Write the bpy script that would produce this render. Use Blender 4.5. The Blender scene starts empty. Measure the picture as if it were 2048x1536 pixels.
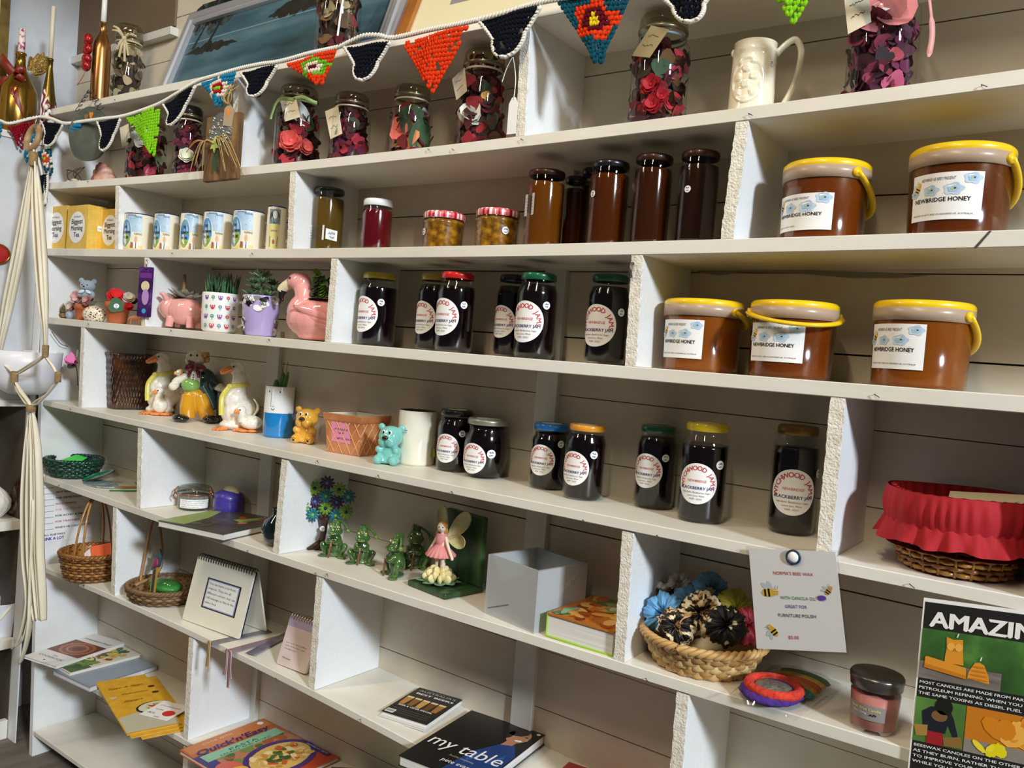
import bpy, bmesh, math, random
import numpy as np
from mathutils import Matrix, Vector, Euler
from math import sin, cos, pi, radians as R
scene = bpy.context.scene
COL = scene.collection
rnd = random.Random(7)

# ------------------------------------------------------------------ camera
FPX = 1639.26
CZ = 1.3372
cam_d = bpy.data.cameras.new('camera')
cam_d.sensor_width = 36.0
cam_d.lens = FPX / 2048 * 36
cam_d.clip_start = 0.02
cam = bpy.data.objects.new('camera', cam_d)
COL.objects.link(cam)
YAW, PIT, ROLL = 0.6266, -0.0315, 0.0771
_F = Vector((-sin(YAW) * cos(PIT), cos(YAW) * cos(PIT), sin(PIT)))
_R0 = _F.cross(Vector((0, 0, 1))).normalized()
_U0 = _R0.cross(_F)
_R = cos(ROLL) * _R0 + sin(ROLL) * _U0
_U = -sin(ROLL) * _R0 + cos(ROLL) * _U0
CAM = Vector((0, -1.2, CZ))
cam.matrix_world = Matrix.Translation(CAM) @ Matrix((_R, _U, -_F)).transposed().to_4x4()
scene.camera = cam

# ------------------------------------------------------------------ light and exposure
scene.view_settings.view_transform = 'Standard'
scene.view_settings.look = 'None'
scene.view_settings.gamma = 1.0
scene.view_settings.use_curve_mapping = False
scene.view_settings.exposure = 0.0
scene.cycles.max_bounces = 8
scene.cycles.transparent_max_bounces = 24
scene.cycles.caustics_reflective = False
scene.cycles.caustics_refractive = False
world = bpy.data.worlds.new('world')
scene.world = world
world.use_nodes = True
_bg = world.node_tree.nodes['Background']
_bg.inputs[0].default_value = (0.80, 0.88, 1.0, 1)
_bg.inputs[1].default_value = 0.055

def area(name, loc, target, sx, sy, power, col):
    d = bpy.data.lights.new(name, 'AREA')
    d.shape = 'RECTANGLE'
    d.size, d.size_y, d.energy, d.color = sx, sy, power, col
    o = bpy.data.objects.new(name, d)
    COL.objects.link(o)
    o.location = loc
    o.rotation_euler = (Vector(target) - Vector(loc)).to_track_quat('-Z', 'Y').to_euler()
    return o
# the shop's two warm ceiling tubes and the daylight that falls in from the right
area('tube_light', (-0.25, -1.45, 2.75), (-0.35, -1.20, 1.0), 0.08, 1.25, 24, (1.0, 0.83, 0.60))
area('tube_light', (-2.0, -1.45, 2.75), (-1.9, -1.20, 1.0), 0.08, 1.25, 22, (1.0, 0.86, 0.66))
area('window_daylight', (6.0, -2.9, 4.1), (-1.2, 0.0, 1.1), 0.7, 0.7, 640, (0.80, 0.90, 1.0))

# ------------------------------------------------------------------ pixel <-> world (2048 x 1536 frame)
def ray(px, py):
    return (_F + _R * ((px - 1024) / FPX) - _U * ((py - 768) / FPX))
def on_y(px, py, y=0.0):
    d = ray(px, py); return CAM + d * ((y - CAM.y) / d.y)
def on_z(px, py, z):
    d = ray(px, py); return CAM + d * ((z - CAM.z) / d.z)
def on_x(px, py, x):
    d = ray(px, py); return CAM + d * ((x - CAM.x) / d.x)
def proj(p):
    q = Vector(p) - CAM
    w = q.dot(_F)
    return 1024 + FPX * q.dot(_R) / w, 768 - FPX * q.dot(_U) / w

SHELF = {1: (0, -0.0148, 1.9565), 2: (0.0108, 0.0226, 1.7507), 3: (0.0069, 0.0121, 1.5479), 4: (0.0034, 0.0038, 1.3397),
         5: (0.0035, 0.0066, 1.0909), 6: (0.0078, 0.0191, 0.8638), 7: (-0.0275, -0.1114, 0.4855), 8: (0, 0.0097, 0.3386), 9: (0, 0, 0.08)}
def sz(k, x):
    a, b, c = SHELF[k]
    return a * x * x + b * x + c
DEPTH = 0.194

def fit(l, t, r, b, k, y=None, rt=1.0, z=None):
    """upright round thing on shelf k whose outline fills the pixel box l,t,r,b (b None: depth y is given)"""
    cx = (l + r) / 2
    ang = np.linspace(0, 2 * pi, 32, endpoint=False)
    def solve(y0):
        p = on_y(cx, (t + (b or t + 100)) / 2, y0)
        v = np.array([p.x, 0.04, 0.12])
        def box(v):
            x, rr, h = v
            z0 = sz(k, x) if z is None else z
            P = [proj((x + q * cos(a), y0 + q * sin(a), zz)) for q, zz in ((rr, z0), (rr * rt, z0 + h)) for a in ang]
            xs, ys = [p_[0] for p_ in P], [p_[1] for p_ in P]
            return np.array([min(xs), max(xs), min(ys), max(ys)])
        tgt = np.array([l, r, t])
        for _ in range(14):
            e = box(v)[:3] - tgt
            J = np.zeros((3, 3))
            for q in range(3):
                w = v.copy(); w[q] += 1e-5
                J[:, q] = (box(w)[:3] - tgt - e) / 1e-5
            dv = np.linalg.solve(J, -e)
            v += np.clip(dv, -0.06, 0.06)
            if np.abs(dv).max() < 1e-7: break
        return v, box(v)[3]
    if y is None:
        lo, hi = 0.0, DEPTH
        for _ in range(16):
            y = (lo + hi) / 2
            if solve(y)[1] > b: lo = y
            else: hi = y
    x, rr, h = solve(y)[0]
    if b is not None and y + rr * max(1, rt) > DEPTH - .003:      # keep clear of the wall
        y = DEPTH - .003 - rr * max(1, rt)
        x, rr, h = solve(y)[0]
    return x, y, (sz(k, x) if z is None else z), rr, h

# ------------------------------------------------------------------ materials
def lin(h):
    if not isinstance(h, str): return tuple(h)[:3] + (1,)
    h = h.lstrip('#')
    c = [int(h[i:i + 2], 16) / 255 for i in (0, 2, 4)]
    return tuple(x / 12.92 if x <= 0.04045 else ((x + 0.055) / 1.055) ** 2.4 for x in c) + (1,)
_mc = {}
def new_mat(name):
    m = bpy.data.materials.new(name); m.use_nodes = True
    nt = m.node_tree
    return m, nt, nt.nodes['Principled BSDF']
def C(h, rough=0.5, metal=0.0, coat=0.0, bump=None, trans=0.0, sheen=0.0, alpha=1.0, spec=0.5):
    """plain colour; bump = (noise scale, strength)"""
    key = (h if isinstance(h, str) else tuple(h), rough, metal, coat, bump, trans, sheen, alpha, spec)
    if key in _mc: return _mc[key]
    m, nt, b = new_mat('paint' if isinstance(h, str) else 'mix')
    b.inputs['Base Color'].default_value = lin(h)
    b.inputs['Roughness'].default_value = rough
    b.inputs['Metallic'].default_value = metal
    b.inputs['Coat Weight'].default_value = coat
    b.inputs['Coat Roughness'].default_value = 0.04
    b.inputs['Transmission Weight'].default_value = trans
    b.inputs['Sheen Weight'].default_value = sheen
    b.inputs['Alpha'].default_value = alpha
    b.inputs['Specular IOR Level'].default_value = spec
    if bump:
        add_bump(nt, b, *bump)
    _mc[key] = m
    return m
def coords(nt, scale=(1, 1, 1)):
    t = nt.nodes.new('ShaderNodeTexCoord'); mp = nt.nodes.new('ShaderNodeMapping')
    mp.inputs['Scale'].default_value = scale
    nt.links.new(t.outputs['Object'], mp.inputs[0])
    return mp.outputs[0]
def add_bump(nt, b, scale, strength, kind='noise', stretch=(1, 1, 1)):
    n = nt.nodes.new('ShaderNodeTexNoise' if kind == 'noise' else 'ShaderNodeTexVoronoi')
    n.inputs['Scale'].default_value = scale
    nt.links.new(coords(nt, stretch), n.inputs['Vector'])
    bp = nt.nodes.new('ShaderNodeBump')
    bp.inputs['Strength'].default_value = strength
    bp.inputs['Distance'].default_value = 0.002
    nt.links.new(n.outputs[0], bp.inputs['Height'])
    nt.links.new(bp.outputs[0], b.inputs['Normal'])
def noisy(cols, scale=20, rough=0.6, stretch=(1, 1, 1), detail=4, bump=None, coat=0.0, kind='noise', metal=0.0, distort=0.0):
    """colour picked from a ramp by a 3D texture; cols = [(position, hex), ...]"""
    key = (tuple(cols), scale, rough, stretch, detail, bump, coat, kind, metal, distort)
    if key in _mc: return _mc[key]
    m, nt, b = new_mat('mottled')
    n = nt.nodes.new({'noise': 'ShaderNodeTexNoise', 'voronoi': 'ShaderNodeTexVoronoi', 'wave': 'ShaderNodeTexWave', 'checker': 'ShaderNodeTexChecker'}[kind])
    if kind == 'noise': n.inputs['Detail'].default_value = detail; n.inputs['Distortion'].default_value = distort
    if kind == 'wave': n.inputs['Distortion'].default_value = distort; n.inputs['Detail'].default_value = detail
    n.inputs['Scale'].default_value = scale
    nt.links.new(coords(nt, stretch), n.inputs['Vector'])
    r = nt.nodes.new('ShaderNodeValToRGB')
    el = r.color_ramp.elements
    while len(el) < len(cols): el.new(0.5)
    for e, (p, h) in zip(el, cols): e.position = p; e.color = lin(h)
    out = n.outputs[1 if kind == 'checker' else 0]
    if kind == 'noise':
        mr = nt.nodes.new('ShaderNodeMapRange')
        mr.inputs[1].default_value = 0.3; mr.inputs[2].default_value = 0.7
        nt.links.new(out, mr.inputs[0]); out = mr.outputs[0]
    nt.links.new(out, r.inputs[0])
    nt.links.new(r.outputs[0], b.inputs['Base Color'])
    b.inputs['Roughness'].default_value = rough
    b.inputs['Coat Weight'].default_value = coat
    b.inputs['Metallic'].default_value = metal
    if bump: add_bump(nt, b, *bump)
    _mc[key] = m
    return m
def glass(tint='#ffffff', name='glass', rough=0.02, base=0.045):
    """thin clear wall: see-through with a mirror sheen that grows to grazing"""
    key = ('glass', tint, rough, base)
    if key in _mc: return _mc[key]
    m = bpy.data.materials.new(name); m.use_nodes = True
    nt = m.node_tree; nt.nodes.clear()
    o = nt.nodes.new('ShaderNodeOutputMaterial'); mx = nt.nodes.new('ShaderNodeMixShader')
    tr = nt.nodes.new('ShaderNodeBsdfTransparent'); gl = nt.nodes.new('ShaderNodeBsdfGlossy'); lw = nt.nodes.new('ShaderNodeLayerWeight')
    p = nt.nodes.new('ShaderNodeMath'); p.operation = 'POWER'; p.inputs[1].default_value = 4.5
    q = nt.nodes.new('ShaderNodeMath'); q.operation = 'MULTIPLY_ADD'; q.inputs[1].default_value = 0.75; q.inputs[2].default_value = base
    nt.links.new(lw.outputs['Facing'], p.inputs[0]); nt.links.new(p.outputs[0], q.inputs[0])
    tr.inputs[0].default_value = lin(tint); gl.inputs['Roughness'].default_value = rough
    nt.links.new(q.outputs[0], mx.inputs[0]); nt.links.new(tr.outputs[0], mx.inputs[1]); nt.links.new(gl.outputs[0], mx.inputs[2])
    nt.links.new(mx.outputs[0], o.inputs[0])
    _mc[key] = m
    return m
GLASS = glass('#fbfdfb')
FILM = glass('#fafafa', 'plastic_film', 0.08, 0.05)

# ------------------------------------------------------------------ mesh builder
_fc = {}
def glyphs(s, shear=0.0, bold=0.0, res=2):
    """triangles of a line of text, size 1, from the origin"""
    key = (s, shear, res)
    if key in _fc: return _fc[key]
    c = bpy.data.curves.new('lettering', 'FONT')
    c.body = s; c.shear = shear; c.resolution_u = res; c.size = 1.0
    o = bpy.data.objects.new('lettering', c)
    COL.objects.link(o)
    dg = bpy.context.evaluated_depsgraph_get(); dg.update()
    me = bpy.data.meshes.new_from_object(o.evaluated_get(dg))
    V = [tuple(v.co[:2]) for v in me.vertices]; Fs = [tuple(p.vertices) for p in me.polygons]
    bpy.data.objects.remove(o); bpy.data.curves.remove(c); bpy.data.meshes.remove(me)
    w = max([v[0] for v in V], default=0.3)
    _fc[key] = (V, Fs, w)
    return _fc[key]

class MB:
    def __init__(s):
        s.v, s.f, s.mi, s.sm, s.mats = [], [], [], [], []
        s.M = Matrix()
    def at(s, loc=(0, 0, 0), rot=(0, 0, 0), scale=(1, 1, 1)):
        s.M = Matrix.LocRotScale(Vector(loc), Euler(rot), Vector(scale) if not isinstance(scale, (int, float)) else Vector((scale,) * 3))
        return s
    def add(s, V, Fs, mat, smooth=True):
        if mat not in s.mats: s.mats.append(mat)
        i, b = s.mats.index(mat), len(s.v)
        M = s.M
        s.v += [tuple(M @ Vector(p)) for p in V]
        s.f += [tuple(b + j for j in f) for f in Fs]
        s.mi += [i] * len(Fs); s.sm += [smooth] * len(Fs)
        return s
    def box(s, lo, hi, mat):
        x0, y0, z0 = lo; x1, y1, z1 = hi
        V = [(x, y, z) for z in (z0, z1) for y in (y0, y1) for x in (x0, x1)]
        return s.add(V, [(0, 2, 3, 1), (4, 5, 7, 6), (0, 1, 5, 4), (2, 6, 7, 3), (0, 4, 6, 2), (1, 3, 7, 5)], mat, False)
    def lathe(s, prof, mat, n=32, cx=0, cy=0, sx=1, sy=1, smooth=True, fn=None):
        """profile [(r, z)] turned about the vertical; fn(angle, r, z) -> (r, z) may modulate it"""
        V, Fs = [], []
        for r, z in prof:
            for k in range(n):
                a = 2 * pi * k / n
                rr, zz = fn(a, r, z) if fn else (r, z)
                V.append((cx + sx * rr * sin(a), cy - sy * rr * cos(a), zz))
        for i in range(len(prof) - 1):
            for k in range(n):
                a, b = i * n + k, i * n + (k + 1) % n
                Fs.append((a, b, b + n, a + n))
        if prof[0][0] > 1e-5 and prof[0][0] < 0: pass
        return s.add(V, Fs, mat, smooth)
    def disc(s, r, z, mat, n=32, cx=0, cy=0, up=True, sx=1, sy=1):
        V = [(cx + sx * r * sin(2 * pi * k / n), cy - sy * r * cos(2 * pi * k / n), z) for k in range(n)]
        return s.add(V, [tuple(range(n)) if up else tuple(range(n))[::-1]], mat, False)
    def tube(s, P, rad, mat, n=8, closed=False, cap=True, flat=None, smooth=True):
        """sweep along points; rad number or list; flat=(w,h) factors squash the section"""
        P = [Vector(p) for p in P]; N = len(P)
        rr = rad if isinstance(rad, (list, tuple)) else [rad] * N
        V, Fs = [], []
        up = None
        for i, p in enumerate(P):
            a = P[(i - 1) % N] if (closed or i > 0) else P[i]
            b = P[(i + 1) % N] if (closed or i < N - 1) else P[i]
            t = (b - a).normalized() if (b - a).length > 1e-9 else Vector((0, 0, 1))
            if up is None:
                up = t.orthogonal().normalized() if abs(t.z) > 0.9 else (Vector((0, 0, 1)) - t * t.z).normalized()
            up = (up - t * up.dot(t))
            up = up.normalized() if up.length > 1e-6 else t.orthogonal().normalized()
            sd = t.cross(up)
            fw, fh = flat or (1, 1)
            for k in range(n):
                an = 2 * pi * k / n
                V.append(tuple(p + sd * (cos(an) * rr[i] * fw) + up * (sin(an) * rr[i] * fh)))
        for i in range(N if closed else N - 1):
            j = (i + 1) % N
            for k in range(n):
                Fs.append((i * n + k, i * n + (k + 1) % n, j * n + (k + 1) % n, j * n + k))
        if cap and not closed:
            Fs += [tuple(range(n))[::-1], tuple(range((N - 1) * n, N * n))]
        return s.add(V, Fs, mat, smooth)
    def ell(s, c, r, mat, rot=(0, 0, 0), nu=12, nv=8):
        if isinstance(r, (int, float)): r = (r, r, r)
        E = Euler(rot).to_matrix()
        V = [Vector((0, 0, -r[2]))]
        for i in range(1, nv):
            a = -pi / 2 + pi * i / nv
            for k in range(nu):
                b = 2 * pi * k / nu
                V.append(Vector((r[0] * cos(a) * cos(b), r[1] * cos(a) * sin(b), r[2] * sin(a))))
        V.append(Vector((0, 0, r[2])))
        Fs = [(0, 1 + (k + 1) % nu, 1 + k) for k in range(nu)]
        for i in range(nv - 2):
            for k in range(nu):
                a, b = 1 + i * nu + k, 1 + i * nu + (k + 1) % nu
                Fs.append((a, b, b + nu, a + nu))
        t = 1 + (nv - 2) * nu
        Fs += [(t + k, t + (k + 1) % nu, len(V) - 1) for k in range(nu)]
        return s.add([tuple(E @ p + Vector(c)) for p in V], Fs, mat)
    def grid(s, fn, nu, nv, mat, smooth=True, wrap=False):
        V = [fn(i / nu, j / nv) for j in range(nv + 1) for i in range(nu + (0 if wrap else 1))]
        w = nu if wrap else nu + 1
        Fs = [(j * w + i, j * w + (i + 1) % w, (j + 1) * w + (i + 1) % w, (j + 1) * w + i) for j in range(nv) for i in range(nu)]
        return s.add(V, Fs, mat, smooth)
    def prism(s, poly, d, mat, fn=None, side=None):
        """2D outline given thickness: fn(u, v, w) -> xyz places it (default x,y,z); w runs 0..d"""
        fn = fn or (lambda u, v, w: (u, v, w))
        n = len(poly)
        V = [fn(u, v, 0) for u, v in poly] + [fn(u, v, d) for u, v in poly]
        s.add(V, [tuple(range(n))[::-1], tuple(range(n, 2 * n))], mat, False)
        return s.add(V, [(i, (i + 1) % n, n + (i + 1) % n, n + i) for i in range(n)], side or mat, False)
    def poly(s, pts, mat, fn=None):
        return s.add([fn(*p) for p in pts] if fn else pts, [tuple(range(len(pts)))], mat, False)
    def text(s, t, x, y, size, mat, fn, align='l', shear=0.0, bold=0.0, width=None, res=2, rot=0.0, sy=1.0):
        V, Fs, w = glyphs(t, shear, bold, res)
        k = size if width is None else width / max(w, 1e-6)
        o = {'l': 0, 'c': -w * k / 2, 'r': -w * k}[align]
        cr, sr = cos(rot), sin(rot)
        strikes = ((-1.2, .5), (1.2, .5), (0, -.6)) if bold else ((0, 0),)
        for m, (sx_, sy_) in enumerate(strikes):     # bold letters are struck three times, slightly offset
            P = []
            for u, v in V:
                a, b = (u + sx_ * bold) * k + o, (v + sy_ * bold) * (size if width is not None else k) * sy
                X, Y = x + a * cr - b * sr, y + a * sr + b * cr
                p = Vector(fn(X, Y))
                if m:
                    n = (Vector(fn(X + 1e-4, Y)) - p).cross(Vector(fn(X, Y + 1e-4)) - p).normalized()
                    p = p + n * (3e-5 * m)
                P.append(tuple(p))
            s.add(P, Fs, mat, False)
        return s
    def sheet(s, u0, u1, v0, v1, mat, fn, n=16):
        """rectangle of label coordinates wrapped smoothly onto its surface"""
        V = [fn(u0 + (u1 - u0) * i / n, v) for v in (v0, v1) for i in range(n + 1)]
        return s.add(V, [(i, i + 1, n + 2 + i, n + 1 + i) for i in range(n)], mat, True)
    def build(s, name, parent=None, bevel=0.0, seg=2, sub=0, remesh=0.0, smooth=0, solid=0.0):
        me = bpy.data.meshes.new(name)
        me.from_pydata(s.v, [], s.f)
        for m in s.mats: me.materials.append(m)
        me.polygons.foreach_set('material_index', s.mi)
        me.polygons.foreach_set('use_smooth', s.sm)
        me.update()
        o = bpy.data.objects.new(name, me)
        COL.objects.link(o)
        if parent: o.parent = parent
        if solid:
            q = o.modifiers.new('solid', 'SOLIDIFY'); q.thickness = solid; q.offset = 0
        if remesh:
            q = o.modifiers.new('remesh', 'REMESH'); q.mode = 'VOXEL'; q.voxel_size = remesh; q.use_smooth_shade = True
        if smooth:
            q = o.modifiers.new('smooth', 'SMOOTH'); q.factor = 0.5; q.iterations = smooth
        if bevel:
            q = o.modifiers.new('bevel', 'BEVEL'); q.width = bevel; q.segments = seg; q.limit_method = 'ANGLE'; q.angle_limit = R(40)
        if sub:
            q = o.modifiers.new('sub', 'SUBSURF'); q.levels = sub; q.render_levels = sub
        return o

def tag(o, label, cat, group=None):
    o['label'] = label; o['category'] = cat
    if group: o['group'] = group
    return o
def thing(name, label, cat, loc=(0, 0, 0), rz=0.0, group=None, rot=None):
    o = bpy.data.objects.new(name, None)
    COL.objects.link(o)
    o.empty_display_size = 0.02
    o.location = loc
    o.rotation_euler = rot or (0, 0, rz)
    return tag(o, label, cat, group)
def structure(o):
    o['kind'] = 'structure'; return o
def circle(r, n=24, cx=0, cy=0, a0=0):
    return [(cx + r * cos(a0 + 2 * pi * k / n), cy + r * sin(a0 + 2 * pi * k / n)) for k in range(n)]
def oval(cx, cy, rx, ry, n=20, rot=0):
    return [(cx + rx * cos(t) * cos(rot) - ry * sin(t) * sin(rot), cy + rx * cos(t) * sin(rot) + ry * sin(t) * cos(rot)) for t in [2 * pi * k / n for k in range(n)]]
def star(cx, cy, r, n=5, q=0.5, a0=pi / 2):
    return [(cx + (r if k % 2 == 0 else r * q) * cos(a0 + pi * k / n), cy + (r if k % 2 == 0 else r * q) * sin(a0 + pi * k / n)) for k in range(2 * n)]
def rect(x0, y0, x1, y1):
    return [(x0, y0), (x1, y0), (x1, y1), (x0, y1)]
def rrect(x0, y0, x1, y1, r, n=4):
    P = []
    for cx, cy, a in ((x1 - r, y0 + r, -pi / 2), (x1 - r, y1 - r, 0), (x0 + r, y1 - r, pi / 2), (x0 + r, y0 + r, pi)):
        P += [(cx + r * cos(a + pi / 2 * i / n), cy + r * sin(a + pi / 2 * i / n)) for i in range(n + 1)]
    return P
def wrap(rad, off=0.0, a0=0.0, slope=0.0):
    """label coordinates (u along the girth, v up) onto a cylinder whose label faces -y; slope: radius change per height"""
    return lambda u, v: ((rad + slope * v + off) * sin(u / rad + a0), -(rad + slope * v + off) * cos(u / rad + a0), v)
def scribble(mb, x, y, w, h, mat, fn, seed=1, lw=0.0004):
    """a few hand-written strokes"""
    q = random.Random(seed)
    n = max(5, int(w / h * 5))
    pts = [(x + w * i / n + q.uniform(-.2, .2) * w / n, y + q.random() * h) for i in range(n + 1)]
    for a, b in zip(pts, pts[1:]):
        d = Vector((b[0] - a[0], b[1] - a[1])); d.normalize(); e = (-d.y * lw, d.x * lw)
        mb.poly([(a[0] - e[0], a[1] - e[1]), (b[0] - e[0], b[1] - e[1]), (b[0] + e[0], b[1] + e[1]), (a[0] + e[0], a[1] + e[1])], mat, fn)
# ------------------------------------------------------------------ the setting
def paint(name, base, dirt, scale=6, rough=0.45, bump=(60, 0.25), stretch=(1, 1, 1)):
    m, nt, b = new_mat(name)
    n = nt.nodes.new('ShaderNodeTexNoise'); n.inputs['Scale'].default_value = scale; n.inputs['Detail'].default_value = 8
    n.inputs['Roughness'].default_value = 0.65
    nt.links.new(coords(nt, stretch), n.inputs['Vector'])
    r = nt.nodes.new('ShaderNodeValToRGB')
    r.color_ramp.elements[0].position = 0.25; r.color_ramp.elements[0].color = lin(dirt)
    r.color_ramp.elements[1].position = 0.55; r.color_ramp.elements[1].color = lin(base)
    nt.links.new(n.outputs[0], r.inputs[0]); nt.links.new(r.outputs[0], b.inputs['Base Color'])
    b.inputs['Roughness'].default_value = rough
    add_bump(nt, b, bump[0], bump[1], 'noise', stretch)
    return m
WHITE = paint('white_shelf_paint', '#e9e5da', '#d8d1bf', 5, 0.4, (45, 0.25), (0.35, 1, 1))
DIVP = paint('white_divider_paint', '#e9eaea', '#dcdad2', 4, 0.5, (220, 0.35))
ROUGH = paint('chipped_board_edge', '#efeade', '#cfc4a8', 60, 0.7, (320, 1.0))
WALLP = paint('weatherboard_paint', '#d6ccb8', '#bda994', 3, 0.5, (30, 0.2), (0.5, 1, 1))
BATP = paint('batten_paint', '#dad8d0', '#c6c1b4', 5, 0.5, (40, 0.2))
CREV = C('#2a2118', 0.9)
GREY = paint('grey_board_paint', '#c9ccd0', '#aeb0b2', 3, 0.5, (30, 0.15))
FLOORP = noisy([(0.0, '#5a5148'), (1.0, '#7d7468')], 3, 0.8, (6, 1, 1), 8)
X0 = -2.69
XR = 0.34
# back wall: horizontal weatherboards with dark gaps, following the tilt of the old building
mb = MB()
mb.box((-3.4, DEPTH + 0.006, 0.0), (1.2, DEPTH + 0.03, 2.9), CREV)
z = 0.0
bh = [0.118, 0.131, 0.125, 0.14, 0.122]
i = 0
wr = random.Random(3)
while z < 2.85:
    h = bh[i % 5]
    g = wr.uniform(0.0012, 0.003)
    dx = 0.012
    V = [(-3.4, DEPTH, z + dx), (1.2, DEPTH, z - dx), (1.2, DEPTH, z + h - g - dx), (-3.4, DEPTH, z + h - g + dx),
         (-3.4, DEPTH + 0.008, z + dx), (1.2, DEPTH + 0.008, z - dx), (1.2, DEPTH + 0.008, z + h - g - dx), (-3.4, DEPTH + 0.008, z + h - g + dx)]
    mb.add(V, [(0, 1, 2, 3), (0, 4, 5, 1), (3, 2, 6, 7)], WALLP, False)
    z += h; i += 1
structure(mb.build('wall_back'))
for n, (a, b, z0, z1) in enumerate((((1070, 800), (1112, 800), 0.02, 1.72), ((517, 960), (541, 960), 0.02, 1.36))):
    xa, xb = on_y(a[0], a[1], DEPTH - 0.012).x, on_y(b[0], b[1], DEPTH - 0.012).x
    mb = MB().box((xa, DEPTH - 0.012, z0), (xb, DEPTH + 0.001, z1), BATP)
    structure(mb.build('trim_%d' % (n + 1), bevel=0.001))
# floor and the room behind the camera
structure(MB().box((-3.4, -4.2, -0.05), (2.6, DEPTH + 0.03, 0.0), FLOORP).build('floor'))
ROOMP = C('#a89f90', 0.8)
structure(MB().box((-3.4, -4.2, 2.9), (-0.35, DEPTH + 0.03, 2.95), ROOMP).build('ceiling'))
# ------------------------------------------------------------------ the shelving unit
unit = thing('wall_shelving', 'white painted timber wall shelving with many crooked cubbyholes along the boarded wall', 'shelving', (0, 0, 0))
def shelf_board(k, x0, x1, t0=0.021, t1=0.021, y0=0.0, nail=0):
    mb = MB(); n = 40
    V = []
    for i in range(n + 1):
        x = x0 + (x1 - x0) * i / n
        z = sz(k, x); t = t0 + (t1 - t0) * i / n
        V += [(x, y0, z - t), (x, y0 + 0.002, z), (x, DEPTH, z), (x, DEPTH, z - t)]
        V[-4] = (x, y0 + 0.0015, z - t); V[-3] = (x, y0, z - 0.0012)
        V.append((x, y0 + 0.0015, z)); V.append((x, y0, z - t + 0.0012))
    Fs = []
    order = [0, 5, 1, 4, 2, 3]
    for i in range(n):
        for a, b in zip(order, order[1:] + order[:1]):
            Fs.append((i * 6 + a, i * 6 + b, (i + 1) * 6 + b, (i + 1) * 6 + a))
    Fs += [tuple(order), tuple(n * 6 + q for q in order[::-1])]
    mb.add(V, Fs, WHITE, False)
    # cracks, bent nails and splinters on the front edge
    q = random.Random(k)
    for _ in range(nail):
        x = q.uniform(x0 + 0.1, min(x1, 0.0) - 0.05); zc = sz(k, x) - q.uniform(0.004, 0.016)
        mb.tube([(x, y0 + 0.001, zc), (x, y0 - 0.004, zc + 0.001), (x + 0.007, y0 - 0.005, zc - 0.003)], 0.0006, C('#3a3630', 0.5, 0.6), 5)
    return mb.build('shelf_board', unit)
shelf_board(1, X0 - 0.085, XR, 0.021, 0.024, nail=5)
shelf_board(2, X0, XR, nail=6)
shelf_board(3, X0, XR, 0.022, 0.022, nail=2)
shelf_board(4, X0 + 0.03, XR, 0.020, 0.022, nail=4)
shelf_board(5, X0 + 0.05, XR, 0.017, 0.018, nail=8)
shelf_board(6, X0 + 0.08, XR, 0.019, 0.018, nail=6)
shelf_board(7, X0 + 0.09, XR, 0.015, 0.018, nail=7)
shelf_board(8, X0 + 0.09, XR, 0.015, 0.015, nail=4)
# low bottom board
mb = MB().box((X0 + 0.11, 0.0, 0.066), (-1.79, DEPTH + 0.0, 0.08), WHITE)
mb.build('bottom_board', unit, bevel=0.0015)

def divider(pt, pb, ktop, kbot, t=0.02, mat=None, y0=0.001, gap=0.0005):
    """upright between two shelves; pt, pb: pixels of its front left edge at top and bottom"""
    a, b = on_y(*pt, 0.0), on_y(*pb, 0.0)
    sl = (a.x - b.x) / max(a.z - b.z, 1e-4)
    xm, zm = (a.x + b.x) / 2, (a.z + b.z) / 2
    X = lambda z: xm + sl * (z - zm)
    q = random.Random(int(pt[0]))
    mb = MB(); n = 26
    zb = sz(kbot, b.x + t / 2) + gap if kbot else 0.0
    zt = sz(ktop, a.x + t / 2) - 0.0205 if ktop else 2.0
    V = []
    for i in range(n + 1):
        z = zb + (zt - zb) * i / n
        j = q.uniform(-0.0009, 0.0009)
        jj = q.uniform(-0.0009, 0.0009)
        V += [(X(z) + j, y0 + 0.0005, z), (X(z) + t + jj, y0 + q.uniform(0, .001), z), (X(z) + t, y0 + 0.006, z), (X(z) + t, DEPTH, z), (X(z), DEPTH, z), (X(z), y0 + 0.006, z)]
    FF, FR = [], []
    for i in range(n):
        for a_ in range(6):
            b_ = (a_ + 1) % 6
            f = (i * 6 + a_, i * 6 + b_, (i + 1) * 6 + b_, (i + 1) * 6 + a_)
            (FF if a_ in (0,) else FR).append(f)
    FR += [tuple(range(6))[::-1], tuple(n * 6 + c for c in range(6))]
    mb.add(V, FR, mat or DIVP, False)
    mb.add(V, FF, ROUGH, False)
    return mb.build('divider', unit)
divider((1040, 80), (1030, 270), 1, 2)
divider((465, 200), (462, 340), 1, 2)
divider((1470, 250), (1440, 476), 2, 3)
divider((579, 348), (573, 495), 2, 3)
divider((230, 378), (228, 497), 2, 3)
divider((1262, 517), (1249, 738), 3, 4)
divider((662, 518), (648, 685), 3, 4)
divider((288, 518), (281, 655), 3, 4)
divider((1660, 800), (1632, 1103), 4, 5)
divider((161, 658), (156, 804), 4, 5)
divider((1244, 1062), (1226, 1322), 5, 6)
divider((563, 912), (545, 1100), 5, 6)
divider((275, 850), (272, 1008), 5, 6)
divider((225, 1012), (221, 1188), 6, 7)
divider((632, 1153), (616, 1368), 6, 7)
divider((1352, 1391), (1340, 1530), 6, 7)
divider((376, 1285), (366, 1465), 7, 8)
divider((366, 1500), (364, 1536), 8, None)
divider((2056, 800), (2052, 1190), 4, 5)
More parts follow.
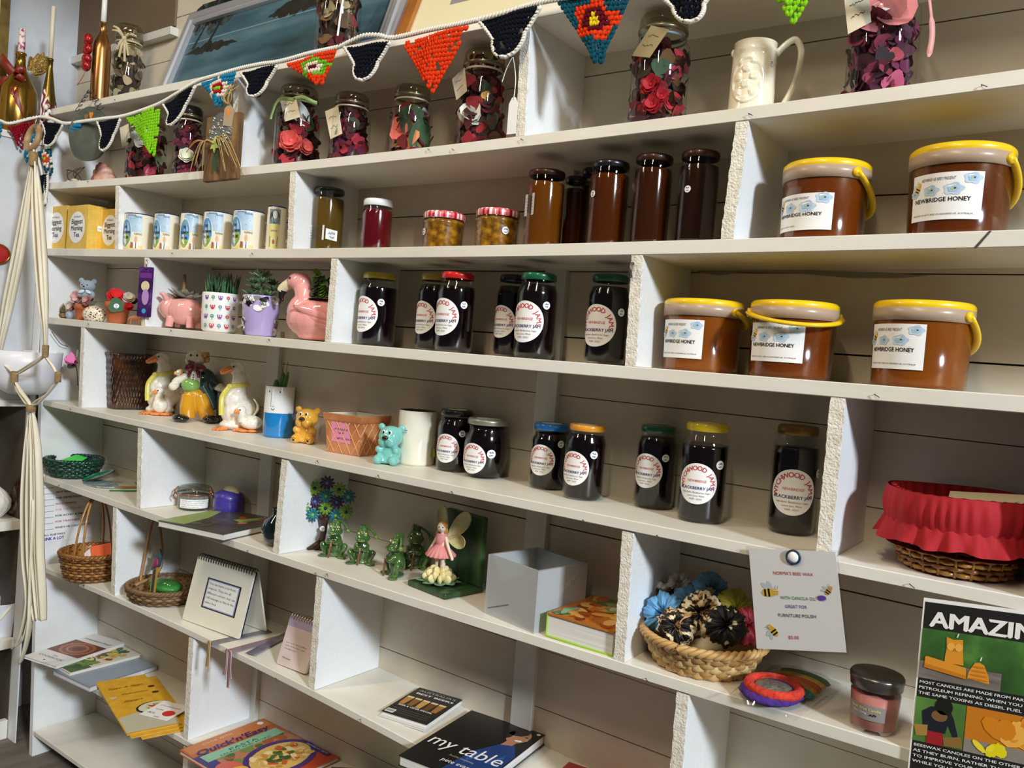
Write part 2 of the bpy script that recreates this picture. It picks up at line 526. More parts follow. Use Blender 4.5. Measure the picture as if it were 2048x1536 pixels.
# left side board of the unit, its inner face towards the room
mb = MB()
V = []
for y in (0.0, DEPTH):
    V += [(-2.735, y, 1.94), (-2.60, y, 0.0), (-2.58, y, 0.0), (-2.715, y, 1.94)]
mb.add(V, [(0, 1, 2, 3), (7, 6, 5, 4), (0, 4, 5, 1), (1, 5, 6, 2), (2, 6, 7, 3), (3, 7, 4, 0)], DIVP, False)
mb.build('side_panel', unit)
# a small hook screwed on the divider edge and a repaired, broken edge
a = on_y(1266, 527, -0.001); b = on_y(1264, 552, -0.001)
MB().tube([a, a + Vector((0, -0.006, 0)), b + Vector((0, -0.007, 0)), b + Vector((-0.004, -0.003, 0)), b], 0.003, C('#6b6258', 0.4, 0.8), 6).build('hook', unit)
a = on_y(1946, 497, 0); b = on_y(1978, 462, 0)
mb = MB()
mb.add([tuple(a + Vector((0, -.0006, 0))), tuple(a + Vector((.004, -.0006, 0))), tuple(b + Vector((.003, -.0006, 0))), tuple(b + Vector((0, -.0006, 0)))], [(0, 1, 2, 3)], C('#4a463c', 0.8), False)
mb.build('crack', unit)
# grey bare patch of the wall boards under the third shelf
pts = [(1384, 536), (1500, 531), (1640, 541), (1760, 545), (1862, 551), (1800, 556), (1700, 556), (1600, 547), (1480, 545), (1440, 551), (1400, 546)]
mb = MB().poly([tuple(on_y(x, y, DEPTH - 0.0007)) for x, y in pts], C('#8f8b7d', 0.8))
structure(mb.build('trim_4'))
# ------------------------------------------------------------------ left end: white return boards with their own shelves
XL = -2.74
structure(MB().box((XL - 0.25, -1.0, 0.0), (XL - 0.22, DEPTH, 2.9), GREY).build('wall_left'))
def lz(px, py): return on_x(px, py, XL).z
left = thing('side_shelving', 'white painted shelf unit at right angles to the main shelves, at its left end', 'shelving', (0, 0, 0))
mb = MB().box((XL - 0.012, -0.9, lz(20, 800)), (XL, 0.0, lz(20, 262) - .021), GREY); mb.build('front_panel', left, bevel=0.002)
for (py, t) in ((800, 0.02), (1042, 0.03), (1278, 0.03)):
    zt = lz(20, py)
    MB().box((XL - 0.22, -0.9, zt - t), (XL + 0.002, -0.002, zt), WHITE).build('shelf_board', left, bevel=0.001)
MB().box((XL - 0.22, -0.9, lz(20, 262) - 0.02), (XL + .004, 0.004, lz(20, 262)), WHITE).build('top_board', left, bevel=0.001)
MB().box((XL - 0.22, -0.9, 0.0), (XL - 0.2, -0.002, lz(20, 800)), C('#574d42', 0.8)).build('dark_back_panel', left)  # dark colour stands in for the gloom inside the cells
MB().box((XL - 0.22, -0.001, 0.0), (XL - .016, 0.006, lz(20, 800) - .02), C('#574d42', 0.8)).build('dark_cell_panel', left)  # panel added so the open cells look dark; its colour carries the shade
MB().box((XL - 0.014, 0.0004, 0.0), (-2.70, 0.004, 1.93), DIVP).build('corner_strip', left)
MB().box((XL - 0.03, -0.9, 0.0), (XL - 0.01, -0.002, 0.06), WHITE).build('plinth', left, bevel=0.001)
# upper wall: white jamb, dark panel and a rail, above the top shelf
ya = DEPTH - 0.02
def wx(px, py): return on_y(px, py, ya)
mb = MB().box((wx(62, 60).x, ya, 1.98), (wx(112, 60).x, DEPTH, 2.75), BATP); structure(mb.build('trim_5', bevel=0.001))
mb = MB().box((wx(112, 60).x, ya + 0.012, wx(200, 92).z), (wx(340, 60).x, DEPTH, 2.75), C('#6f5c46', 0.7, bump=(8, .2))); structure(mb.build('trim_6'))
mb = MB().box((wx(108, 100).x, ya - 0.006, wx(200, 98).z - 0.024), (wx(345, 60).x, DEPTH, wx(200, 98).z), BATP); structure(mb.build('trim_7', bevel=0.001))
# ------------------------------------------------------------------ jars
def angle_at(px, x, y, r, z):
    """angle (0 = facing -y, + towards +x) of the point of a cylinder that shows at pixel column px"""
    v = math.atan2(CAM.x - x, y - CAM.y)
    best = None
    for i in range(-88, 89):
        a = v + R(i)
        u, _ = proj((x + r * sin(a), y - r * cos(a), z))
        if best is None or abs(u - px) < best[0]: best = (abs(u - px), a)
    return best[1]
PAPER = C('#f1f0ee', 0.55)
RED, NAVY, INK, BLUEINK = C('#c0202a', 0.6), C('#22306e', 0.6), C('#3a3a44', 0.7), C('#4a5486', 0.7)
BLACK = C('#0c0c0d', 0.35)
def price_dot(parent, r, a, z, rad, seed, col=PAPER, txt=None):
    mb = MB(); f = wrap(r, 0.0006, a)
    mb.poly(circle(rad, 18), col, lambda u, v: f(u, v + z))
    g = wrap(r, 0.0009, a)
    scribble(mb, -rad * .5, z + rad * .1, rad, rad * .45, BLUEINK, g, seed, rad * 0.06)
    scribble(mb, -rad * .45, z - rad * .6, rad * .8, rad * .4, BLUEINK, g, seed + 9, rad * 0.06)
    return mb.build('price_sticker', parent)
def jam_label(parent, r, a, z, q):
    """round paper label, radius q, wrapped on a jar of radius r"""
    mb = MB(); f = wrap(r, 0.0005, a); g = wrap(r, 0.0009, a)
    cols = 26
    V = []
    for i in range(cols + 1):
        u = -q * cos(pi * i / cols); hq = math.sqrt(max(q * q - u * u, 1e-9))
        V += [f(u, z - hq), f(u, z + hq)]
    mb.add(V, [(2 * i, 2 * i + 2, 2 * i + 3, 2 * i + 1) for i in range(cols)], PAPER, True)
    s = 'WYCHWOOD JAMS'
    aa = R(196)
    step = {'W': 20, 'Y': 15, 'C': 16, 'H': 17, 'O': 18, 'D': 17, ' ': 12, 'J': 12, 'A': 16, 'M': 19, 'S': 14}
    tot = sum(step[c] for c in s)
    k = 212 / tot
    for c in s:
        w = R(step[c] * k); m = aa - w / 2
        if c != ' ':
            mb.text(c, 0.66 * q * cos(m), z + 0.66 * q * sin(m), 0.32 * q, RED, g, 'c', 0, 0.012, rot=m - pi / 2)
        aa -= w
    mb.text('NEWBRIDGE', 0, z + 0.08 * q, 0.17 * q, RED, g, 'c', 0.15, width=0.95 * q)
    mb.text('BLACKBERRY JAM', 0, z - 0.28 * q, 0.2 * q, NAVY, g, 'c', 0, 0.018, width=1.7 * q)
    for i, t in enumerate(('Ingredients: Blackberries, Sugar,', 'Lemon Juice, Water', 'NGM - 3/2021')):
        mb.text(t, 0, z - (0.47 + 0.16 * i) * q, 0.12 * q, INK, g, 'c', width=(1.4, .85, .6)[i] * q, res=1)
    return mb.build('jam_label', parent)
TALL = [(0, .004), (.80, 0), (.93, .02), (1, .07), (1, .745), (.985, .78), (.91, .835), (.85, .87), (.83, .88), (.83, .94)]
SHORT = [(0, .004), (.84, 0), (.95, .02), (1, .06), (1, .72), (.97, .77), (.88, .81), (.86, .88)]
ROUND = [(0, .004), (.62, 0), (.72, .02), (.86, .12), (.96, .28), (1, .45), (.98, .62), (.92, .74), (.84, .80), (.83, .88)]
def lid_part(parent, r, z0, z1, mat, top=None, name='lid'):
    mb = MB()
    h = z1 - z0
    mb.lathe([(r * .96, z0), (r, z0 + h * .08), (r, z0 + h * .7), (r * .96, z0 + h * .92), (r * .9, z1), (r * .84, z1 - h * .06), (0, z1 - h * .06)], mat, 40)
    if top: mb.disc(r * .6, z1 - h * .06 + .0003, top, 24)
    return mb.build(name, parent)
JAM = noisy([(0, '#060203'), (1, '#12040a')], 60, 0.12)
JAMW = GLASS
METALS = {'yellow': C('#e6c91e', .3, 0, .6), 'red': C('#d02018', .3, 0, .6), 'green': C('#14603c', .3, 0, .6), 'black': C('#15151a', .3, 0, .5), 'blue': C('#1f78c8', .3, 0, .6),
          'orange': C('#f0a02a', .3, 0, .6), 'gold': C('#8d6a35', .35, .7), 'silver': C('#a8a795', .35, .6), 'white': C('#f0f2f2', .35, 0, .5), 'brown': C('#3c1706', .4, .2, .3),
          'mustard': C('#c9b023', .3, 0, .6)}
def jam_jar(box, k, lid, shape, label, y=None, lab_r=None, dot=None, q=.85, qz=.40, top=None, seed=1, fill=.86, dz=.62):
    l, t, r, b = box
    x, yy, z, rr, h = fit(l, t, r, b, k, y)
    o = thing('jam_jar', label, 'jam jar', (x, yy, z), group='blackberry jam jars')
    P = {'tall': TALL, 'short': SHORT, 'round': ROUND}[shape]
    pr = [(a * rr, c * h) for a, c in P]
    MB().lathe(pr, GLASS, 40).build('glass_jar', o)
    inner = [(max(a * rr - .0022, 0), max(c * h, .004)) for a, c in P if c <= fill]
    inner += [(inner[-1][0] * .99, fill * h), (0, fill * h)]
    MB().lathe(inner, JAM, 36).build('jam', o)
    lr = {'tall': .87, 'short': .92, 'round': .90}[shape]
    lid_part(o, rr * lr, h * (.915 if shape == 'tall' else .895), h, METALS[lid], top and PAPER)
    zc = qz * h
    if lab_r is not None:
        a = angle_at(lab_r, x, yy, rr, z + zc) - q
        jam_label(o, rr, a, zc, q * rr)
    if dot:
        price_dot(o, rr, angle_at(dot[0], x, yy, rr, z + .6 * h), dz * h, rr * .19, seed)
    return o
J5 = 5
jam_jar((870, 815, 950, 935), 5, 'black', 'short', 'jam jar with black lid behind the round jar, beside the cream pot', lab_r=918, dot=(924, 0), top=1, seed=2, q=.8, qz=.38, dz=.63)
jam_jar((923, 832, 1022, 958), 5, 'silver', 'round', 'round-bellied jam jar with silver lid on the middle shelf', lab_r=972, dot=(984, 0), top=1, seed=3, q=.66, qz=.34, dz=.44)
jam_jar((1056, 842, 1142, 970), 5, 'blue', 'short', 'jam jar with bright blue lid', lab_r=1110, dot=(1121, 0), top=1, seed=4, q=.8, qz=.45, dz=.71)
jam_jar((1123, 844, 1217, 1004), 5, 'orange', 'tall', 'jam jar with orange lid', lab_r=1178, dot=(1188, 0), top=1, seed=5, q=.82, qz=.42, dz=.62)
jam_jar((1265, 846, 1359, 1010), 5, 'green', 'tall', 'jam jar with green lid just behind the yellow-lidded jar of the middle shelf', lab_r=1325, dot=(1331, 0), seed=6, q=.85, qz=.46, dz=.63)
jam_jar((1351, 840, 1464, 1051), 5, 'yellow', 'tall', 'tall jam jar with bright yellow lid at the shelf front, jam smears inside its neck', lab_r=1433, dot=(1440, 0), top=1, seed=7, q=.85, qz=.40, fill=.78, dz=.60)
jam_jar((1532, 846, 1646, 1064), 5, 'gold', 'tall', 'tall jam jar with brass-coloured lid against the divider', lab_r=1627, dot=(1636, 0), seed=8, q=1.0, qz=.40, fill=.80, dz=.58)
# row above: bases at eye height
jam_jar((712, 542, 798, 695), 4, 'mustard', 'tall', 'jam jar with yellow lid standing alone right of the divider, flamingo planter beyond', y=.085, lab_r=756, dot=(762, 0), seed=11, q=.95, qz=.42, fill=.80, dz=.59)
jam_jar((828, 545, 908, 701), 4, 'mustard', 'tall', 'jam jar with yellow lid half hidden behind the red-lidded jar', y=.105, lab_r=871, seed=12, q=.95, qz=.42)
jam_jar((867, 541, 955, 709), 4, 'red', 'tall', 'jam jar with red lid', y=.055, lab_r=918, dot=(928, 0), seed=13, q=.97, qz=.43, fill=.82, dz=.59)
jam_jar((984, 547, 1062, 713), 4, 'black', 'tall', 'jam jar with black lid half hidden behind a green-lidded jar', y=.125, lab_r=1030, seed=14, q=.98, qz=.42)
jam_jar((1025, 542, 1120, 721), 4, 'green', 'tall', 'jam jar with green lid in front of the black-lidded jar', y=.055, lab_r=1087, dot=(1093, 0), seed=15, q=1.0, qz=.42, dz=.62)
jam_jar((1166, 545, 1264, 729), 4, 'green', 'tall', 'jam jar with green lid touching the divider with the metal hook', y=.085, lab_r=1232, dot=(1243, 0), seed=16, q=1.0, qz=.42, dz=.58)

# ---- honey, jelly and marmalade jars on the third shelf
def honey_mat(base, trans=.55):
    m, nt, b = new_mat('honey')
    b.inputs['Base Color'].default_value = lin(base)
    b.inputs['Transmission Weight'].default_value = trans
    b.inputs['Roughness'].default_value = .12
    b.inputs['IOR'].default_value = 1.35
    return m
HJ = [(0, .004), (.86, 0), (.96, .02), (1, .06), (1, .78), (.975, .82), (.91, .85), (.94, .865), (.90, .88), (.90, .94)]
def honey_jar(box, y, lid, col, label, name='honey_jar', trans=.55, fill=.84, sticker=None, dot=None, seed=1, shape=HJ, lidr=.94, group='honey jars', dz=.6, lid0=.922):
    l, t, r = box
    x, yy, z, rr, h = fit(l, t, r, None, 3, y)
    o = thing(name, label, 'jar', (x, yy, z), group=group)
    MB().lathe([(a * rr, c * h) for a, c in shape], GLASS, 40).build('glass_jar', o)
    inner = [(max(a * rr - .002, 0), max(c * h, .003)) for a, c in shape if c <= fill]
    inner += [(inner[-1][0], fill * h), (0, fill * h)]
    MB().lathe(inner, col, 36).build({'honey_jar': 'honey', 'jelly_jar': 'jelly', 'marmalade_jar': 'marmalade'}[name], o)
    if lid: lid_part(o, rr * lidr, h * lid0, h, lid)
    if dot is not None: price_dot(o, rr, angle_at(dot, x, yy, rr, z + .6 * h), dz * h, rr * .17, seed)
    return o, x, yy, z, rr, h
H1, H2, H3, H4 = honey_mat('#8e4e0e'), honey_mat('#6c3009'), honey_mat('#502408'), honey_mat('#3a1c0a')
o, x, y, z, rr, h = honey_jar((617, 371, 692), .085, METALS['black'], honey_mat('#70541e', .35), 'tall jar of cloudy olive-gold honey with black lid and two white labels')
mb = MB(); f = wrap(rr, .0006, angle_at(632, x, y, rr, z)); g = wrap(rr, .0009, angle_at(632, x, y, rr, z))
mb.poly(rect(-.028, .028, .016, .062), PAPER, f)
for i in range(5): mb.text(('HONEY', 'LAVENDER', 'NEWBRIDGE', 'HARVESTED', 'NET 500 G')[i], -.025, .054 - .0062 * i, .005, INK, g, width=.034, res=1)
mb.build('honey_label', o)
mb = MB(); f = wrap(rr, .0012, angle_at(660, x, y, rr, z)); g = wrap(rr, .0015, angle_at(660, x, y, rr, z))
mb.poly([(-.013, .031), (.014, .028), (.014, .052), (-.013, .055)], PAPER, f); scribble(mb, -.008, .042, .016, .006, BLUEINK, g, 4); scribble(mb, -.004, .033, .01, .005, BLUEINK, g, 5)
mb.build('price_label', o)
honey_jar((718, 394, 789), .085, METALS['white'], C('#5a0610', .15, 0, .5), 'deep red jelly jar with white lid', 'jelly_jar', fill=.80, shape=SHORT, lidr=.93, lid0=.87, group='jars of jelly')
GING = noisy([(0, '#b8242c'), (.48, '#c8323a'), (.52, '#f2e9e4'), (1, '#f2e9e4')], 1, .5)
def gingham(scale):
    m, nt, b = new_mat('gingham')
    co = coords(nt, (scale, scale, scale)); sp = nt.nodes.new('ShaderNodeSeparateXYZ'); nt.links.new(co, sp.inputs[0])
    outs = []
    for ax in (0, 1):
        w = nt.nodes.new('ShaderNodeMath'); w.operation = 'FRACT'; nt.links.new(sp.outputs[ax], w.inputs[0])
        g = nt.nodes.new('ShaderNodeMath'); g.operation = 'GREATER_THAN'; g.inputs[1].default_value = .5; nt.links.new(w.outputs[0], g.inputs[0]); outs.append(g.outputs[0])
    a = nt.nodes.new('ShaderNodeMath'); a.operation = 'ADD'; nt.links.new(outs[0], a.inputs[0]); nt.links.new(outs[1], a.inputs[1])
    h = nt.nodes.new('ShaderNodeMath'); h.operation = 'MULTIPLY'; h.inputs[1].default_value = .5; nt.links.new(a.outputs[0], h.inputs[0])
    r = nt.nodes.new('ShaderNodeValToRGB'); r.color_ramp.interpolation = 'CONSTANT'
    el = r.color_ramp.elements; el.new(.5)
    for e, (p, c) in zip(el, ((0, '#f4efec'), (.4, '#dd7078'), (.9, '#bb1420'))): e.position = p; e.color = lin(c)
    nt.links.new(h.outputs[0], r.inputs[0]); nt.links.new(r.outputs[0], b.inputs['Base Color']); b.inputs['Roughness'].default_value = .3
    return m
GING = gingham(95)
MARM = noisy([(0, '#5a3606'), (.5, '#8a5a0a'), (1, '#b8861c')], 90, .25, coat=.5)
SQ = [(0, .004), (.90, 0), (.97, .03), (.98, .08), (1, .6), (1, .70), (1.03, .71), (1.03, .76), (.97, .77), (.97, .85)]
for bx, dt, lb in (((842, 419, 931), 849, 'squat marmalade jar with red gingham lid nearer the red jelly'), ((947, 413, 1041), 1012, 'squat marmalade jar with red gingham lid nearer the honey jars')):
    o, x, y, z, rr, h = honey_jar(bx, .085, None, MARM, lb, 'marmalade_jar', fill=.8, shape=SQ, dot=dt, group='marmalade jars', dz=.47, seed=dt)
    lid_part(o, rr * 1.0, h * .82, h, GING)
BRN, CLR = METALS['brown'], METALS['black']
o, x, y, z, rr, h = honey_jar((1044, 334, 1134), .07, BRN, H1, 'light amber honey jar with brown lid and a nutrition label at its left edge')
mb = MB(); a = angle_at(1052, x, y, rr, z); f = wrap(rr, .0006, a); g = wrap(rr, .0009, a)
mb.poly(rect(-.02, .05 + .01, .012, .10), PAPER, f)
for i in range(6):
    mb.poly(rect(-.018, .064 + i * .0055, .010, .0645 + i * .0055), INK, g); mb.poly(rect(-.004, .0655 + i * .0055, .004, .068 + i * .0055), INK, g)
mb.build('honey_label', o)
honey_jar((1118, 350, 1178), .135, CLR, H3, 'honey jar with black lid mostly hidden behind the light amber jar', seed=21)
honey_jar((1150, 333, 1215), .15, CLR, H4, 'dark honey jar at the back, only its black lid edge and shoulder showing', seed=22)
honey_jar((1169, 316, 1263), .06, CLR, H2, 'dark amber honey jar with black lid and price dot on its left', dot=1186, seed=23)
honey_jar((1256, 303, 1350), .06, BRN, H3, 'dark honey jar with brown lid, second from the divider, dot at its edge', dot=1261, seed=24, dz=.66)
honey_jar((1346, 295, 1444), .06, BRN, H4, 'dark honey jar with brown lid against the divider, price dot in its middle', dot=1376, seed=25, dz=.57)

# ---- honey buckets
YEL = C('#f2c80c', .35, 0, .3)
FROST = C('#c9ae94', .3, alpha=.75)
HONB = noisy([(0, '#6a3208'), (1, '#783c0a')], 3, .22, coat=.3)
HONB2 = noisy([(0, '#84480c'), (1, '#925410')], 3, .22, coat=.3)
HONB3 = noisy([(0, '#5c2a06'), (1, '#683208')], 3, .22, coat=.3)
CLOUD, CLOUD2, BEEY = C('#b9cfe3', .6), C('#8fb3d0', .6), C('#e3c531', .6)
def cloud(mb, f, cx, cy, w):
    P = []
    for k in range(30):
        t = 2 * pi * k / 30
        q = 1 + .13 * sin(5 * t + 1)
        P.append((cx + w * q * cos(t), cy + w * .68 * q * sin(t)))
    mb.poly(P, CLOUD, f)
    P = [(cx + (u - cx) * .55, cy + (v - cy) * .5) for u, v in P]
    g = lambda u, v: tuple(Vector(f(u, v)) + Vector((0, -.0001, 0)))
    mb.poly(P, C('#a5c2dc', .6), g)
    mb.poly(oval(cx + w * .12, cy + w * .05, w * .14, w * .09), C('#20242c', .6), lambda u, v: tuple(Vector(f(u, v)) + Vector((0, -.0003, 0))))
    mb.poly(oval(cx - w * .12, cy, w * .16, w * .08), C('#b7c94a', .6), lambda u, v: tuple(Vector(f(u, v)) + Vector((0, -.0003, 0))))
def bee(mb, f, cx, cy, s, rot=0.3, body='#e8bb2e'):
    g1 = lambda u, v: tuple(Vector(f(u, v)) + Vector((0, -.0002, 0)))
    g2 = lambda u, v: tuple(Vector(f(u, v)) + Vector((0, -.0004, 0)))
    c, d = cos(rot), sin(rot)
    T = lambda u, v: (cx + s * (u * c - v * d), cy + s * (u * d + v * c))
    for a in ((.15, .55, 1.9), (-.25, .5, 2.3)):
        mb.poly([T(*p) for p in oval(a[0], a[1], .42, .2, 14, a[2])], C('#c9d3da', .5), f)
    mb.poly([T(*p) for p in oval(0, 0, .6, .33)], C(body, .6), g1)
    for u in (-.3, 0.02):
        hh = .33 * math.sqrt(1 - (u / .6) ** 2)
        mb.poly([T(u - .08, -hh), T(u + .08, -hh), T(u + .08, hh), T(u - .08, hh)], BLACK, g2)
    mb.poly([T(*p) for p in oval(.58, .05, .25, .25)], C(body, .6), g2)
    for q in (.52, .7): mb.poly([T(*p) for p in oval(q, .12, .06, .08, 10)], C('#ffffff', .5), lambda u, v: tuple(Vector(f(u, v)) + Vector((0, -.0006, 0))))
    for q in (.54, .72): mb.poly([T(*p) for p in oval(q, .11, .03, .04, 8)], BLACK, lambda u, v: tuple(Vector(f(u, v)) + Vector((0, -.0008, 0))))
    for q in (.5, .72): mb.poly([T(q, .28), T(q + .03, .28), T(q + .12, .55), T(q + .09, .55)], INK, g1)
def bucket(box, k, y, hon, lab, label, handle, h_drop=.9, h_out=1.1, b=None, short=False):
    l, t, r = box
    x, yy, z, rb, h = fit(l, t, r, b, k, y, rt=1.09)
    RT = rb * 1.09
    o = thing('honey_bucket', label, 'bucket', (x, yy, z), group='tubs of honey')
    z1, z2 = .80 * h, .915 * h
    sl = lambda zz: rb + (RT * .955 - rb) * zz / z1
    MB().lathe([(0, .002), (rb * .96, .0), (rb, .006), (sl(z1), z1)], hon, 48).build('honey', o)
    MB().lathe([(rb + .0012, 0.0), (rb + .0012, .006), (sl(z1) + .0012, z1), (sl(z1), z1 + .0005)], glass('#f8efe0', 'clear_plastic', .12), 48).build('clear_tub', o)
    MB().lathe([(sl(z1), z1 - .004), (RT, z1 - .004), (RT * 1.005, z2), (RT * .97, z2 + .001), (RT * .9, z2)], FROST, 48).build('rim_band', o)
    MB().lathe([(RT * .99, z2 - .001), (RT * 1.005, z2 + .002), (RT * 1.0, h * .97), (RT * .95, h), (RT * .91, h), (RT * .90, h * .972), (0, h * .972)], YEL, 48).build('lid', o)
    # handle: pivots at +-axis, drops towards 'n'
    ax = Vector((cos(handle), sin(handle), 0)); n = Vector((-sin(handle), cos(handle), 0))
    zp = z1 + (z2 - z1) * .35
    P = []
    for i in range(25):
        t_ = pi * i / 24
        P.append(ax * (RT * 1.045 * cos(t_)) + n * (RT * h_out * sin(t_)) + Vector((0, 0, zp - RT * h_drop * sin(t_) ** 1.0)))
    mb = MB().tube(P, .0042, YEL, 8, flat=(1.35, .8))
    for s in (-1, 1): mb.tube([ax * (s * RT * .99) + Vector((0, 0, zp)), ax * (s * RT * 1.075) + Vector((0, 0, zp))], .007, YEL, 12)
    mb.build('handle', o)
    # label
    zl, zh = lab[2] * h, lab[3] * h
    rm = sl((zl + zh) / 2) + .0012
    a1 = angle_at(lab[1], x, yy, rm, z + zl)
    W = lab[0] * rm
    slope = (RT * .955 - rb) / z1
    cyl0 = sl(0) + .0012
    def f(u, v, e=.0006):
        rr_ = cyl0 + slope * v + e; an = a1 + (u - W) / rm
        return (rr_ * sin(an), -rr_ * cos(an), v)
    g = lambda u, v: f(u, v, .001)
    H = zh - zl
    mb = MB()
    mb.sheet(0, W, zl, zh, PAPER, f)
    for u, v, s in ((.86, .86, .115), (.33, .63, .11), (.63, .64, .125), (.05, .60, .08)): cloud(mb, g, u * W, zl + v * H, s * W)
    bee(mb, g, .11 * W, zl + .70 * H, .12 * W, 1.1)
    mb.text('NEWBRIDGE BEES PRESENT', .17 * W, zl + .84 * H, .06 * H, INK, g, shear=.3, width=.48 * W, res=1, sy=1.5)
    mb.text('NEWBRIDGE HONEY', .07 * W, zl + .385 * H, .13 * H, BLACK, g, bold=.02, width=.78 * W, sy=1.0)
    mb.text('MADE BY RUBY\'S BEES' if short else 'MADE BY RUBY\'S BEES IN NEWBRIDGE, AUSTRALIA', .05 * W, zl + .1 * H, .05 * H, INK, g, shear=.3, width=(.4 if short else .84) * W, res=1)
    mb.build('honey_label', o)
    return o
bucket((1561, 313, 1746), 3, .085, HONB, (1.62, 1662, .12, .57), 'honey tub on the upper right shelf, nearer the divider, label without place name', R(-35), .80, 1.08, short=True)
bucket((1812, 279, 2037), 3, .078, HONB3, (1.5, 1960, .16, .67), 'large honey tub at the right end of the upper shelf', R(-25), .85, 1.05)
bucket((1325, 595, 1491), 4, .095, HONB2, (1.3, 1403, .17, .70), 'honey tub touching the divider, second of the two shelves of tubs', R(-20), .35, 1.1)
bucket((1497, 598, 1681), 4, .08, HONB, (1.45, 1604, .20, .70), 'honey tub whose yellow handle hangs across its front label', R(28) + pi, .28, 1.24)
bucket((1741, 598, 1955), 4, .085, HONB2, (1.36, 1845, .20, .72), 'honey tub standing alone at the right of the lower shelf of tubs', R(-25), .78, 1.05)
# ------------------------------------------------------------------ small shared builders
def mpp(p): return (Vector(p) - CAM).dot(_F) / FPX
def petal(mb, c, n, up, w, h, mat, cup=.35):
    """one curved petal at c facing n, its tip towards up"""
    n = Vector(n).normalized(); up = Vector(up); up = (up - n * up.dot(n)).normalized(); s = up.cross(n)
    c = Vector(c); V = [tuple(c)]; m = 8 if w < .009 else 14
    for k in range(m):
        a = 2 * pi * k / m
        q_ = 1 + (.14 * sin(3 * a + 60 * (c.x + c.z)) if m > 8 else 0); u, v = cos(a) * w * q_, sin(a) * h * q_ + h * .5
        V.append(tuple(c + s * u + up * v + n * (cup * (u * u / max(w, 1e-6) + (v - h * .2) ** 2 / max(h, 1e-6) * .5))))
    mb.add(V, [(0, 1 + k, 1 + (k + 1) % m) for k in range(m)], mat)
def rose(mb, c, n, r, mats, seed=0):
    q = random.Random(seed); n = Vector(n).normalized(); a0 = n.orthogonal().normalized(); b0 = n.cross(a0)
    for ring, (k, rr, lift, tilt) in enumerate(((6, .55, 0, .5), (5, .34, .22, .9), (4, .16, .38, 1.4))):
        for i in range(k):
            t = 2 * pi * i / k + ring * .5 + q.uniform(-.2, .2)
            d = a0 * cos(t) + b0 * sin(t)
            petal(mb, Vector(c) + d * (rr * r * .5) + n * (lift * r * .6), n * 1 + d * -.45 * tilt, d, r * .48, r * .42, mats[i % len(mats)], .5)
    mb.ell(Vector(c) + n * r * .2, r * .2, mats[0], nu=8, nv=6)
def ribbon(mb, P, w, mat, th=.0006, side=None):
    """flat band along points, width w along 'side' (default vertical)"""
    V = []; side = Vector(side or (0, 0, 1))
    P = [Vector(p) for p in P]
    for i, p in enumerate(P):
        t = (P[min(i + 1, len(P) - 1)] - P[max(i - 1, 0)]).normalized()
        s = (side - t * side.dot(t)); s = s.normalized() if s.length > 1e-4 else t.orthogonal().normalized()
        ww = w[i] if isinstance(w, (list, tuple)) else w
        nn = t.cross(s) * th
        V += [tuple(p + s * ww / 2 + nn), tuple(p - s * ww / 2 + nn), tuple(p - s * ww / 2 - nn), tuple(p + s * ww / 2 - nn)]
    Fs = []
    for i in range(len(P) - 1):
        for k in range(4): Fs.append((i * 4 + k, i * 4 + (k + 1) % 4, i * 4 + 4 + (k + 1) % 4, i * 4 + 4 + k))
    Fs += [(0, 1, 2, 3), tuple(len(V) - 4 + k for k in (3, 2, 1, 0))]
    mb.add(V, Fs, mat)
def curve(pts, n=8):
    """smooth path through points (Catmull-Rom)"""
    P = [Vector(p) for p in pts]; out = []
    for i in range(len(P) - 1):
        a, b, c, d = P[max(i - 1, 0)], P[i], P[i + 1], P[min(i + 2, len(P) - 1)]
        for k in range(n):
            t = k / n
            out.append(.5 * ((2 * b) + (c - a) * t + (2 * a - 5 * b + 4 * c - d) * t * t + (3 * b - a - 3 * c + d) * t ** 3))
    return out + [P[-1]]
def card(parent, name, P, th, mat, scr=None, seed=1):
    """paper tag through four 3D corners, a little thick, optional handwriting"""
    P = [Vector(p) for p in P]
    n = (P[1] - P[0]).cross(P[3] - P[0]).normalized()
    V = [tuple(p) for p in P] + [tuple(p - n * th) for p in P]
    mb = MB().add(V, [(0, 1, 2, 3), (7, 6, 5, 4), (0, 4, 5, 1), (1, 5, 6, 2), (2, 6, 7, 3), (3, 7, 4, 0)], mat, False)
    if scr:
        f = lambda u, v: tuple(P[0] + (P[1] - P[0]) * u + (P[3] - P[0]) * v + n * .0004)
        q = random.Random(seed)
        for v in scr:
            m = 9
            pts = [(.2 + .6 * i / m, v + q.random() * .1) for i in range(m + 1)]
            for a, b in zip(pts, pts[1:]): mb.poly([(a[0], a[1]), (b[0], b[1]), (b[0], b[1] + .018), (a[0], a[1] + .018)], INK, f)
    return mb.build(name, parent)
CREAMC = C('#e9dfc4', .7)
TAN = C('#c2b48c', .75)
DRY = [C(c, .8) for c in ('#5a0f1a', '#3a0a14', '#7a1a24', '#6b4a24', '#2c3a1e', '#8a6a3a', '#4a1030', '#a03040', '#241014')]
BROWNS = [C(c, .8) for c in ('#8a7250', '#5c4630', '#a8946c', '#3a2c20', '#c0a888', '#6e5a44')]
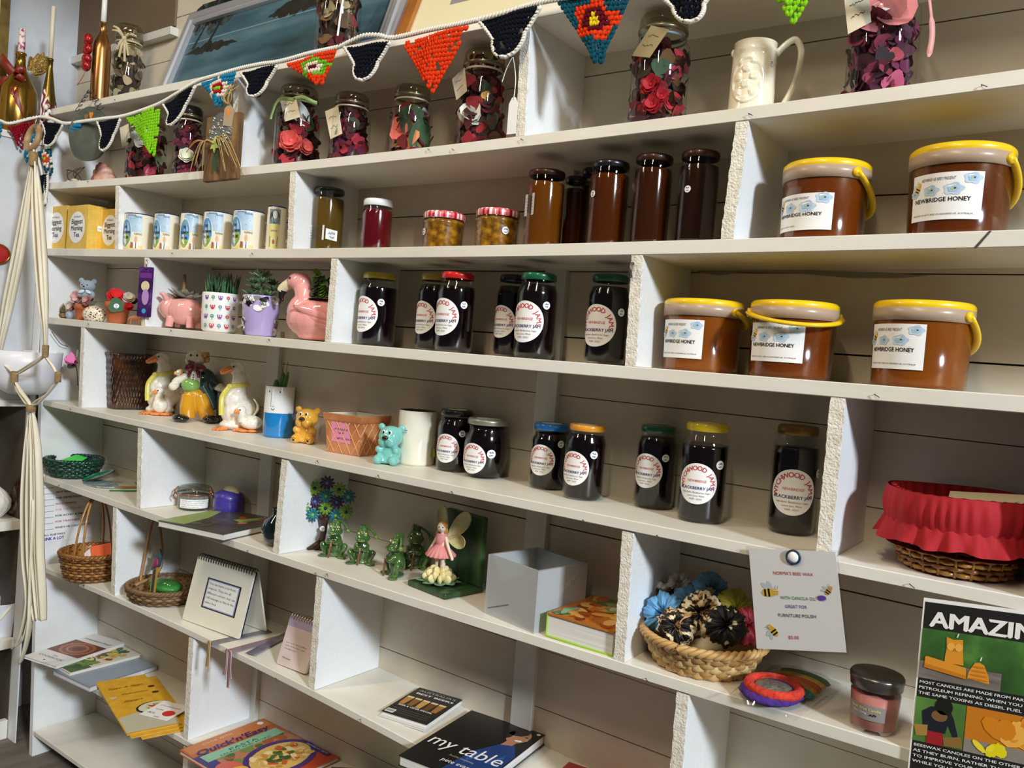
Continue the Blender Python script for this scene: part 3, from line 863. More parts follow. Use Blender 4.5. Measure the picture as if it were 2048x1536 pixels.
def pot_jar(box, y, k, label, mats, n=170, roses=(), tags=(), lidcol=None, seed=1, neck=True, fill=.70, top_fill=None):
    l, t, r = box
    x, yy, z, rr, h = fit(l, t, r, None, k, y)
    o = thing('potpourri_jar', label, 'jar', (x, yy, z), group='glass jars of potpourri')
    MB().lathe([(0, .004), (.93 * rr, 0), (rr, .03 * h), (rr, .66 * h), (.96 * rr, .72 * h), (.80 * rr, .785 * h), (.78 * rr, .83 * h)], GLASS, 36).build('glass_jar', o)
    MB().lathe([(.80 * rr, .825 * h), (.86 * rr, .835 * h), (.86 * rr, .855 * h), (.80 * rr, .87 * h), (.84 * rr, .885 * h), (.82 * rr, .96 * h), (.74 * rr, .99 * h), (0, h)], lidcol or glass('#e6e0cc', 'lid_glass', .04, .10), 36).build('lid', o)
    MB().lathe([(.80 * rr, .832 * h), (.865 * rr, .836 * h), (.875 * rr, .85 * h), (.865 * rr, .866 * h), (.82 * rr, .870 * h)], C('#8f876c', .3, .7), 36).build('lid_rim', o)
    q = random.Random(seed); mb = MB()
    for i in range(int(n * .85)):
        a = q.uniform(0, 2 * pi); zz = (.03 + (fill - .03) * q.random()) * h; rad = rr * q.uniform(.62, .90)
        if zz > .66 * h: rad *= .75
        nd = Vector((sin(a), -cos(a), q.uniform(-.6, .6)))
        s = rr * q.uniform(.15, .36)
        petal(mb, (rad * sin(a), -rad * cos(a), zz), nd + Vector((q.uniform(-.5, .5), q.uniform(-.5, .5), 0)), (q.uniform(-1, 1), q.uniform(-1, 1), q.uniform(-1, 1)), s, s * .8, q.choice(mats), q.uniform(-.3, .4))
    for i in range(60):   # loose bits in the lid and neck
        if not top_fill: break
        a = q.uniform(0, 2 * pi); rad = rr * .7 * math.sqrt(q.random()); zz = q.uniform(.72, .92) * h
        petal(mb, (rad * sin(a), -rad * cos(a), zz), (sin(a), -cos(a), q.uniform(-.5, .5)), (q.uniform(-1, 1), 0, 1), rr * .14, rr * .12, q.choice(top_fill), .2)
    mb.lathe([(rr * .6, .01 * h), (rr * .62, fill * h * .9), (0, fill * h * .95)], mats[min(3, len(mats) - 1)], 16)
    c = mb.build('potpourri', o); c['kind'] = 'stuff'
    va = math.atan2(CAM.x - x, yy - CAM.y)
    for i, (kind, u, v, s, cols) in enumerate(roses):
        a = va + math.asin(max(-.95, min(.95, u))); mb = MB()
        d = Vector((sin(a), -cos(a), 0)); p = d * (rr * .80) + Vector((0, 0, v * h))
        ms = [C(m_, .7) for m_ in cols]
        if kind == 'rose': rose(mb, p, d + Vector((0, 0, .1)), s * rr, ms, i)
        elif kind == 'leaf':
            for j in range(2): petal(mb, p + Vector((0, 0, -s * rr * .4)), d, (.6 - j * .9, 0, 1), s * rr * .5, s * rr * .7, ms[0], .25)
        else:
            for j in range(4):
                petal(mb, p + Vector((0, 0, q.uniform(-.2, .2) * s * rr)), d + Vector((q.uniform(-.4, .4), 0, q.uniform(-.4, .4))), (q.uniform(-1, 1), q.uniform(-.5, .5), q.uniform(-.2, 1)), s * rr * .5, s * rr * .55, ms[j % len(ms)], q.uniform(-.4, .5))
        mb.build({'rose': 'rose_head', 'leaf': 'leaf', 'petal': 'petals'}[kind], o)
    for nm, pxs, mat in tags:
        P = []
        for px, py in pxs:
            w = on_y(px, py, yy - rr * .95 * cos(va)) - Vector((x, yy, z)); P.append(w)
        # shift outwards until it clears the glass
        rm = min(math.hypot(p.x, p.y) for p in P)
        e = Vector((sin(va), -cos(va), 0)) * max(0, rr * 1.06 - rm * .9)
        card(o, nm, [p + e for p in P], .0006, mat, (.62, .3), seed)
    if neck:
        MB().lathe([(.815 * rr, .785 * h), (.83 * rr, .79 * h), (.83 * rr, .80 * h), (.815 * rr, .805 * h)], neck if not isinstance(neck, bool) else CREAMC, 28).build('neck_tie', o)
    return o, x, yy, z, rr, h
REDS = [C(c, .75) for c in ('#8a1020', '#5a0a18', '#b02838', '#3a0810', '#6e2030', '#40301c', '#2a1410')]
PURP = [C(c, .75) for c in ('#4a1030', '#6a1a48', '#3a0a20', '#7a2030', '#2a0c1c', '#8a3048')]
pot_jar((247, 222, 338), .075, 2, 'potpourri jar of crimson petals half hidden by the lime pennant', REDS, roses=(('leaf', .75, .4, .7, ['#9aa88a']), ('petal', -.3, .62, .7, ['#dfe3e6']), ('petal', .3, .12, .5, ['#b02848'])),
        tags=(('paper_tag', ((240, 258), (257, 250), (262, 290), (244, 297)), CREAMC),), seed=31)
pot_jar((342, 205, 412), .07, 2, 'purple potpourri jar with a white rose beside the wooden plaque', PURP, roses=(('rose', -.1, .30, .62, ['#eef0d8', '#dfe4c4']), ('petal', .3, .1, .5, ['#a01848'])), lidcol=C('#2c2430', .25, 0, .5), seed=32, top_fill=PURP)
o, x, y, z, rr, h = pot_jar((543, 160, 645), .075, 2, 'potpourri jar with pale green ribbon and a coral rose', REDS, roses=(('rose', -.25, .30, .62, ['#e0655a', '#d4504a']), ('rose', .45, .26, .45, ['#d8605a', '#c84c48']), ('petal', .1, .62, .7, ['#e4e8ea']), ('leaf', .6, .55, .5, ['#3c5a34'])),
        tags=(('paper_tag', ((570, 249), (600, 240), (591, 200), (560, 206)), CREAMC),), neck=C('#b4cc88', .4, sheen=.3), seed=33, top_fill=DRY)
GRN_RIB = C('#a8c47c', .4)
v = math.atan2(CAM.x - x, y - CAM.y)
P = [on_y(px, py, y - rr * .9) - Vector((x, y, z)) for px, py in ((590, 200), (565, 197), (552, 206), (544, 226), (541, 238))]
mb = MB(); ribbon(mb, curve(P, 5), .009, GRN_RIB); ribbon(mb, curve([on_y(px, py, y - rr * .9) - Vector((x, y, z)) for px, py in ((585, 198), (605, 194), (625, 203), (634, 206))], 5), .008, GRN_RIB)
mb.build('ribbon', o)
pot_jar((655, 176, 746), .08, 2, 'potpourri jar with a curled price tag, between the coral rose jar and the leaf jar', PURP + REDS, roses=(('petal', .5, .3, .5, ['#b83048']), ('leaf', .1, .55, .5, ['#3a4a34'])),
        tags=(('paper_tag', ((661, 283), (684, 272), (676, 217), (650, 228)), CREAMC),), seed=34, top_fill=REDS)
pot_jar((773, 160, 869), .08, 2, 'potpourri jar showing a big coral petal and a green leaf', DRY + [C('#31452c', .7)], roses=(('petal', -.45, .28, 1.0, ['#e2685c', '#d98a60', '#d4584c']), ('leaf', .5, .30, 1.1, ['#3c5c3c']), ('leaf', .0, .55, .8, ['#2f4a30']), ('petal', .7, .6, .5, ['#cfd0d4', '#b05878'])), seed=35, top_fill=None)
pot_jar((907, 86, 1020), .075, 2, 'tall jar of dark red potpourri with white crumpled petals', REDS + DRY, n=230, roses=(('petal', -.45, .30, .85, ['#e8e6dc', '#dcd8cc']), ('petal', .2, .5, .3, ['#c89a50']), ('leaf', .55, .3, .5, ['#4a6048']), ('petal', -.5, .08, .4, ['#c02840'])),
        tags=(('paper_tag', ((913, 206), (934, 188), (929, 141), (904, 165)), CREAMC),), seed=36, top_fill=REDS)
pot_jar((1253, 8, 1388), .075, 2, 'large jar of rose potpourri with a slanting tan tag, beside the cream tankard', REDS + DRY[:6], n=230, roses=(('rose', -.3, .34, .45, ['#b81826', '#a01020']), ('rose', -.2, .18, .42, ['#c01c2c', '#a81424']), ('rose', .1, .25, .35, ['#b01428']), ('leaf', .0, .5, .5, ['#35503c']), ('petal', .6, .22, .45, ['#c42034']), ('petal', .65, .45, .4, ['#c8345c'])),
        tags=(('paper_tag', ((1264, 118), (1299, 122), (1337, 66), (1302, 58)), TAN),), neck=C('#6f8896', .5), seed=37)
o, x, y, z, rr, h = pot_jar((1685, -82, 1853), .075, 2, 'largest potpourri jar, pink and purple petals, right end of the upper shelf', PURP, n=240, roses=(('petal', .0, .56, 1.0, ['#e08a88', '#d87c7c', '#c46a70']), ('petal', .45, .08, .5, ['#c05078']), ('petal', -.4, .72, .7, ['#e6e6e4']), ('petal', .3, .3, .4, ['#c85868'])),
        tags=(('paper_tag', ((1696, 74), (1742, 50), (1736, -20), (1688, 0)), CREAMC),), seed=38)
mb = MB(); P = [on_y(px, py, y - rr * .3) - Vector((x, y, z)) for px, py in ((1855, -30), (1861, 20), (1864, 70), (1857, 114))]
ribbon(mb, curve(P, 4), [.004] * 6 + [.008] * 6 + [.003], C('#d89a94', .5), side=(.8, .5, 0)); mb.build('ribbon', o)
# white string tag hanging beside the divider
o = thing('string_tag', 'white price tag on a long string hanging from the navy pennant', 'price tag', on_y(1022, 268, -.004))
b = Vector(o.location)
MB().prism([(u - .0, w) for u, w in ((-.010, 0), (.010, 0), (.010, .055), (.004, .066), (-.004, .066), (-.010, .055))], .0008, PAPER, lambda u, v, w: (u, w, v)).build('tag_card', o)
p = on_y(1026, 112, -.004) - b
mb = MB(); mb.tube(curve([(0, 0, .062), (.001, 0, .10), tuple(p)], 6), .0009, C('#efece4', .8), 5); mb.tube(curve([tuple(p), tuple(p + Vector((-.012, 0, -.02))), tuple(p + Vector((-.02, -.001, -.045)))], 6), .0008, C('#efece4', .8), 5); mb.build('string', o)

# ------------------------------------------------------------------ cream tankard
x, y, z, rr, h = fit(1452, 74, 1556, None, 2, .075, rt=.93)
CER = C('#efe6cc', .18, 0, .6)
o = thing('cream_tankard', 'cream glazed pottery tankard with a raised oval picture', 'tankard', (x, y, z))
MB().lathe([(0, .002), (.98 * rr, 0), (1.03 * rr, .01), (1.03 * rr, .05 * h), (.99 * rr, .10 * h), (.98 * rr, .14 * h), (.94 * rr, .8 * h), (.93 * rr, .84 * h), (.96 * rr, .86 * h), (.96 * rr, .90 * h), (.92 * rr, .92 * h), (.93 * rr, h), (.88 * rr, h), (.85 * rr, .9 * h), (.85 * rr, .3 * h), (0, .25 * h)], CER, 48).build('body', o)
v = math.atan2(CAM.x - x, y - CAM.y)
hd = Vector((cos(v), sin(v), 0))
MB().tube(curve([hd * .90 * rr + Vector((0, 0, .88 * h)), hd * 1.25 * rr + Vector((0, 0, 1.0 * h)), hd * 1.65 * rr + Vector((0, 0, 1.06 * h)), hd * 1.92 * rr + Vector((0, 0, .9 * h)), hd * 1.80 * rr + Vector((0, 0, .55 * h)), hd * 1.35 * rr + Vector((0, 0, .22 * h)), hd * .94 * rr + Vector((0, 0, .10 * h))], 7), .155 * rr, CER, 12, flat=(1.1, .9)).build('handle', o)
mb = MB(); f = wrap(.955 * rr, .0, v - R(16))
def med(u, w):
    a, b = (u * 2 - 1), w
    q = (1 - b) ; th_ = 2 * pi * u
    px, pz = .74 * rr * q * cos(th_), .31 * h * q * sin(th_) + .47 * h
    bump = .0012 + .0022 * (math.sin(9 * px / rr + 2) * math.cos(14 * pz / h * 2.2) > .15) * (q < .85) + (.0018 if .86 < q < .98 else 0)
    if q > .985: bump = -.001
    g = wrap(.955 * rr, bump, v - R(16)); return g(px, pz)
mb.grid(med, 60, 22, CER, wrap=True); mb.build('medallion', o)
sp = Vector((-cos(v), -sin(v), 0))
MB().ell(sp * .93 * rr + Vector((0, 0, .9 * h)), (.10 * rr, .10 * rr, .05 * h), CER).build('lip', o)
price_dot(o, .955 * rr, v + R(48), .70 * h, .13 * rr, 3)

# ------------------------------------------------------------------ pictures leaning above the top shelf
def leaning(name, label, x0, x1, hgt, y0, y1, bar, fmat, art, matc, cat='picture'):
    lean = math.asin(min(.9, (y1 - y0) / hgt))
    o = thing(name, label, cat, (x0, y0, sz(1, (x0 + x1) / 2) + .0008), rot=(-lean, 0, 0))
    W = x1 - x0; T = .016
    mb = MB()
    for q in ([(0, 0), (W, 0), (W - bar, bar), (bar, bar)], [(W, 0), (W, hgt), (W - bar, hgt - bar), (W - bar, bar)], [(W, hgt), (0, hgt), (bar, hgt - bar), (W - bar, hgt - bar)], [(0, hgt), (0, 0), (bar, bar), (bar, hgt - bar)]):
        mb.prism(q, T, fmat, lambda u, v, w: (u, -w, v))
        q2 = [(q[0][0] * .7 + q[3][0] * .3, q[0][1] * .7 + q[3][1] * .3), (q[1][0] * .7 + q[2][0] * .3, q[1][1] * .7 + q[2][1] * .3), (q[1][0] * .4 + q[2][0] * .6, q[1][1] * .4 + q[2][1] * .6), (q[0][0] * .4 + q[3][0] * .6, q[0][1] * .4 + q[3][1] * .6)]
        mb.prism(q2, .004, fmat, lambda u, v, w: (u, -T - w, v))
    mb.build('frame', o, bevel=.0012)
    mb = MB().box((bar * .9, -.006, bar * .9), (W - bar * .9, -.001, hgt - bar * .9), matc)
    art(mb, W, hgt, lambda u, v: (u, -.0064, v), lambda u, v: (u, -.0068, v))
    mb.build('picture', o)
    return o
SILV = C('#d2d2d6', .3, .6)
TEAL = noisy([(0, '#2c4450'), (.5, '#3f5f6c'), (1, '#5d7c86')], 3, .4, (1, 1, 5), 3)
DARKT = noisy([(0, '#141512'), (1, '#2c2b24')], 40, .5)
DARKL = noisy([(0, '#26302e'), (.6, '#3a4440'), (1, '#58605a')], 60, .5)
pa = on_y(318, 172, .095); pb = on_y(783, 70, .095)
def lake(mb, W, H, f, g):
    q = random.Random(5)
    mb.poly(rect(.03, .19, W - .03, .195), C('#6f8a92', .5), f)
    def isl(x0, x1, yb, hh):
        n = 22
        P = [(x0 + (x1 - x0) * i / n, yb + hh * sin(pi * i / n) * q.uniform(.5, 1)) for i in range(n + 1)]
        P += [(x0 + (x1 - x0) * i / n, yb - hh * .5 * sin(pi * i / n) * q.uniform(.2, 1)) for i in range(n, -1, -1)]
        mb.poly(P, DARKT, f)
    def tree(x, y, s):
        mb.poly([(x - .006, y), (x + .008, y), (x + .03 * s, y + .10 * s), (x + .022 * s, y + .10 * s)], DARKT, g)
        for i in range(26):
            a, r_ = q.uniform(0, 2 * pi), q.uniform(0, 1) ** .5
            mb.poly([(u, v) for u, v in oval(x + .02 * s + .12 * s * r_ * cos(a), y + .16 * s + .08 * s * r_ * sin(a), q.uniform(.02, .04) * s, q.uniform(.015, .05) * s, 9, q.uniform(-.5, .5))], DARKL if i % 3 else DARKT, g if i % 2 else f)
    isl(.05, .30, .155, .03); tree(.15, .17, 1.1); tree(.08, .17, .7)
    isl(.40, .62, .21, .05); tree(.52, .24, 1.2); tree(.60, .26, 1.2)
    for i in range(40): mb.poly([(u, v) for u, v in oval(.52 + q.uniform(-.14, .14), .33 + q.uniform(-.06, .1), .025, .02, 8)], DARKT, g)
PB = pb.x
leaning('lake_painting', 'dark teal painting of lakeside trees in a silver frame, on the top shelf', pa.x, pb.x, .30, .095, .190, .042, SILV, lake, TEAL)
WOODF = noisy([(0, '#8a5220'), (1, '#b8752f')], 12, .3, (1, 1, 1), coat=.4)
pa = on_y(762, 75, .095); pb = on_y(1230, -40, .095)
def small(mb, W, H, f, g):
    mb.poly(rect(.13, .115, .34, .30), C('#8f8c90', .6), f); mb.poly(rect(.14, .125, .33, .29), noisy([(0, '#77818c'), (1, '#a9a39a')], 12, .6), g)
leaning('wood_framed_picture', 'picture with wide cream mount in a brown wooden frame on the top shelf', max(pa.x, PB + .004), pb.x, .26, .095, .187, .034, WOODF, small, C('#e6dcb4', .7))
# ------------------------------------------------------------------ on the top shelf
o, x, y, z, rr, h = pot_jar((216, 40, 293), .125, 1, 'jar of brown dried leaves tied with a raffia bow on the top shelf', BROWNS, n=150, neck=TAN, seed=41, fill=.72)
RAF = C('#c8b48c', .8)
mb = MB()
v = math.atan2(CAM.x - x, y - CAM.y); fr = Vector((sin(v), -cos(v), 0)); sd = Vector((cos(v), sin(v), 0))
c0 = fr * rr * .95 - sd * rr * .3 + Vector((0, 0, .80 * h))
for a, L in ((2.7, .8), (2.4, .9), (.35, .75), (.6, .6), (-1.5, 1.5), (-1.75, 1.3), (-1.3, 1.1), (-2.0, .9)):
    e = c0 + (sd * cos(a) + Vector((0, 0, sin(a)))) * rr * L + fr * .004
    ribbon(mb, curve([c0, (c0 + e) / 2 + fr * .008 + Vector((0, 0, .006)), e], 4), .0065, RAF, side=sd + Vector((0, 0, .5)))
mb.ell(c0, rr * .16, RAF); mb.build('raffia_bow', o)
o, x, y, z, rr, h = pot_jar((627, -95, 729), .022, 1, 'jar of brown and burgundy dried flowers with raffia, in front of the lake painting', BROWNS[:4] + DRY[:4], n=170, neck=False, seed=42, fill=.75)
mb = MB(); v = math.atan2(CAM.x - x, y - CAM.y); fr = Vector((sin(v), -cos(v), 0)); sd = Vector((cos(v), sin(v), 0))
for i, (u, a, b) in enumerate(((-.95, .9, .55), (-.8, .9, .62), (-.1, .9, .55), (.35, .8, .58), (.55, .78, .52), (.2, .8, .66))):
    ribbon(mb, curve([fr * rr * 1.0 + sd * rr * u * .6 + Vector((0, 0, a * h)), fr * rr * 1.06 + sd * rr * u + Vector((0, 0, (a + b) / 2 * h)), fr * rr * 1.04 + sd * rr * (u + .05) + Vector((0, 0, b * h))], 4), .006, RAF, side=sd)
mb.build('raffia', o)
mb = MB()
for i in range(5): mb.ell(fr * rr * 1.06 + sd * rr * (-.3 + .12 * (i % 3)) + Vector((0, 0, (.62 + .06 * (i // 2)) * h)), .007, C('#d8301c', .25, 0, .6), nu=10)
mb.build('berries', o)
mb = MB(); ribbon(mb, curve([fr * rr * 1.05 + sd * rr * .2 + Vector((0, 0, .60 * h)), fr * rr * 1.08 + sd * rr * .1 + Vector((0, 0, .4 * h)), fr * rr * 1.08 + sd * rr * .02 + Vector((0, 0, .1 * h))], 5), .004, PAPER, side=sd); mb.build('white_ribbon', o)
GOLD = C('#9a7832', .22, .9); COPP = C('#9a6c3e', .25, .9); DGOLD = C('#6e5c26', .25, .85)
def bottle(name, label, box, z, x, mat, neck_r=.3, body=.62, yy=None):
    l, t, r = box
    cx = (l + r) / 2
    p = on_x(cx, t + 60, x)
    x_, y_, z_, rr, h = fit(l, t, r, None, 1, p.y, z=z, rt=1.0)
    o = thing(name, label, 'bottle', (x_, y_, z_))
    MB().lathe([(0, .003), (.94 * rr, 0), (rr, .02 * h), (rr, body * h), (.9 * rr, (body + .05) * h), (neck_r * 1.35 * rr, .80 * h), (neck_r * rr, .88 * h), (neck_r * rr, .97 * h), (neck_r * 1.15 * rr, .975 * h), (neck_r * 1.15 * rr, h), (neck_r * .8 * rr, h), (neck_r * .8 * rr, .95 * h), (0, .95 * h)], mat, 32).build('glass_bottle', o)
    return o, rr, h
zt = lz(20, 262) + .0005
o, rr, h = bottle('gold_bottle', 'big gold painted bottle with a red organza bow and a patterned candle', (-6, 94, 80), zt, XL - .12, GOLD, .27, .55)
def candle(o, rr, h, L, mat, dx=0):
    MB().lathe([(0, .93 * h), (rr, .93 * h), (rr * .95, h + L), (rr * .3, h + L + .003), (0, h + L + .002)], mat, 16).build('candle', o)
candle(o, rr * .2, h, .075, noisy([(0, '#e9d9d4'), (.55, '#e9d9d4'), (.7, '#b4607c'), (1, '#a0304c')], 70, .5))
ORG = C('#7a1e0e', .4)
mb = MB(); c0 = Vector((rr * .25, -rr * .15, .66 * h))
for e, w in (((-1.2, -.3, .95), .03), ((-1.2, -.4, .5), .03), ((1.1, .2, .75), .024), ((.3, -.2, .25), .04), ((.75, .1, .2), .04), ((.9, .3, .65), .02)):
    e = Vector((e[0] * rr, e[1] * rr - .02, e[2] * h))
    ribbon(mb, curve([c0, (c0 + e) / 2 + Vector((.012, -.02, .012)), e], 5), [.008] + [w] * 9 + [w * .7], ORG, side=(.6, .3, .8))
mb.ell(c0, .012, ORG); mb.build('organza_bow', o)
GLIT = noisy([(0, '#5a4418'), (.5, '#a8863c'), (1, '#f0dc9c')], 300, .3, metal=.6)
mb = MB(); q = random.Random(8)
for i in range(16):
    a = q.uniform(.2, 2.9); d = Vector((cos(a), .5, sin(a)))
    petal(mb, Vector((.01, .012, .74 * h)) + d * rr * q.uniform(.5, 1.1), (.5, -.8, .3), d, .012, .024, GLIT, .3)
mb.build('glitter_leaves', o)
o, rr, h = bottle('gold_bottle', 'slim gold bottle with a tall ivory candle and red patterned cloth', (77, 113, 116), zt, XL + .01, DGOLD, .38, .5)
candle(o, rr * .33, h, .16, C('#d8cdb2', .5, coat=.2))
CLOTH = noisy([(0, '#6a1824'), (.48, '#7c2030'), (.52, '#d8d0cc'), (1, '#e6e0da')], 34, .8, (1, 1, 1), 0, kind='wave', distort=6)
mb = MB().lathe([(rr * 1.12, .0), (rr * 1.15, .2 * h), (rr * 1.1, .42 * h), (rr * .95, .50 * h), (rr * .80, .54 * h)], CLOTH, 24, fn=lambda a, r, zz: (r * (1 + .06 * sin(7 * a)), zz + .02 * sin(2 * a + 1)))
mb.build('patterned_cloth', o)
mb = MB(); q = random.Random(4)
for i in range(14): mb.ell((rr * q.uniform(.7, 1.9), -rr * q.uniform(.5, 1.2), h * q.uniform(.18, .40)), (.008, .006, .007), C('#e9e2dc' if i % 3 else '#c88a80', .9), nu=8, nv=6)
mb.build('cotton_pieces', o)
# copper bottle with candle and red bow, on the top shelf
x, y, z, rr, h = fit(178, 38, 226, None, 1, .03)
o = thing('copper_bottle', 'copper coloured bottle with white candle and red glitter bow, on the top shelf', 'bottle', (x, y, z))
MB().lathe([(0, .002), (rr * .95, 0), (rr, .01), (rr, .66 * h), (.9 * rr, .76 * h), (.42 * rr, .86 * h), (.36 * rr, .98 * h), (.42 * rr, .985 * h), (.42 * rr, h), (0, h)], COPP, 28).build('glass_bottle', o)
candle(o, rr * .3, h, .09, C('#e6e2dc', .45, coat=.2))
REDG = noisy([(0, '#5a0a0c'), (.6, '#a01414'), (1, '#e0443c')], 260, .3, metal=.3)
mb = MB(); v = math.atan2(CAM.x - x, y - CAM.y); sd = Vector((-cos(v), -sin(v), 0)); fr = Vector((sin(v), -cos(v), 0))
for zz, w in ((.74, .7), (.62, .8), (.50, .75), (.42, .6)): mb.ell(sd * rr * 1.5 + fr * .012 + Vector((0, 0, zz * h)), (rr * w, .012, .017), REDG)
ribbon(mb, curve([sd * rr * 1.4 + fr * .012 + Vector((0, 0, .45 * h)), sd * rr * 1.7 + fr * .014 + Vector((0, 0, .3 * h)), sd * rr * 2.3 + fr * .012 + Vector((0, 0, .16 * h))], 5), .007, REDG, side=fr)
mb.build('glitter_bow', o)
# gold framed picture at the far left, seen as a corner
pa = on_x(14, 76, XL - .20)
o = thing('gold_framed_picture', 'gilt framed picture cut by the left edge of the view, behind the gold bottles', 'picture', (XL - .219, pa.y, zt), rot=(0, 0, R(90)))
mb = MB()
for q in ([(-.4, .0), (0, .0), (-.03, .03), (-.4, .03)], [(0, 0), (0, .5), (-.03, .5), (-.03, .03)]):
    mb.prism(q, .02, noisy([(0, '#5c4a20'), (1, '#8a7238')], 20, .4, metal=.5), lambda u, v, w: (u, -.012 - w, v))
mb.prism([(-.03, .03), (-.03, .5), (-.034, .5), (-.034, .034)], .022, C('#d8c48a', .4, .5), lambda u, v, w: (u, -.012 - w, v))
mb.build('frame', o)
MB().box((-.4, -.014, .03), (-.03, -.012, .5), noisy([(0, '#8a7a42'), (1, '#a8985c')], 8, .6)).build('picture', o)

# ------------------------------------------------------------------ hanging things and shells in the upper left cubbyholes
c = on_y(176, 268, -.012); m = mpp(c); rd = 54 * m
SLATE = noisy([(0, '#3c4038'), (.6, '#565a50'), (1, '#76796c')], 12, .6, bump=(30, .5))
o = thing('slate_ornament', 'round grey slate ornament with two little orange hearts hanging from curly wire', 'ornament', (c.x, c.y, c.z - rd), rz=R(14))
MB().prism([(rd * (1 + .02 * sin(5 * t)) * cos(t), rd + rd * (1 + .02 * sin(5 * t)) * sin(t)) for t in [2 * pi * k / 40 for k in range(40)]], .007, SLATE, lambda u, v, w: (u, w, v)).build('slate_disc', o, bevel=.0015)
HEART = [(0, -1), (.55, -.35), (.9, .2), (.75, .7), (.35, .8), (0, .45), (-.35, .8), (-.75, .7), (-.9, .2), (-.55, -.35)]
for u, v, cc in ((.12, 1.68, '#e08a1c'), (-.12, 1.62, '#8a6a24')):
    MB().prism([(u * rd + p * .0085, v * rd + w * .012) for p, w in HEART], .002, C(cc, .3, .3), lambda u, v, w: (u, -w, v)).build('heart', o)
P = []
for side in (-1, 1):
    for i in range(60):
        t = i / 59
        if side == 1: t = 1 - t
        a = (side * (1 - t) * .62 * rd + .03 * rd, 1.85 * rd + t * .75 * rd)
        P.append((a[0] + .007 * sin(t * 30), -.004 + .006 * cos(t * 30), a[1] + .008 * cos(t * 30)))
MB().tube(P, .0009, C('#2c2a28', .4, .6), 5).build('hanging_wire', o)
# wooden plaque
PL = [on_y(px, py, -.016) for px, py in ((405, 364), (470, 366), (470, 236), (407, 236))]
BARK = noisy([(0, '#3c2814'), (.5, '#6e4e2c'), (1, '#94734a')], 14, .8, (2, 2, .35), bump=(40, .8))
o = thing('wooden_plaque', 'rough wooden plaque with silver tree ornament and raffia, hung on the shelf edge', 'plaque', PL[0])
W, H = PL[1].x - PL[0].x, PL[3].z - PL[0].z
MB().box((0, 0, 0), (W, .014, H), BARK).build('board', o, bevel=.002)
mb = MB().lathe([(0, .003), (.30 * W, .003), (.36 * W, 0)], C('#8e8c86', .35, .8, bump=(220, 1)), 24)
mb.v = [(p[0] + .46 * W, -p[2], p[1] + .74 * H) for p in mb.v]
q = random.Random(2)
for i in range(40):
    a, r_ = q.uniform(0, 2 * pi), .30 * W * q.random() ** .5
    mb.ell((.46 * W + r_ * cos(a), -.003, .76 * H + r_ * sin(a)), (.004, .003, .004), C('#b8b6b0', .3, .9), nu=6, nv=4)
mb.build('silver_ornament', o)
mb = MB(); STRAW = C('#b89a5c', .8); q = random.Random(6)
for i in range(16):
    a = q.uniform(-.3, 1.2) if i % 2 else q.uniform(2.4, 4.4)
    L = q.uniform(.4, .95) * W
    e = (.42 * W + L * cos(a), -.006 - q.random() * .012, .52 * H + L * .4 * sin(a) - (q.uniform(.2, .6) * H if i % 2 else .25 * H * q.random()))
    mb.tube(curve([(.42 * W, -.005, .53 * H), ((.42 * W + e[0]) / 2, -.02, .57 * H + .01 * q.random()), e], 5), .0011, STRAW, 5)
mb.build('raffia', o)
mb = MB().prism(star(.40 * W, .54 * H, .15 * W, 6, .55), .003, C('#b8c86a', .6), lambda u, v, w: (u, -.006 - w, v)); mb.build('flower', o)
mb = MB(); petal(mb, (.42 * W, -.004, .40 * H), (0, -1, 0), (.1, 0, -1), .012, .03, C('#2c4428', .6), .2); mb.build('leaf', o)
# heart shaped wooden tag on twine above the plaque
c = on_y(457, 225, -.02); m = mpp(c)
o = thing('heart_tag', 'small wooden tag with an orange heart on twine above the plaque', 'tag', c, rz=R(10))
MB().prism([(-.016, -.03), (.012, -.034), (.018, .004), (.0, .022), (-.014, .01)], .003, C('#a8947a', .7), lambda u, v, w: (u, w, v)).build('tag', o)
MB().prism([(p * .006, w * .011) for p, w in HEART], .001, C('#ee8a1a', .4), lambda u, v, w: (u, -w, v)).build('heart', o)
mb = MB(); q = random.Random(3)
for i in range(7): mb.tube(curve([(0, -.002, .018), (q.uniform(-.02, .02), -.006, .035), (q.uniform(-.03, .03), -.004, .05 + q.random() * .02)], 4), .0009, STRAW, 5)
mb.build('twine', o)
# shells and dried flowers
x, y, z, rr, h = fit(162, 322, 244, None, 2, .06)
h *= 1.1
o = thing('coral_shell', 'ribbed coral pink seashell lying in the upper left cubbyhole', 'shell', (x, y, z), rz=R(20))
SHELLM = noisy([(0, '#b0563c'), (.5, '#d88a70'), (1, '#e8b49c')], 12, .4, (5, 5, 1))
MB().grid(lambda u, v: ((rr * 1.0 * cos(pi * u) * sin(pi * .5 * v + .001)) * (1 + .05 * sin(u * 50)), rr * .7 * (v - .5) * 1.4, max(0, h * sin(pi * u) * sin(pi * (.15 + .8 * v)) * (1 + .05 * sin(u * 50)))), 48, 14, SHELLM).build('shell_body', o, solid=.002)
c = on_y(124, 308, .12); zz = sz(2, c.x)
o = thing('dried_flower', 'dusky pink dried flower with twigs at the left end of its shelf', 'dried flower', (c.x, c.y, zz))
mb = MB(); q = random.Random(9)
for i in range(34):
    d = Vector((q.uniform(-1, 1), q.uniform(-1, 1), q.uniform(-.4, 1))); petal(mb, Vector((0, 0, c.z - zz)) + d * .018, d, (q.uniform(-1, 1), 0, 1), .014, .03, C(('#b06a70', '#c88a8c', '#8a4a54')[i % 3], .8), .3)
mb.build('flower_head', o)
mb = MB()
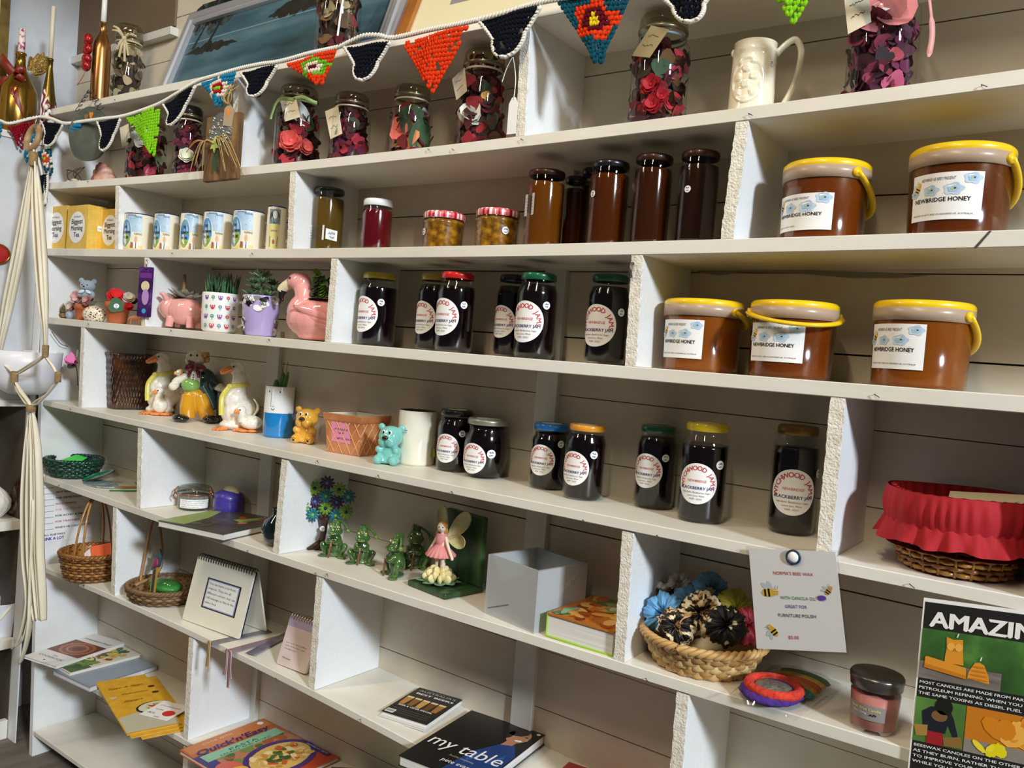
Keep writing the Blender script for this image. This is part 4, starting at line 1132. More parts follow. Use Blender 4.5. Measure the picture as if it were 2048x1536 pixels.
for i in range(6): mb.tube(curve([(q.uniform(-.01, .01), 0, c.z - zz), (.02 + .03 * q.random(), .01, .03), (.05 * q.uniform(-.5, 1.6), q.uniform(-.02, .03), .002)], 5), .0013, C('#5a4a34', .8), 5)
mb.build('twig', o)
c = on_z(150, 352, sz(2, -2.5)); o = thing('shell_fragment', 'small pale shell pieces and curled twigs beside the coral shell', 'shell', on_y(150, 350, .04)); o.location.z = sz(2, o.location.x)
mb = MB()
for i in range(12): mb.ell((q.uniform(-.05, .05), q.uniform(-.02, .02), .006), (q.uniform(.006, .014), .006, .006), C(('#cdb8a0', '#a88a74', '#e0d4c4')[i % 3], .6), (0, 0, q.uniform(0, 3)), 8, 6)
for i in range(6): mb.tube(curve([(q.uniform(-.05, .05), 0, .004), (q.uniform(-.05, .05), -.01, .03), (q.uniform(-.06, .06), 0, .05)], 5), .001, C('#4a3c2c', .8), 5)
mb.build('shell_pieces', o)
# ------------------------------------------------------------------ tea boxes, mugs and pots on the third and fourth shelves
def box_at(k, pl, pr, pt, y, d):
    """width/height of a cuboid whose front left/right bottom corners are at pixel columns pl, pr in plane y"""
    a, b = on_y(pl, 495, y), on_y(pr, 495, y)
    return a.x, b.x, sz(k, (a.x + b.x) / 2), on_y(pl, pt, y).z
YBOX = noisy([(0, '#d8ac3a'), (1, '#e6c058')], 40, .5)
YBOX2 = C('#f0cf6a', .5)
def tea_box(pl, pr, pt, y, d, label, side=True, txt=True):
    x0, x1, z, zt_ = box_at(3, pl, pr, pt, y, d)
    H = zt_ - z; W = x1 - x0
    o = thing('tea_box', label, 'box', (x0, y, z), group='yellow boxes of morning tea')
    mb = MB().box((0, 0, 0), (W, d, H), YBOX)
    mb.poly([(0, -.0003, 0), (W, -.0003, 0), (W, -.0003, H), (0, -.0003, H)], YBOX)
    for i in range(7):     # grid on the side panel
        mb.poly([(W + .0003, d * i / 7, 0), (W + .0003, d * i / 7 + .0008, 0), (W + .0003, d * i / 7 + .0008, H), (W + .0003, d * i / 7, H)], YBOX2)
        mb.poly([(W + .0003, 0, H * i / 7), (W + .0003, d, H * i / 7), (W + .0003, d, H * i / 7 + .0008), (W + .0003, 0, H * i / 7 + .0008)], YBOX2)
    mb.build('carton', o)
    f = lambda u, v: (u, -.0008, v); g = lambda u, v: (u, -.0012, v)
    mb = MB().poly(oval(W / 2, H * .5, W * .40, H * .36, 28), PAPER, f)
    for i, t in enumerate(('Biggest', 'Morning', 'Tea')): mb.text(t, W / 2, H * (.58 - .15 * i), .16 * H, BLACK, g, 'c', bold=.02, width=W * (.56, .58, .28)[i])
    mb.text('AUSTRALIA\'S', W / 2, H * .72, .06 * H, INK, g, 'c', width=W * .35, res=1)
    mb.build('oval_label', o)
    mb = MB().poly([(W + .0006, d * .3, H * .44), (W + .0006, d * .85, H * .44), (W + .0006, d * .85, H * .56), (W + .0006, d * .3, H * .56)], PAPER)
    mb.text('Happiness', .33 * d, H * .475, .06 * H, NAVY, lambda u, v: (W + .0009, u, v), width=.48 * d, res=1); mb.build('side_label', o)
    return o
tea_box(89, 130, 415, .020, .10, 'yellow tea box at the very end of the shelf, leftmost of three')
tea_box(132, 172, 413, .012, .10, 'yellow tea box between two others, its gridded side panel showing')
tea_box(199, 236, 420, .055, .06, 'yellow tea box tucked against the divider, rightmost of three')
MUGC = C('#f2ead2', .15, 0, .6)
GLOB = noisy([(0, '#3f78b0'), (.45, '#5f98c4'), (.52, '#a8b84a'), (.75, '#6f9a4a'), (1, '#c8b45a')], 22, .4, detail=6)
SKY = noisy([(0, '#8fb4d4'), (1, '#cfe0ea')], 16, .4)
BROWNM = noisy([(0, '#7a4a34'), (1, '#b07a54')], 80, .5)
def mug(l, t, r, y, label, a0, tall=False):
    x, yy, z, rr, h = fit(l, t, r, None, 3, y)
    o = thing('mug', label, 'mug', (x, yy, z), group='printed souvenir mugs')
    MB().lathe([(0, .002), (.95 * rr, 0), (rr, .004), (rr, .97 * h), (.98 * rr, h), (.93 * rr, h), (.92 * rr, .1 * h), (0, .08 * h)], MUGC, 40).build('cup', o)
    MB().lathe([(1.004 * rr, .975 * h), (.99 * rr, 1.004 * h), (.93 * rr, 1.004 * h)], C('#222c5c', .2), 40).build('rim_band', o)
    ha = R(165)
    hd = Vector((sin(ha), -cos(ha), 0))
    MB().tube(curve([hd * rr * .97 + Vector((0, 0, .8 * h)), hd * rr * 1.5 + Vector((0, 0, .75 * h)), hd * rr * 1.55 + Vector((0, 0, .4 * h)), hd * rr * .97 + Vector((0, 0, .2 * h))], 6), .09 * rr, MUGC, 8).build('handle', o)
    f = wrap(rr, .0005, a0); g = wrap(rr, .0008, a0); e = wrap(rr, .0011, a0); mb = MB()
    if not tall:
        for i in range(10): mb.poly([(.75 * rr + .13 * rr * (i - 10) , .5 * h), (.75 * rr + .13 * rr * (i - 9), .5 * h), (.75 * rr + .13 * rr * (i - 9), .95 * h), (.75 * rr + .13 * rr * (i - 10), .95 * h)], SKY, f)
        for i in range(12): mb.poly([(-.7 * rr + .13 * rr * i, .03 * h), (-.7 * rr + .13 * rr * (i + 1), .03 * h), (-.7 * rr + .13 * rr * (i + 1), .14 * h), (-.7 * rr + .13 * rr * i, .14 * h)], C('#e0cc8a', .5), f)
        mb.poly([(u, v) for u, v in oval(-.45 * rr, .45 * h, .52 * rr, .40 * h, 28)], C('#f4f2ea', .4), g)
        mb.poly([(u, v) for u, v in oval(-.45 * rr, .45 * h, .47 * rr, .36 * h, 28)], GLOB, e)
        k = wrap(rr, .0015, a0)
        for i, tx in enumerate(('THE', 'MILLENNIUM', '1999 - 2000')): mb.text(tx, -.45 * rr, (.58 - .14 * i) * h, .1 * h, BLACK, k, 'c', 0, .02, width=(.28, .8, .6)[i] * rr)
        mb.text('FLEMING', .25 * rr, .42 * h, .07 * h, BLACK, k, width=.5 * rr); mb.text('TRAVEL', .2 * rr, .88 * h, .06 * h, INK, k, width=.5 * rr, res=1); mb.text('ALEXANDER', -.3 * rr, .92 * h, .06 * h, INK, k, width=.6 * rr, res=1)
        mb.poly([(-.2 * rr, .78 * h), (.3 * rr, .62 * h), (.6 * rr, .74 * h), (.2 * rr, .86 * h)], C('#7f86a8', .5), g)
        mb.poly(oval(.38 * rr, .30 * h, .09 * rr, .09 * h, 12), C('#d8a888', .5), k)                       # little scientist
        mb.poly([(.24 * rr, .06 * h), (.55 * rr, .06 * h), (.48 * rr, .23 * h), (.30 * rr, .23 * h)], C('#f6f4f0', .5), k)
        mb.poly([(.36 * rr, .06 * h), (.43 * rr, .06 * h), (.42 * rr, .22 * h), (.37 * rr, .22 * h)], C('#4a4e78', .5), wrap(rr, .0018, a0))
        mb.poly([(.02 * rr, .06 * h), (.22 * rr, .06 * h), (.2 * rr, .2 * h), (.06 * rr, .22 * h)], BROWNM, k)
    else:
        for i in range(8): mb.poly([(-.6 * rr + .15 * rr * i, .03 * h), (-.45 * rr + .15 * rr * i, .03 * h), (-.45 * rr + .15 * rr * i, .6 * h), (-.6 * rr + .15 * rr * i, .6 * h)], C('#d8cc88', .5), f)
        for i in range(8): mb.poly([(-.6 * rr + .15 * rr * i, .6 * h), (-.45 * rr + .15 * rr * i, .6 * h), (-.45 * rr + .15 * rr * i, .93 * h), (-.6 * rr + .15 * rr * i, .93 * h)], C('#7c8a90', .5), f)
        mb.poly(oval(0, .76 * h, .5 * rr, .15 * h), C('#2f343a', .5), g); mb.poly(oval(.05 * rr, .80 * h, .22 * rr, .09 * h), C('#cfd0c8', .5), e)
        mb.poly(rrect(-.42 * rr, .10 * h, .42 * rr, .33 * h, .05 * rr), C('#3c4850', .5), g); mb.poly(rect(-.25 * rr, .13 * h, .25 * rr, .29 * h), C('#d8cfae', .5), e); mb.poly(oval(0, .21 * h, .12 * rr, .05 * h), C('#b05a38', .5), wrap(rr, .0015, a0))
        mb.text('SIMPSON', 0, .43 * h, .06 * h, INK, g, 'c', width=.7 * rr); mb.text('MOON LANDING', 0, .94 * h, .04 * h, INK, g, 'c', width=.9 * rr, res=1)
    mb.build('printed_picture', o)
    return o
mug(245, 425, 309, .05, 'souvenir mug at the left end of the mug row, against the divider', R(30))
mug(305, 425, 360, .06, 'second souvenir mug from the left in the mug row', R(30))
mug(357, 424, 408, .06, 'souvenir mug in the middle of the row, its globe turned towards the front', R(48))
mug(403, 421, 466, .05, 'fourth souvenir mug from the left in the mug row', R(34))
mug(462, 418, 531, .05, 'souvenir mug next to the tall mug, showing its blank back edge', R(26))
mug(530, 411, 574, .055, 'tall narrow printed mug, rightmost of the mugs', R(40), True)

# ---- bookmark hanging from the shelf edge
c = on_y(287, 634, -.006); tp = on_y(288, 534, -.006); m = mpp(c)
o = thing('bookmark', 'purple bookmark with a metal clip hanging in front of a divider', 'bookmark', (c.x, c.y, c.z), rz=R(18))
H = tp.z - c.z; w = .023
PURB = noisy([(0, '#1c1030'), (.6, '#4a2068'), (1, '#8a5aa8')], 18, .25, coat=.6)
MB().prism(rrect(-w, 0, w, H, .004), .002, PURB, lambda u, v, q: (u, q, v)).build('strip', o)
mb = MB().poly(oval(0, .62 * H, .6 * w, .10 * H), C('#d8cc9c', .4), lambda u, v: (u, -.0006, v)); mb.poly(oval(.1 * w, .40 * H, .5 * w, .16 * H), C('#b48ac0', .4), lambda u, v: (u, -.0009, v)); mb.poly(oval(0, .12 * H, .3 * w, .05 * H), C('#3ca0c8', .3), lambda u, v: (u, -.0009, v))
mb.poly(rect(-.85 * w, .78 * H, .85 * w, .88 * H), C('#6a3080', .4), lambda u, v: (u, -.0006, v)); mb.build('picture', o)
mb = MB().tube([(0, -.001, .97 * H), (0, -.002, 1.06 * H), (0, -.001, 1.14 * H)], .005, C('#c8c8cc', .3, .9), 8, flat=(1, .4)); mb.build('clip', o)

# ---- figurine helper: smooth fused body
def blob(name, parent, parts, mat, vox=.0022, smooth=4):
    mb = MB()
    for p in parts:
        if p[0] == 'e': mb.ell(p[1], p[2], mat, p[3] if len(p) > 3 else (0, 0, 0), 20, 14)
        elif p[0] == 't': mb.tube(curve(p[1], 6), p[2] if not isinstance(p[2], (list, tuple)) else [p[2][0] + (p[2][1] - p[2][0]) * i / (6 * (len(p[1]) - 1)) for i in range(6 * (len(p[1]) - 1) + 1)], mat, 14)
        elif p[0] == 'l': mb.lathe(p[1], mat, 32)
    return mb.build(name, parent, remesh=vox, smooth=smooth)
def S(*v, k=1.0): return tuple(c * k for c in v)
SUCC = [C(c, .5) for c in ('#5f7a58', '#4a6448', '#7a9070', '#87856a')]
def rosette(mb, c, r, n, mats, seed, lift=.5, rings=3, w=.22):
    q = random.Random(seed)
    for ring in range(rings):
        for i in range(n - ring):
            a = 2 * pi * i / (n - ring) + ring * .5 + q.uniform(-.15, .15); el = lift * (.4 + .5 * ring) + q.uniform(-.1, .15)
            L = r * (1 - .2 * ring) * q.uniform(.8, 1.1)
            d = Vector((cos(a) * cos(el), sin(a) * cos(el), sin(el)))
            P = [Vector(c) + d * L * t + Vector((0, 0, .15 * L * t * t)) for t in (0, .35, .7, 1)]
            mb.tube(P, [r * w * .5, r * w, r * w * .8, r * .02], q.choice(mats), 6, flat=(1, .4))
# pig planter
x, y, z, rr, h = fit(330, 588, 402, None, 4, .07)
PINK = C('#e8a69d', .15, 0, .6)
s = h
o = thing('pig_planter', 'pink pottery pig planter holding a grey-green succulent', 'planter', (x, y, z), rz=R(-62))
# pig looks towards local -y ; body along y
blob('pig_body', o, [('e', S(0, .05, .55, k=s), S(.40, .55, .42, k=s)), ('e', S(0, -.42, .60, k=s), S(.34, .3, .33, k=s)), ('e', S(0, -.70, .56, k=s), S(.14, .10, .13, k=s)),
     ('t', [S(-.24, -.25, .35, k=s), S(-.26, -.27, 0.05, k=s)], .11 * s), ('t', [S(.24, -.25, .35, k=s), S(.26, -.27, 0.05, k=s)], .11 * s), ('t', [S(-.22, .36, .35, k=s), S(-.24, .38, .05, k=s)], .11 * s), ('t', [S(.22, .36, .35, k=s), S(.24, .38, 0.05, k=s)], .11 * s),
     ('t', [S(-.2, -.42, .85, k=s), S(-.30, -.5, 1.0, k=s), S(-.34, -.58, .98, k=s)], (.10 * s, .03 * s)), ('t', [S(.2, -.42, .85, k=s), S(.30, -.5, 1.0, k=s), S(.34, -.58, .98, k=s)], (.10 * s, .03 * s)),
     ('t', [S(0, .58, .6, k=s), S(.05, .68, .66, k=s), S(0, .70, .72, k=s)], .035 * s)], PINK, .0018, 3)
mb = MB(); rosette(mb, S(0, .08, .92, k=s), .62 * s, 8, [C(c, .55) for c in ('#6e7466', '#7f7a6e', '#5c6a58', '#8a8478')], 3, .35, 3, .2)
mb.tube(curve([S(.05, 0, .9, k=s), S(.0, -.02, 1.3, k=s), S(-.12, -.1, 1.62, k=s)], 5), .05 * s, C('#8a6a44', .7), 7); mb.build('succulent', o)
mb = MB().disc(.30 * s, .93 * s, C('#33281e', .9), 18); mb.build('soil', o)
# owl mug planter
x, y, z, rr, h = fit(400, 583, 481, None, 4, .062, rt=1.02)
o = thing('owl_mug_planter', 'white mug printed with owls and flowers, planted with spiky green shoots', 'planter', (x, y, z))
MB().lathe([(0, .002), (.80 * rr, 0), (.95 * rr, .006), (.99 * rr, .03), (1.02 * rr, .98 * h), (1.0 * rr, h), (.96 * rr, h), (.94 * rr, .85 * h), (0, .85 * h)], C('#f1f0ec', .15, 0, .6), 40).build('cup', o)
v = math.atan2(CAM.x - x, y - CAM.y)
hd = Vector((cos(v * .9), sin(v * .9), 0))
MB().tube(curve([hd * rr + Vector((0, 0, .82 * h)), hd * rr * 1.45 + Vector((0, 0, .74 * h)), hd * rr * 1.4 + Vector((0, 0, .36 * h)), hd * rr * .98 + Vector((0, 0, .16 * h))], 6), .085 * rr, C('#f1f0ec', .15, 0, .6), 8).build('handle', o)
mb = MB(); f = wrap(rr, .0012, v, .0); g = wrap(rr, .0016, v, .0)
OC = [C(c, .5) for c in ('#8a4a94', '#c83c50', '#3c9a74', '#4f7ea8', '#d02c3c')]
for r_ in range(4):
    for c_ in range(5):
        u, w = (-.82 + .40 * c_ ) * rr, (.87 - .235 * r_) * h; s_ = .13 * rr
        if (r_ + c_) % 2 == 0:
            m_ = OC[0] if r_ % 2 == 0 else OC[1]
            mb.poly([(u - s_, w + s_ * .9), (u - s_ * .5, w + s_ * .7), (u + s_ * .5, w + s_ * .7), (u + s_, w + s_ * .9), (u + s_, w), (u + s_ * .5, w - s_), (u - s_ * .5, w - s_), (u - s_, w)], m_, f)
            for e in (-.4, .4): mb.poly(oval(u + e * s_, w + .25 * s_, .28 * s_, .28 * s_, 8), PAPER, g)
        else:
            m_ = OC[4] if r_ % 2 == 0 and c_ > 1 else OC[2] if c_ < 2 or r_ % 2 == 0 else OC[3]
            mb.poly(star(u, w + .1 * s_, s_ * .95, 6, .6), m_, f); mb.poly(oval(u, w + .1 * s_, .25 * s_, .25 * s_, 8), PAPER, g); mb.poly([(u - .05 * s_, w - s_ * 1.4), (u + .2 * s_, w - s_ * 1.3), (u + .05 * s_, w - s_ * .6), (u - .05 * s_, w - s_ * .6)], OC[2], f)
mb.build('printed_owls', o)
mb = MB(); q = random.Random(11)
for i in range(110):
    a, r_ = q.uniform(0, 2 * pi), .85 * rr * q.random() ** .5
    p = Vector((r_ * cos(a), r_ * sin(a), .85 * h)); L = h * q.uniform(.35, .72); tl = Vector((q.uniform(-.25, .25), q.uniform(-.25, .25), 1))
    mb.tube([p, p + tl * L * .5, p + tl * L + Vector((.004 * q.uniform(-1, 1), 0, 0))], [.0022, .0018, .0004], C(('#2f5a34', '#1f4428', '#3c6a3c')[i % 3], .5), 5)
c_ = mb.build('shoots', o); c_['kind'] = 'stuff'
# lilac pot with spider-leaf plant
x, y, z, rr, h = fit(481, 588, 562, None, 4, .055, rt=1.03)
o = thing('lilac_planter', 'lilac pot with black and white bird pattern and a star-leaved succulent', 'planter', (x, y, z))
MB().lathe([(0, .002), (.86 * rr, 0), (.92 * rr, .004), (1.03 * rr, .97 * h), (1.02 * rr, h), (.97 * rr, h), (.95 * rr, .85 * h), (0, .85 * h)], C('#b6a4d4', .2, 0, .5), 40).build('pot', o)
v = math.atan2(CAM.x - x, y - CAM.y); sl = .11 * rr / h
ff = lambda e: (lambda u, w: ((.92 * rr + sl * w + e) * sin(u / rr + v), -(.92 * rr + sl * w + e) * cos(u / rr + v), w))
mb = MB(); q = random.Random(4); BW = [C('#f2f2ee', .3), C('#111214', .3), C('#8a8a80', .3)]
for i in range(60):
    u = q.uniform(-1.3, 1.3) * rr; lim = .62 + .22 * abs(u / rr + .1); w = q.uniform(min(lim, .9), .95) * h
    if i > 44: u = q.choice((-1.1, -1.25, 1.0, 1.1)) * rr; w = q.uniform(.05, .4) * h
    if i % 5 == 4: mb.tube([ff(.0016)(u + .12 * rr * t, w + .05 * h * sin(3 * t)) for t in (-1, -.5, 0, .5, 1)], .0006, BW[1], 4)
    else: mb.poly([(p, min(r_, .975 * h)) for p, r_ in oval(u, w, .20 * rr, .05 * h, 10, q.uniform(-.9, .6))], BW[(i % 4) % 3 if i % 4 else 0], ff(.0008 + .00002 * i))
mb.build('bird_pattern', o)
mb = MB(); rosette(mb, (-.15 * rr, 0, 1.45 * h), .75 * rr, 9, [C(c, .5) for c in ('#8aa48c', '#6f8e74', '#a8bca0')], 6, .75, 4, .17)
for i in range(9):
    a = 2 * pi * i / 9
    rosette(mb, (.6 * rr * cos(a), .6 * rr * sin(a), (1.0 + .15 * (i % 3)) * h), .55 * rr, 8, [C(c, .5) for c in ('#4f7048', '#6a8a5a', '#3f5c3c')], i, .7, 3, .15)
mb.tube([(-.15 * rr, 0, .8 * h), (-.15 * rr, 0, 1.5 * h)], .004, C('#5f7a58', .6), 6); mb.build('succulent', o)
# flamingo planter
pa = on_y(606, 640, .06); m = mpp(pa); s = 134 * m
x0 = on_y(612, 640, .06).x
z = sz(4, x0)
o = thing('flamingo_planter', 'pink pottery flamingo planter facing left with a small green plant in its back', 'planter', (x0, .06, z), rz=R(18))
# beak towards local -x
blob('flamingo_body', o, [('e', S(.22, 0, .30, k=s), S(.52, .36, .30, k=s)), ('e', S(.30, 0, .42, k=s), S(.44, .33, .22, k=s)), ('e', S(-.08, 0, .42, k=s), S(.22, .22, .26, k=s)), ('t', [S(-.05, 0, .42, k=s), S(-.03, 0, .62, k=s), S(-.10, 0, .80, k=s)], (.20 * s, .135 * s)), ('e', S(-.16, 0, .86, k=s), S(.19, .15, .145, k=s)),
     ('e', S(.22, 0, .06, k=s), S(.32, .24, .07, k=s))], C('#f0a69f', .12, 0, .7), .0025, 4)
blob('beak', o, [('t', [S(-.30, 0, .84, k=s), S(-.42, 0, .76, k=s), S(-.46, 0, .70, k=s)], (.085 * s, .07 * s))], C('#e8dcb8', .15, 0, .6), .0015, 2)
blob('beak_tip', o, [('t', [S(-.43, 0, .73, k=s), S(-.46, 0, .64, k=s), S(-.43, 0, .55, k=s)], (.075 * s, .02 * s))], C('#16130f', .15, 0, .6), .0014, 2)
for sg in (-1, 1): MB().ell(S(-.24, sg * .128, .90, k=s), .02 * s, C('#0c0a0a', .1, 0, .8)).build('eye', o)
for sg in (-1, 1):
    mb = MB()
    for j, (L, zz) in enumerate(((.34, .40), (.28, .33), (.22, .26))): mb.ell(S(.30 + .04 * j, sg * (.335 - .012 * j), zz, k=s), S(L, .03, .06, k=s), C('#eb9f99', .12, 0, .7), (0, .25, 0))
    mb.build('wing', o)
mb = MB().disc(.28 * s, .615 * s, C('#33281e', .9), 20, cx=.34 * s); mb.build('soil', o)
mb = MB(); q = random.Random(5)
for i in range(12):
    b_ = S(.34 + q.uniform(-.15, .15), q.uniform(-.12, .12), .6, k=s)
    tp = Vector(S(.30 + q.uniform(-.22, .22), q.uniform(-.12, .12), q.uniform(.75, 1.0), k=s)); mb.tube([b_, tp], .0016, C('#54502c', .7), 5)
    for k in range(7): petal(mb, tp - Vector((0, 0, .006 * k)), (q.uniform(-.6, .6), -1, .8), (q.uniform(-1, 1), q.uniform(-.5, .5), .5), .008, .009, C(('#6aa832', '#83c046', '#4c8428')[k % 3] if i < 7 else '#3c4a26', .5), .2)
mb.build('plant', o)

# ---- trinkets at the left end of the fourth shelf
def on_shelf(k, px, y, py=600):
    p = on_y(px, py, y); return Vector((p.x, y, sz(k, p.x)))
TERR = C('#b8623a', .7, bump=(60, .2))
def terracotta(o, rr, h):
    MB().lathe([(0, .002), (.68 * rr, 0), (.72 * rr, .003), (.90 * rr, .68 * h), (1.0 * rr, .70 * h), (1.02 * rr, .98 * h), (.98 * rr, h), (.9 * rr, h), (.88 * rr, .8 * h), (0, .8 * h)], TERR, 28).build('pot', o)
x, y, z, rr, h = fit(207, 602, 263, None, 4, .05)
o = thing('terracotta_pot', 'terracotta pot with red felt flowers, a green leaf and a round price sticker', 'pot', (x, y, z), group='little terracotta pots')
terracotta(o, rr, h)
v = math.atan2(CAM.x - x, y - CAM.y); fr = Vector((sin(v), -cos(v), 0)); sd = Vector((cos(v), sin(v), 0))
mb = MB(); petal(mb, fr * rr * 1.06 - sd * rr * .1 + Vector((0, 0, 1.0 * h)), fr, Vector((0, 0, -1)), rr * .62, rr * .6, C('#2c5c30', .6), .1); petal(mb, sd * -rr * .8 + Vector((0, 0, h)), (0, -.3, 1), -sd, rr * .3, rr * .5, C('#2c5c30', .6), .1); mb.build('leaf', o)
for c_, r_, m_, e in ((fr * rr * .3 - sd * rr * .2 + Vector((0, 0, 1.22 * h)), .55, '#d01c20', 1), (fr * rr * .95 + sd * rr * .75 + Vector((0, 0, .78 * h)), .34, '#c81c24', 2), (fr * rr * .4 + sd * rr * .75 + Vector((0, 0, 1.2 * h)), .42, '#e8e2d4', 3), (fr * rr * .2 + sd * rr * 1.1 + Vector((0, 0, 1.1 * h)), .3, '#4a3a2c', 4)):
    mb = MB(); rose(mb, c_, fr + Vector((0, 0, .6)), rr * r_ * 1.5, [C(m_, .8)], e); mb.build('flower', o)
price_dot(o, rr * 1.16, v - .1, .80 * h, .2 * rr, 6)
x, y, z, rr, h = fit(146, 607, 189, None, 4, .06)
o = thing('terracotta_pot', 'smaller terracotta pot with dried pink flowers behind the spotted shell', 'pot', (x, y, z), group='little terracotta pots')
terracotta(o, rr, h)
mb = MB(); q = random.Random(8)
for i in range(16):
    a = q.uniform(0, 2 * pi); petal(mb, (rr * q.uniform(.2, 1.0) * cos(a), rr * q.uniform(.2, 1.0) * sin(a), h * q.uniform(.95, 1.25)), (q.uniform(-.5, .5), -1, .8), (cos(a), sin(a), .6), .011, .014, C(('#48553c', '#6a7458', '#39442e')[i % 3], .7), .2)
mb.build('leaves', o)
for i, (dx, dz_, c_) in enumerate(((-1.0, 1.45, '#cf9a98'), (-.5, 1.25, '#d8b0a8'), (1.6, 1.2, '#c08888'), (-1.8, .7, '#d0b0a4'))):
    mb = MB(); rose(mb, Vector((dx * rr, -.01, dz_ * h)), (.3, -1, .4), rr * .75, [C(c_, .8)], i); mb.build('flower', o)
# grey bear perched over the pots
zb = z + h * 1.0; s = .052
o = thing('grey_teddy', 'tiny pale blue-grey teddy bear sitting up in the small flower pot', 'toy', (x + .022, y - .004, z + h * 1.5), rz=R(35))
GB = C('#93a0aa', .9, sheen=.5)
blob('teddy_body', o, [('e', S(0, 0, .62, k=s), S(.42, .36, .34, k=s)), ('e', S(-.38, 0, .92, k=s), S(.16, .10, .16, k=s)), ('e', S(.38, 0, .92, k=s), S(.16, .10, .16, k=s)), ('e', S(0, -.25, .52, k=s), S(.2, .18, .15, k=s)), ('e', S(0, .02, .12, k=s), S(.36, .28, .26, k=s)), ('e', S(-.36, -.1, .12, k=s), S(.14, .14, .2, k=s)), ('e', S(.36, -.1, .12, k=s), S(.14, .14, .2, k=s))], GB, .0018, 3)
for sg in (-1, 1): MB().ell(S(sg * .15, -.34, .66, k=s), .035 * s, BLACK).build('eye', o)
MB().ell(S(0, -.43, .56, k=s), S(.06, .04, .045, k=s), BLACK).build('nose', o)
mb = MB()
for sg in (-1, 1): mb.ell(S(sg * .2, -.28, .26, k=s), S(.2, .06, .1, k=s), C('#cfe0ea', .5), (0, sg * .4, 0))
mb.build('bow', o)
# spotted cowrie shell
p = on_shelf(4, 189, .03, 628); m = mpp(p)
o = thing('cowrie_shell', 'cream cowrie shell with black spots between the terracotta pots', 'shell', p, rz=R(25))
SPOT = noisy([(0, '#120c08'), (.30, '#1c120c'), (.36, '#e8d8bc'), (1, '#f0e4cc')], 150, .2, kind='voronoi', coat=.7)
MB().grid(lambda u, v: (.036 * cos(2 * pi * u) * sin(pi * v), .024 * sin(2 * pi * u) * sin(pi * v), max(0, .020 - .026 * cos(pi * v)) * (1 if v > .3 else .3)), 28, 14, SPOT, wrap=True).build('shell_body', o)
# small things: twig, pebble-blue egg, coral figure
p = on_shelf(4, 112, .05, 628)
o = thing('bark_stick', 'short brown piece of bark lying at the left end of the shelf', 'stick', p, rz=R(6))
MB().tube([(-.05, 0, .009), (-.02, 0, .0095), (.02, .001, .009), (.055, 0, .009)], .009, BARK, 9).build('stick', o)
mb = MB(); q = random.Random(7)
for i in range(8): petal(mb, (.035 + q.uniform(-.012, .012), -.004, .022 + .006 * q.random()), (q.uniform(-.5, .5), -1, .5), (q.uniform(-1, 1), 0, 1), .009, .012, C(('#c4a894', '#a88e7c', '#56603c')[i % 3], .8), .3)
mb.build('dried_blossom', o)
p = on_shelf(4, 139, .04, 628)
o = tag(MB().ell((0, 0, .012), (.012, .011, .0125), C('#9aa2b4', .3), nu=16, nv=12).build('grey_pebble'), 'little blue-grey polished pebble beside the small terracotta pot', 'pebble'); o.location = p
p = on_shelf(4, 271, .04, 630)
o = thing('coral_horse', 'tiny coral-orange horse figurine beside the larger terracotta pot', 'figurine', p, rz=R(70)); s = .026
blob('horse_body', o, [('e', S(0, 0, .75, k=s), S(.55, .28, .28, k=s)), ('t', [S(.42, 0, .8, k=s), S(.62, 0, 1.25, k=s)], (.2 * s, .13 * s)), ('t', [S(.58, 0, 1.3, k=s), S(.9, 0, 1.15, k=s)], (.15 * s, .10 * s))] + [('t', [S(a, b, .6, k=s), S(a * 1.05, b, .05, k=s)], .09 * s) for a in (-.4, .38) for b in (-.16, .16)] + [('t', [S(-.5, 0, .85, k=s), S(-.75, 0, .5, k=s)], (.08 * s, .04 * s))], C('#e09068', .4, 0, .3), .0013, 2)
# ------------------------------------------------------------------ the long middle shelf: vases and figurines
def on_shelf_px(k, px, py, dz=0.0):
    x = -1.0
    for _ in range(12): p = on_z(px, py, sz(k, x) + dz); x = p.x
    return p
def facing(x, y): return math.atan2(CAM.x - x, y - CAM.y)
def fig(name, label, cat, box, k, group=None, turn=0.0, y=None):
    """thing for a figurine: local x = picture right, local -y = towards the viewer; returns also its height"""
    x, yy, z, rr, h = fit(*box, k, y)
    o = thing(name, label, cat, (x, yy, z), rz=facing(x, yy) + turn, group=group)
    return o, rr, h
WICK = noisy([(0, '#1a0b05'), (.5, '#361a0a'), (1, '#55300f')], 50, .12, (1, 1, .35), coat=.8, bump=(90, .6, 'noise', (1, 1, .3)))
x, y, z, rr, h = fit(198, 702, 306, None, 5, .128)
o = thing('wicker_vase', 'glossy dark brown square vase moulded like basketwork, behind the first goose', 'vase', (x, y, z))
v = facing(x, y)
def sq(a0, n=5.0, rib=0.0, m=44):
    def fn(a, r, zz):
        b = a - a0
        q = (abs(cos(b)) ** n + abs(sin(b)) ** n) ** (-1 / n)
        return r * q * (1 + rib * sin(m * a) * (1 if int(zz / h * 9) % 2 else -1)), zz
    return fn
mb = MB(); pr = [(0, .003), (.70 * rr, 0), (.74 * rr, .004)]
for i in range(1, 28):
    t = i / 28
    pr.append(((.74 + .14 * t) * rr * (1 + .008 * (i % 3 == 0)), h * t * .95))
pr += [(.92 * rr, .95 * h), (.93 * rr, .99 * h), (.88 * rr, h), (.82 * rr, .97 * h), (.70 * rr, .1 * h), (0, .08 * h)]
mb.lathe(pr, WICK, 176, fn=sq(v + R(18), 5.0, .022)); mb.build('vase', o)
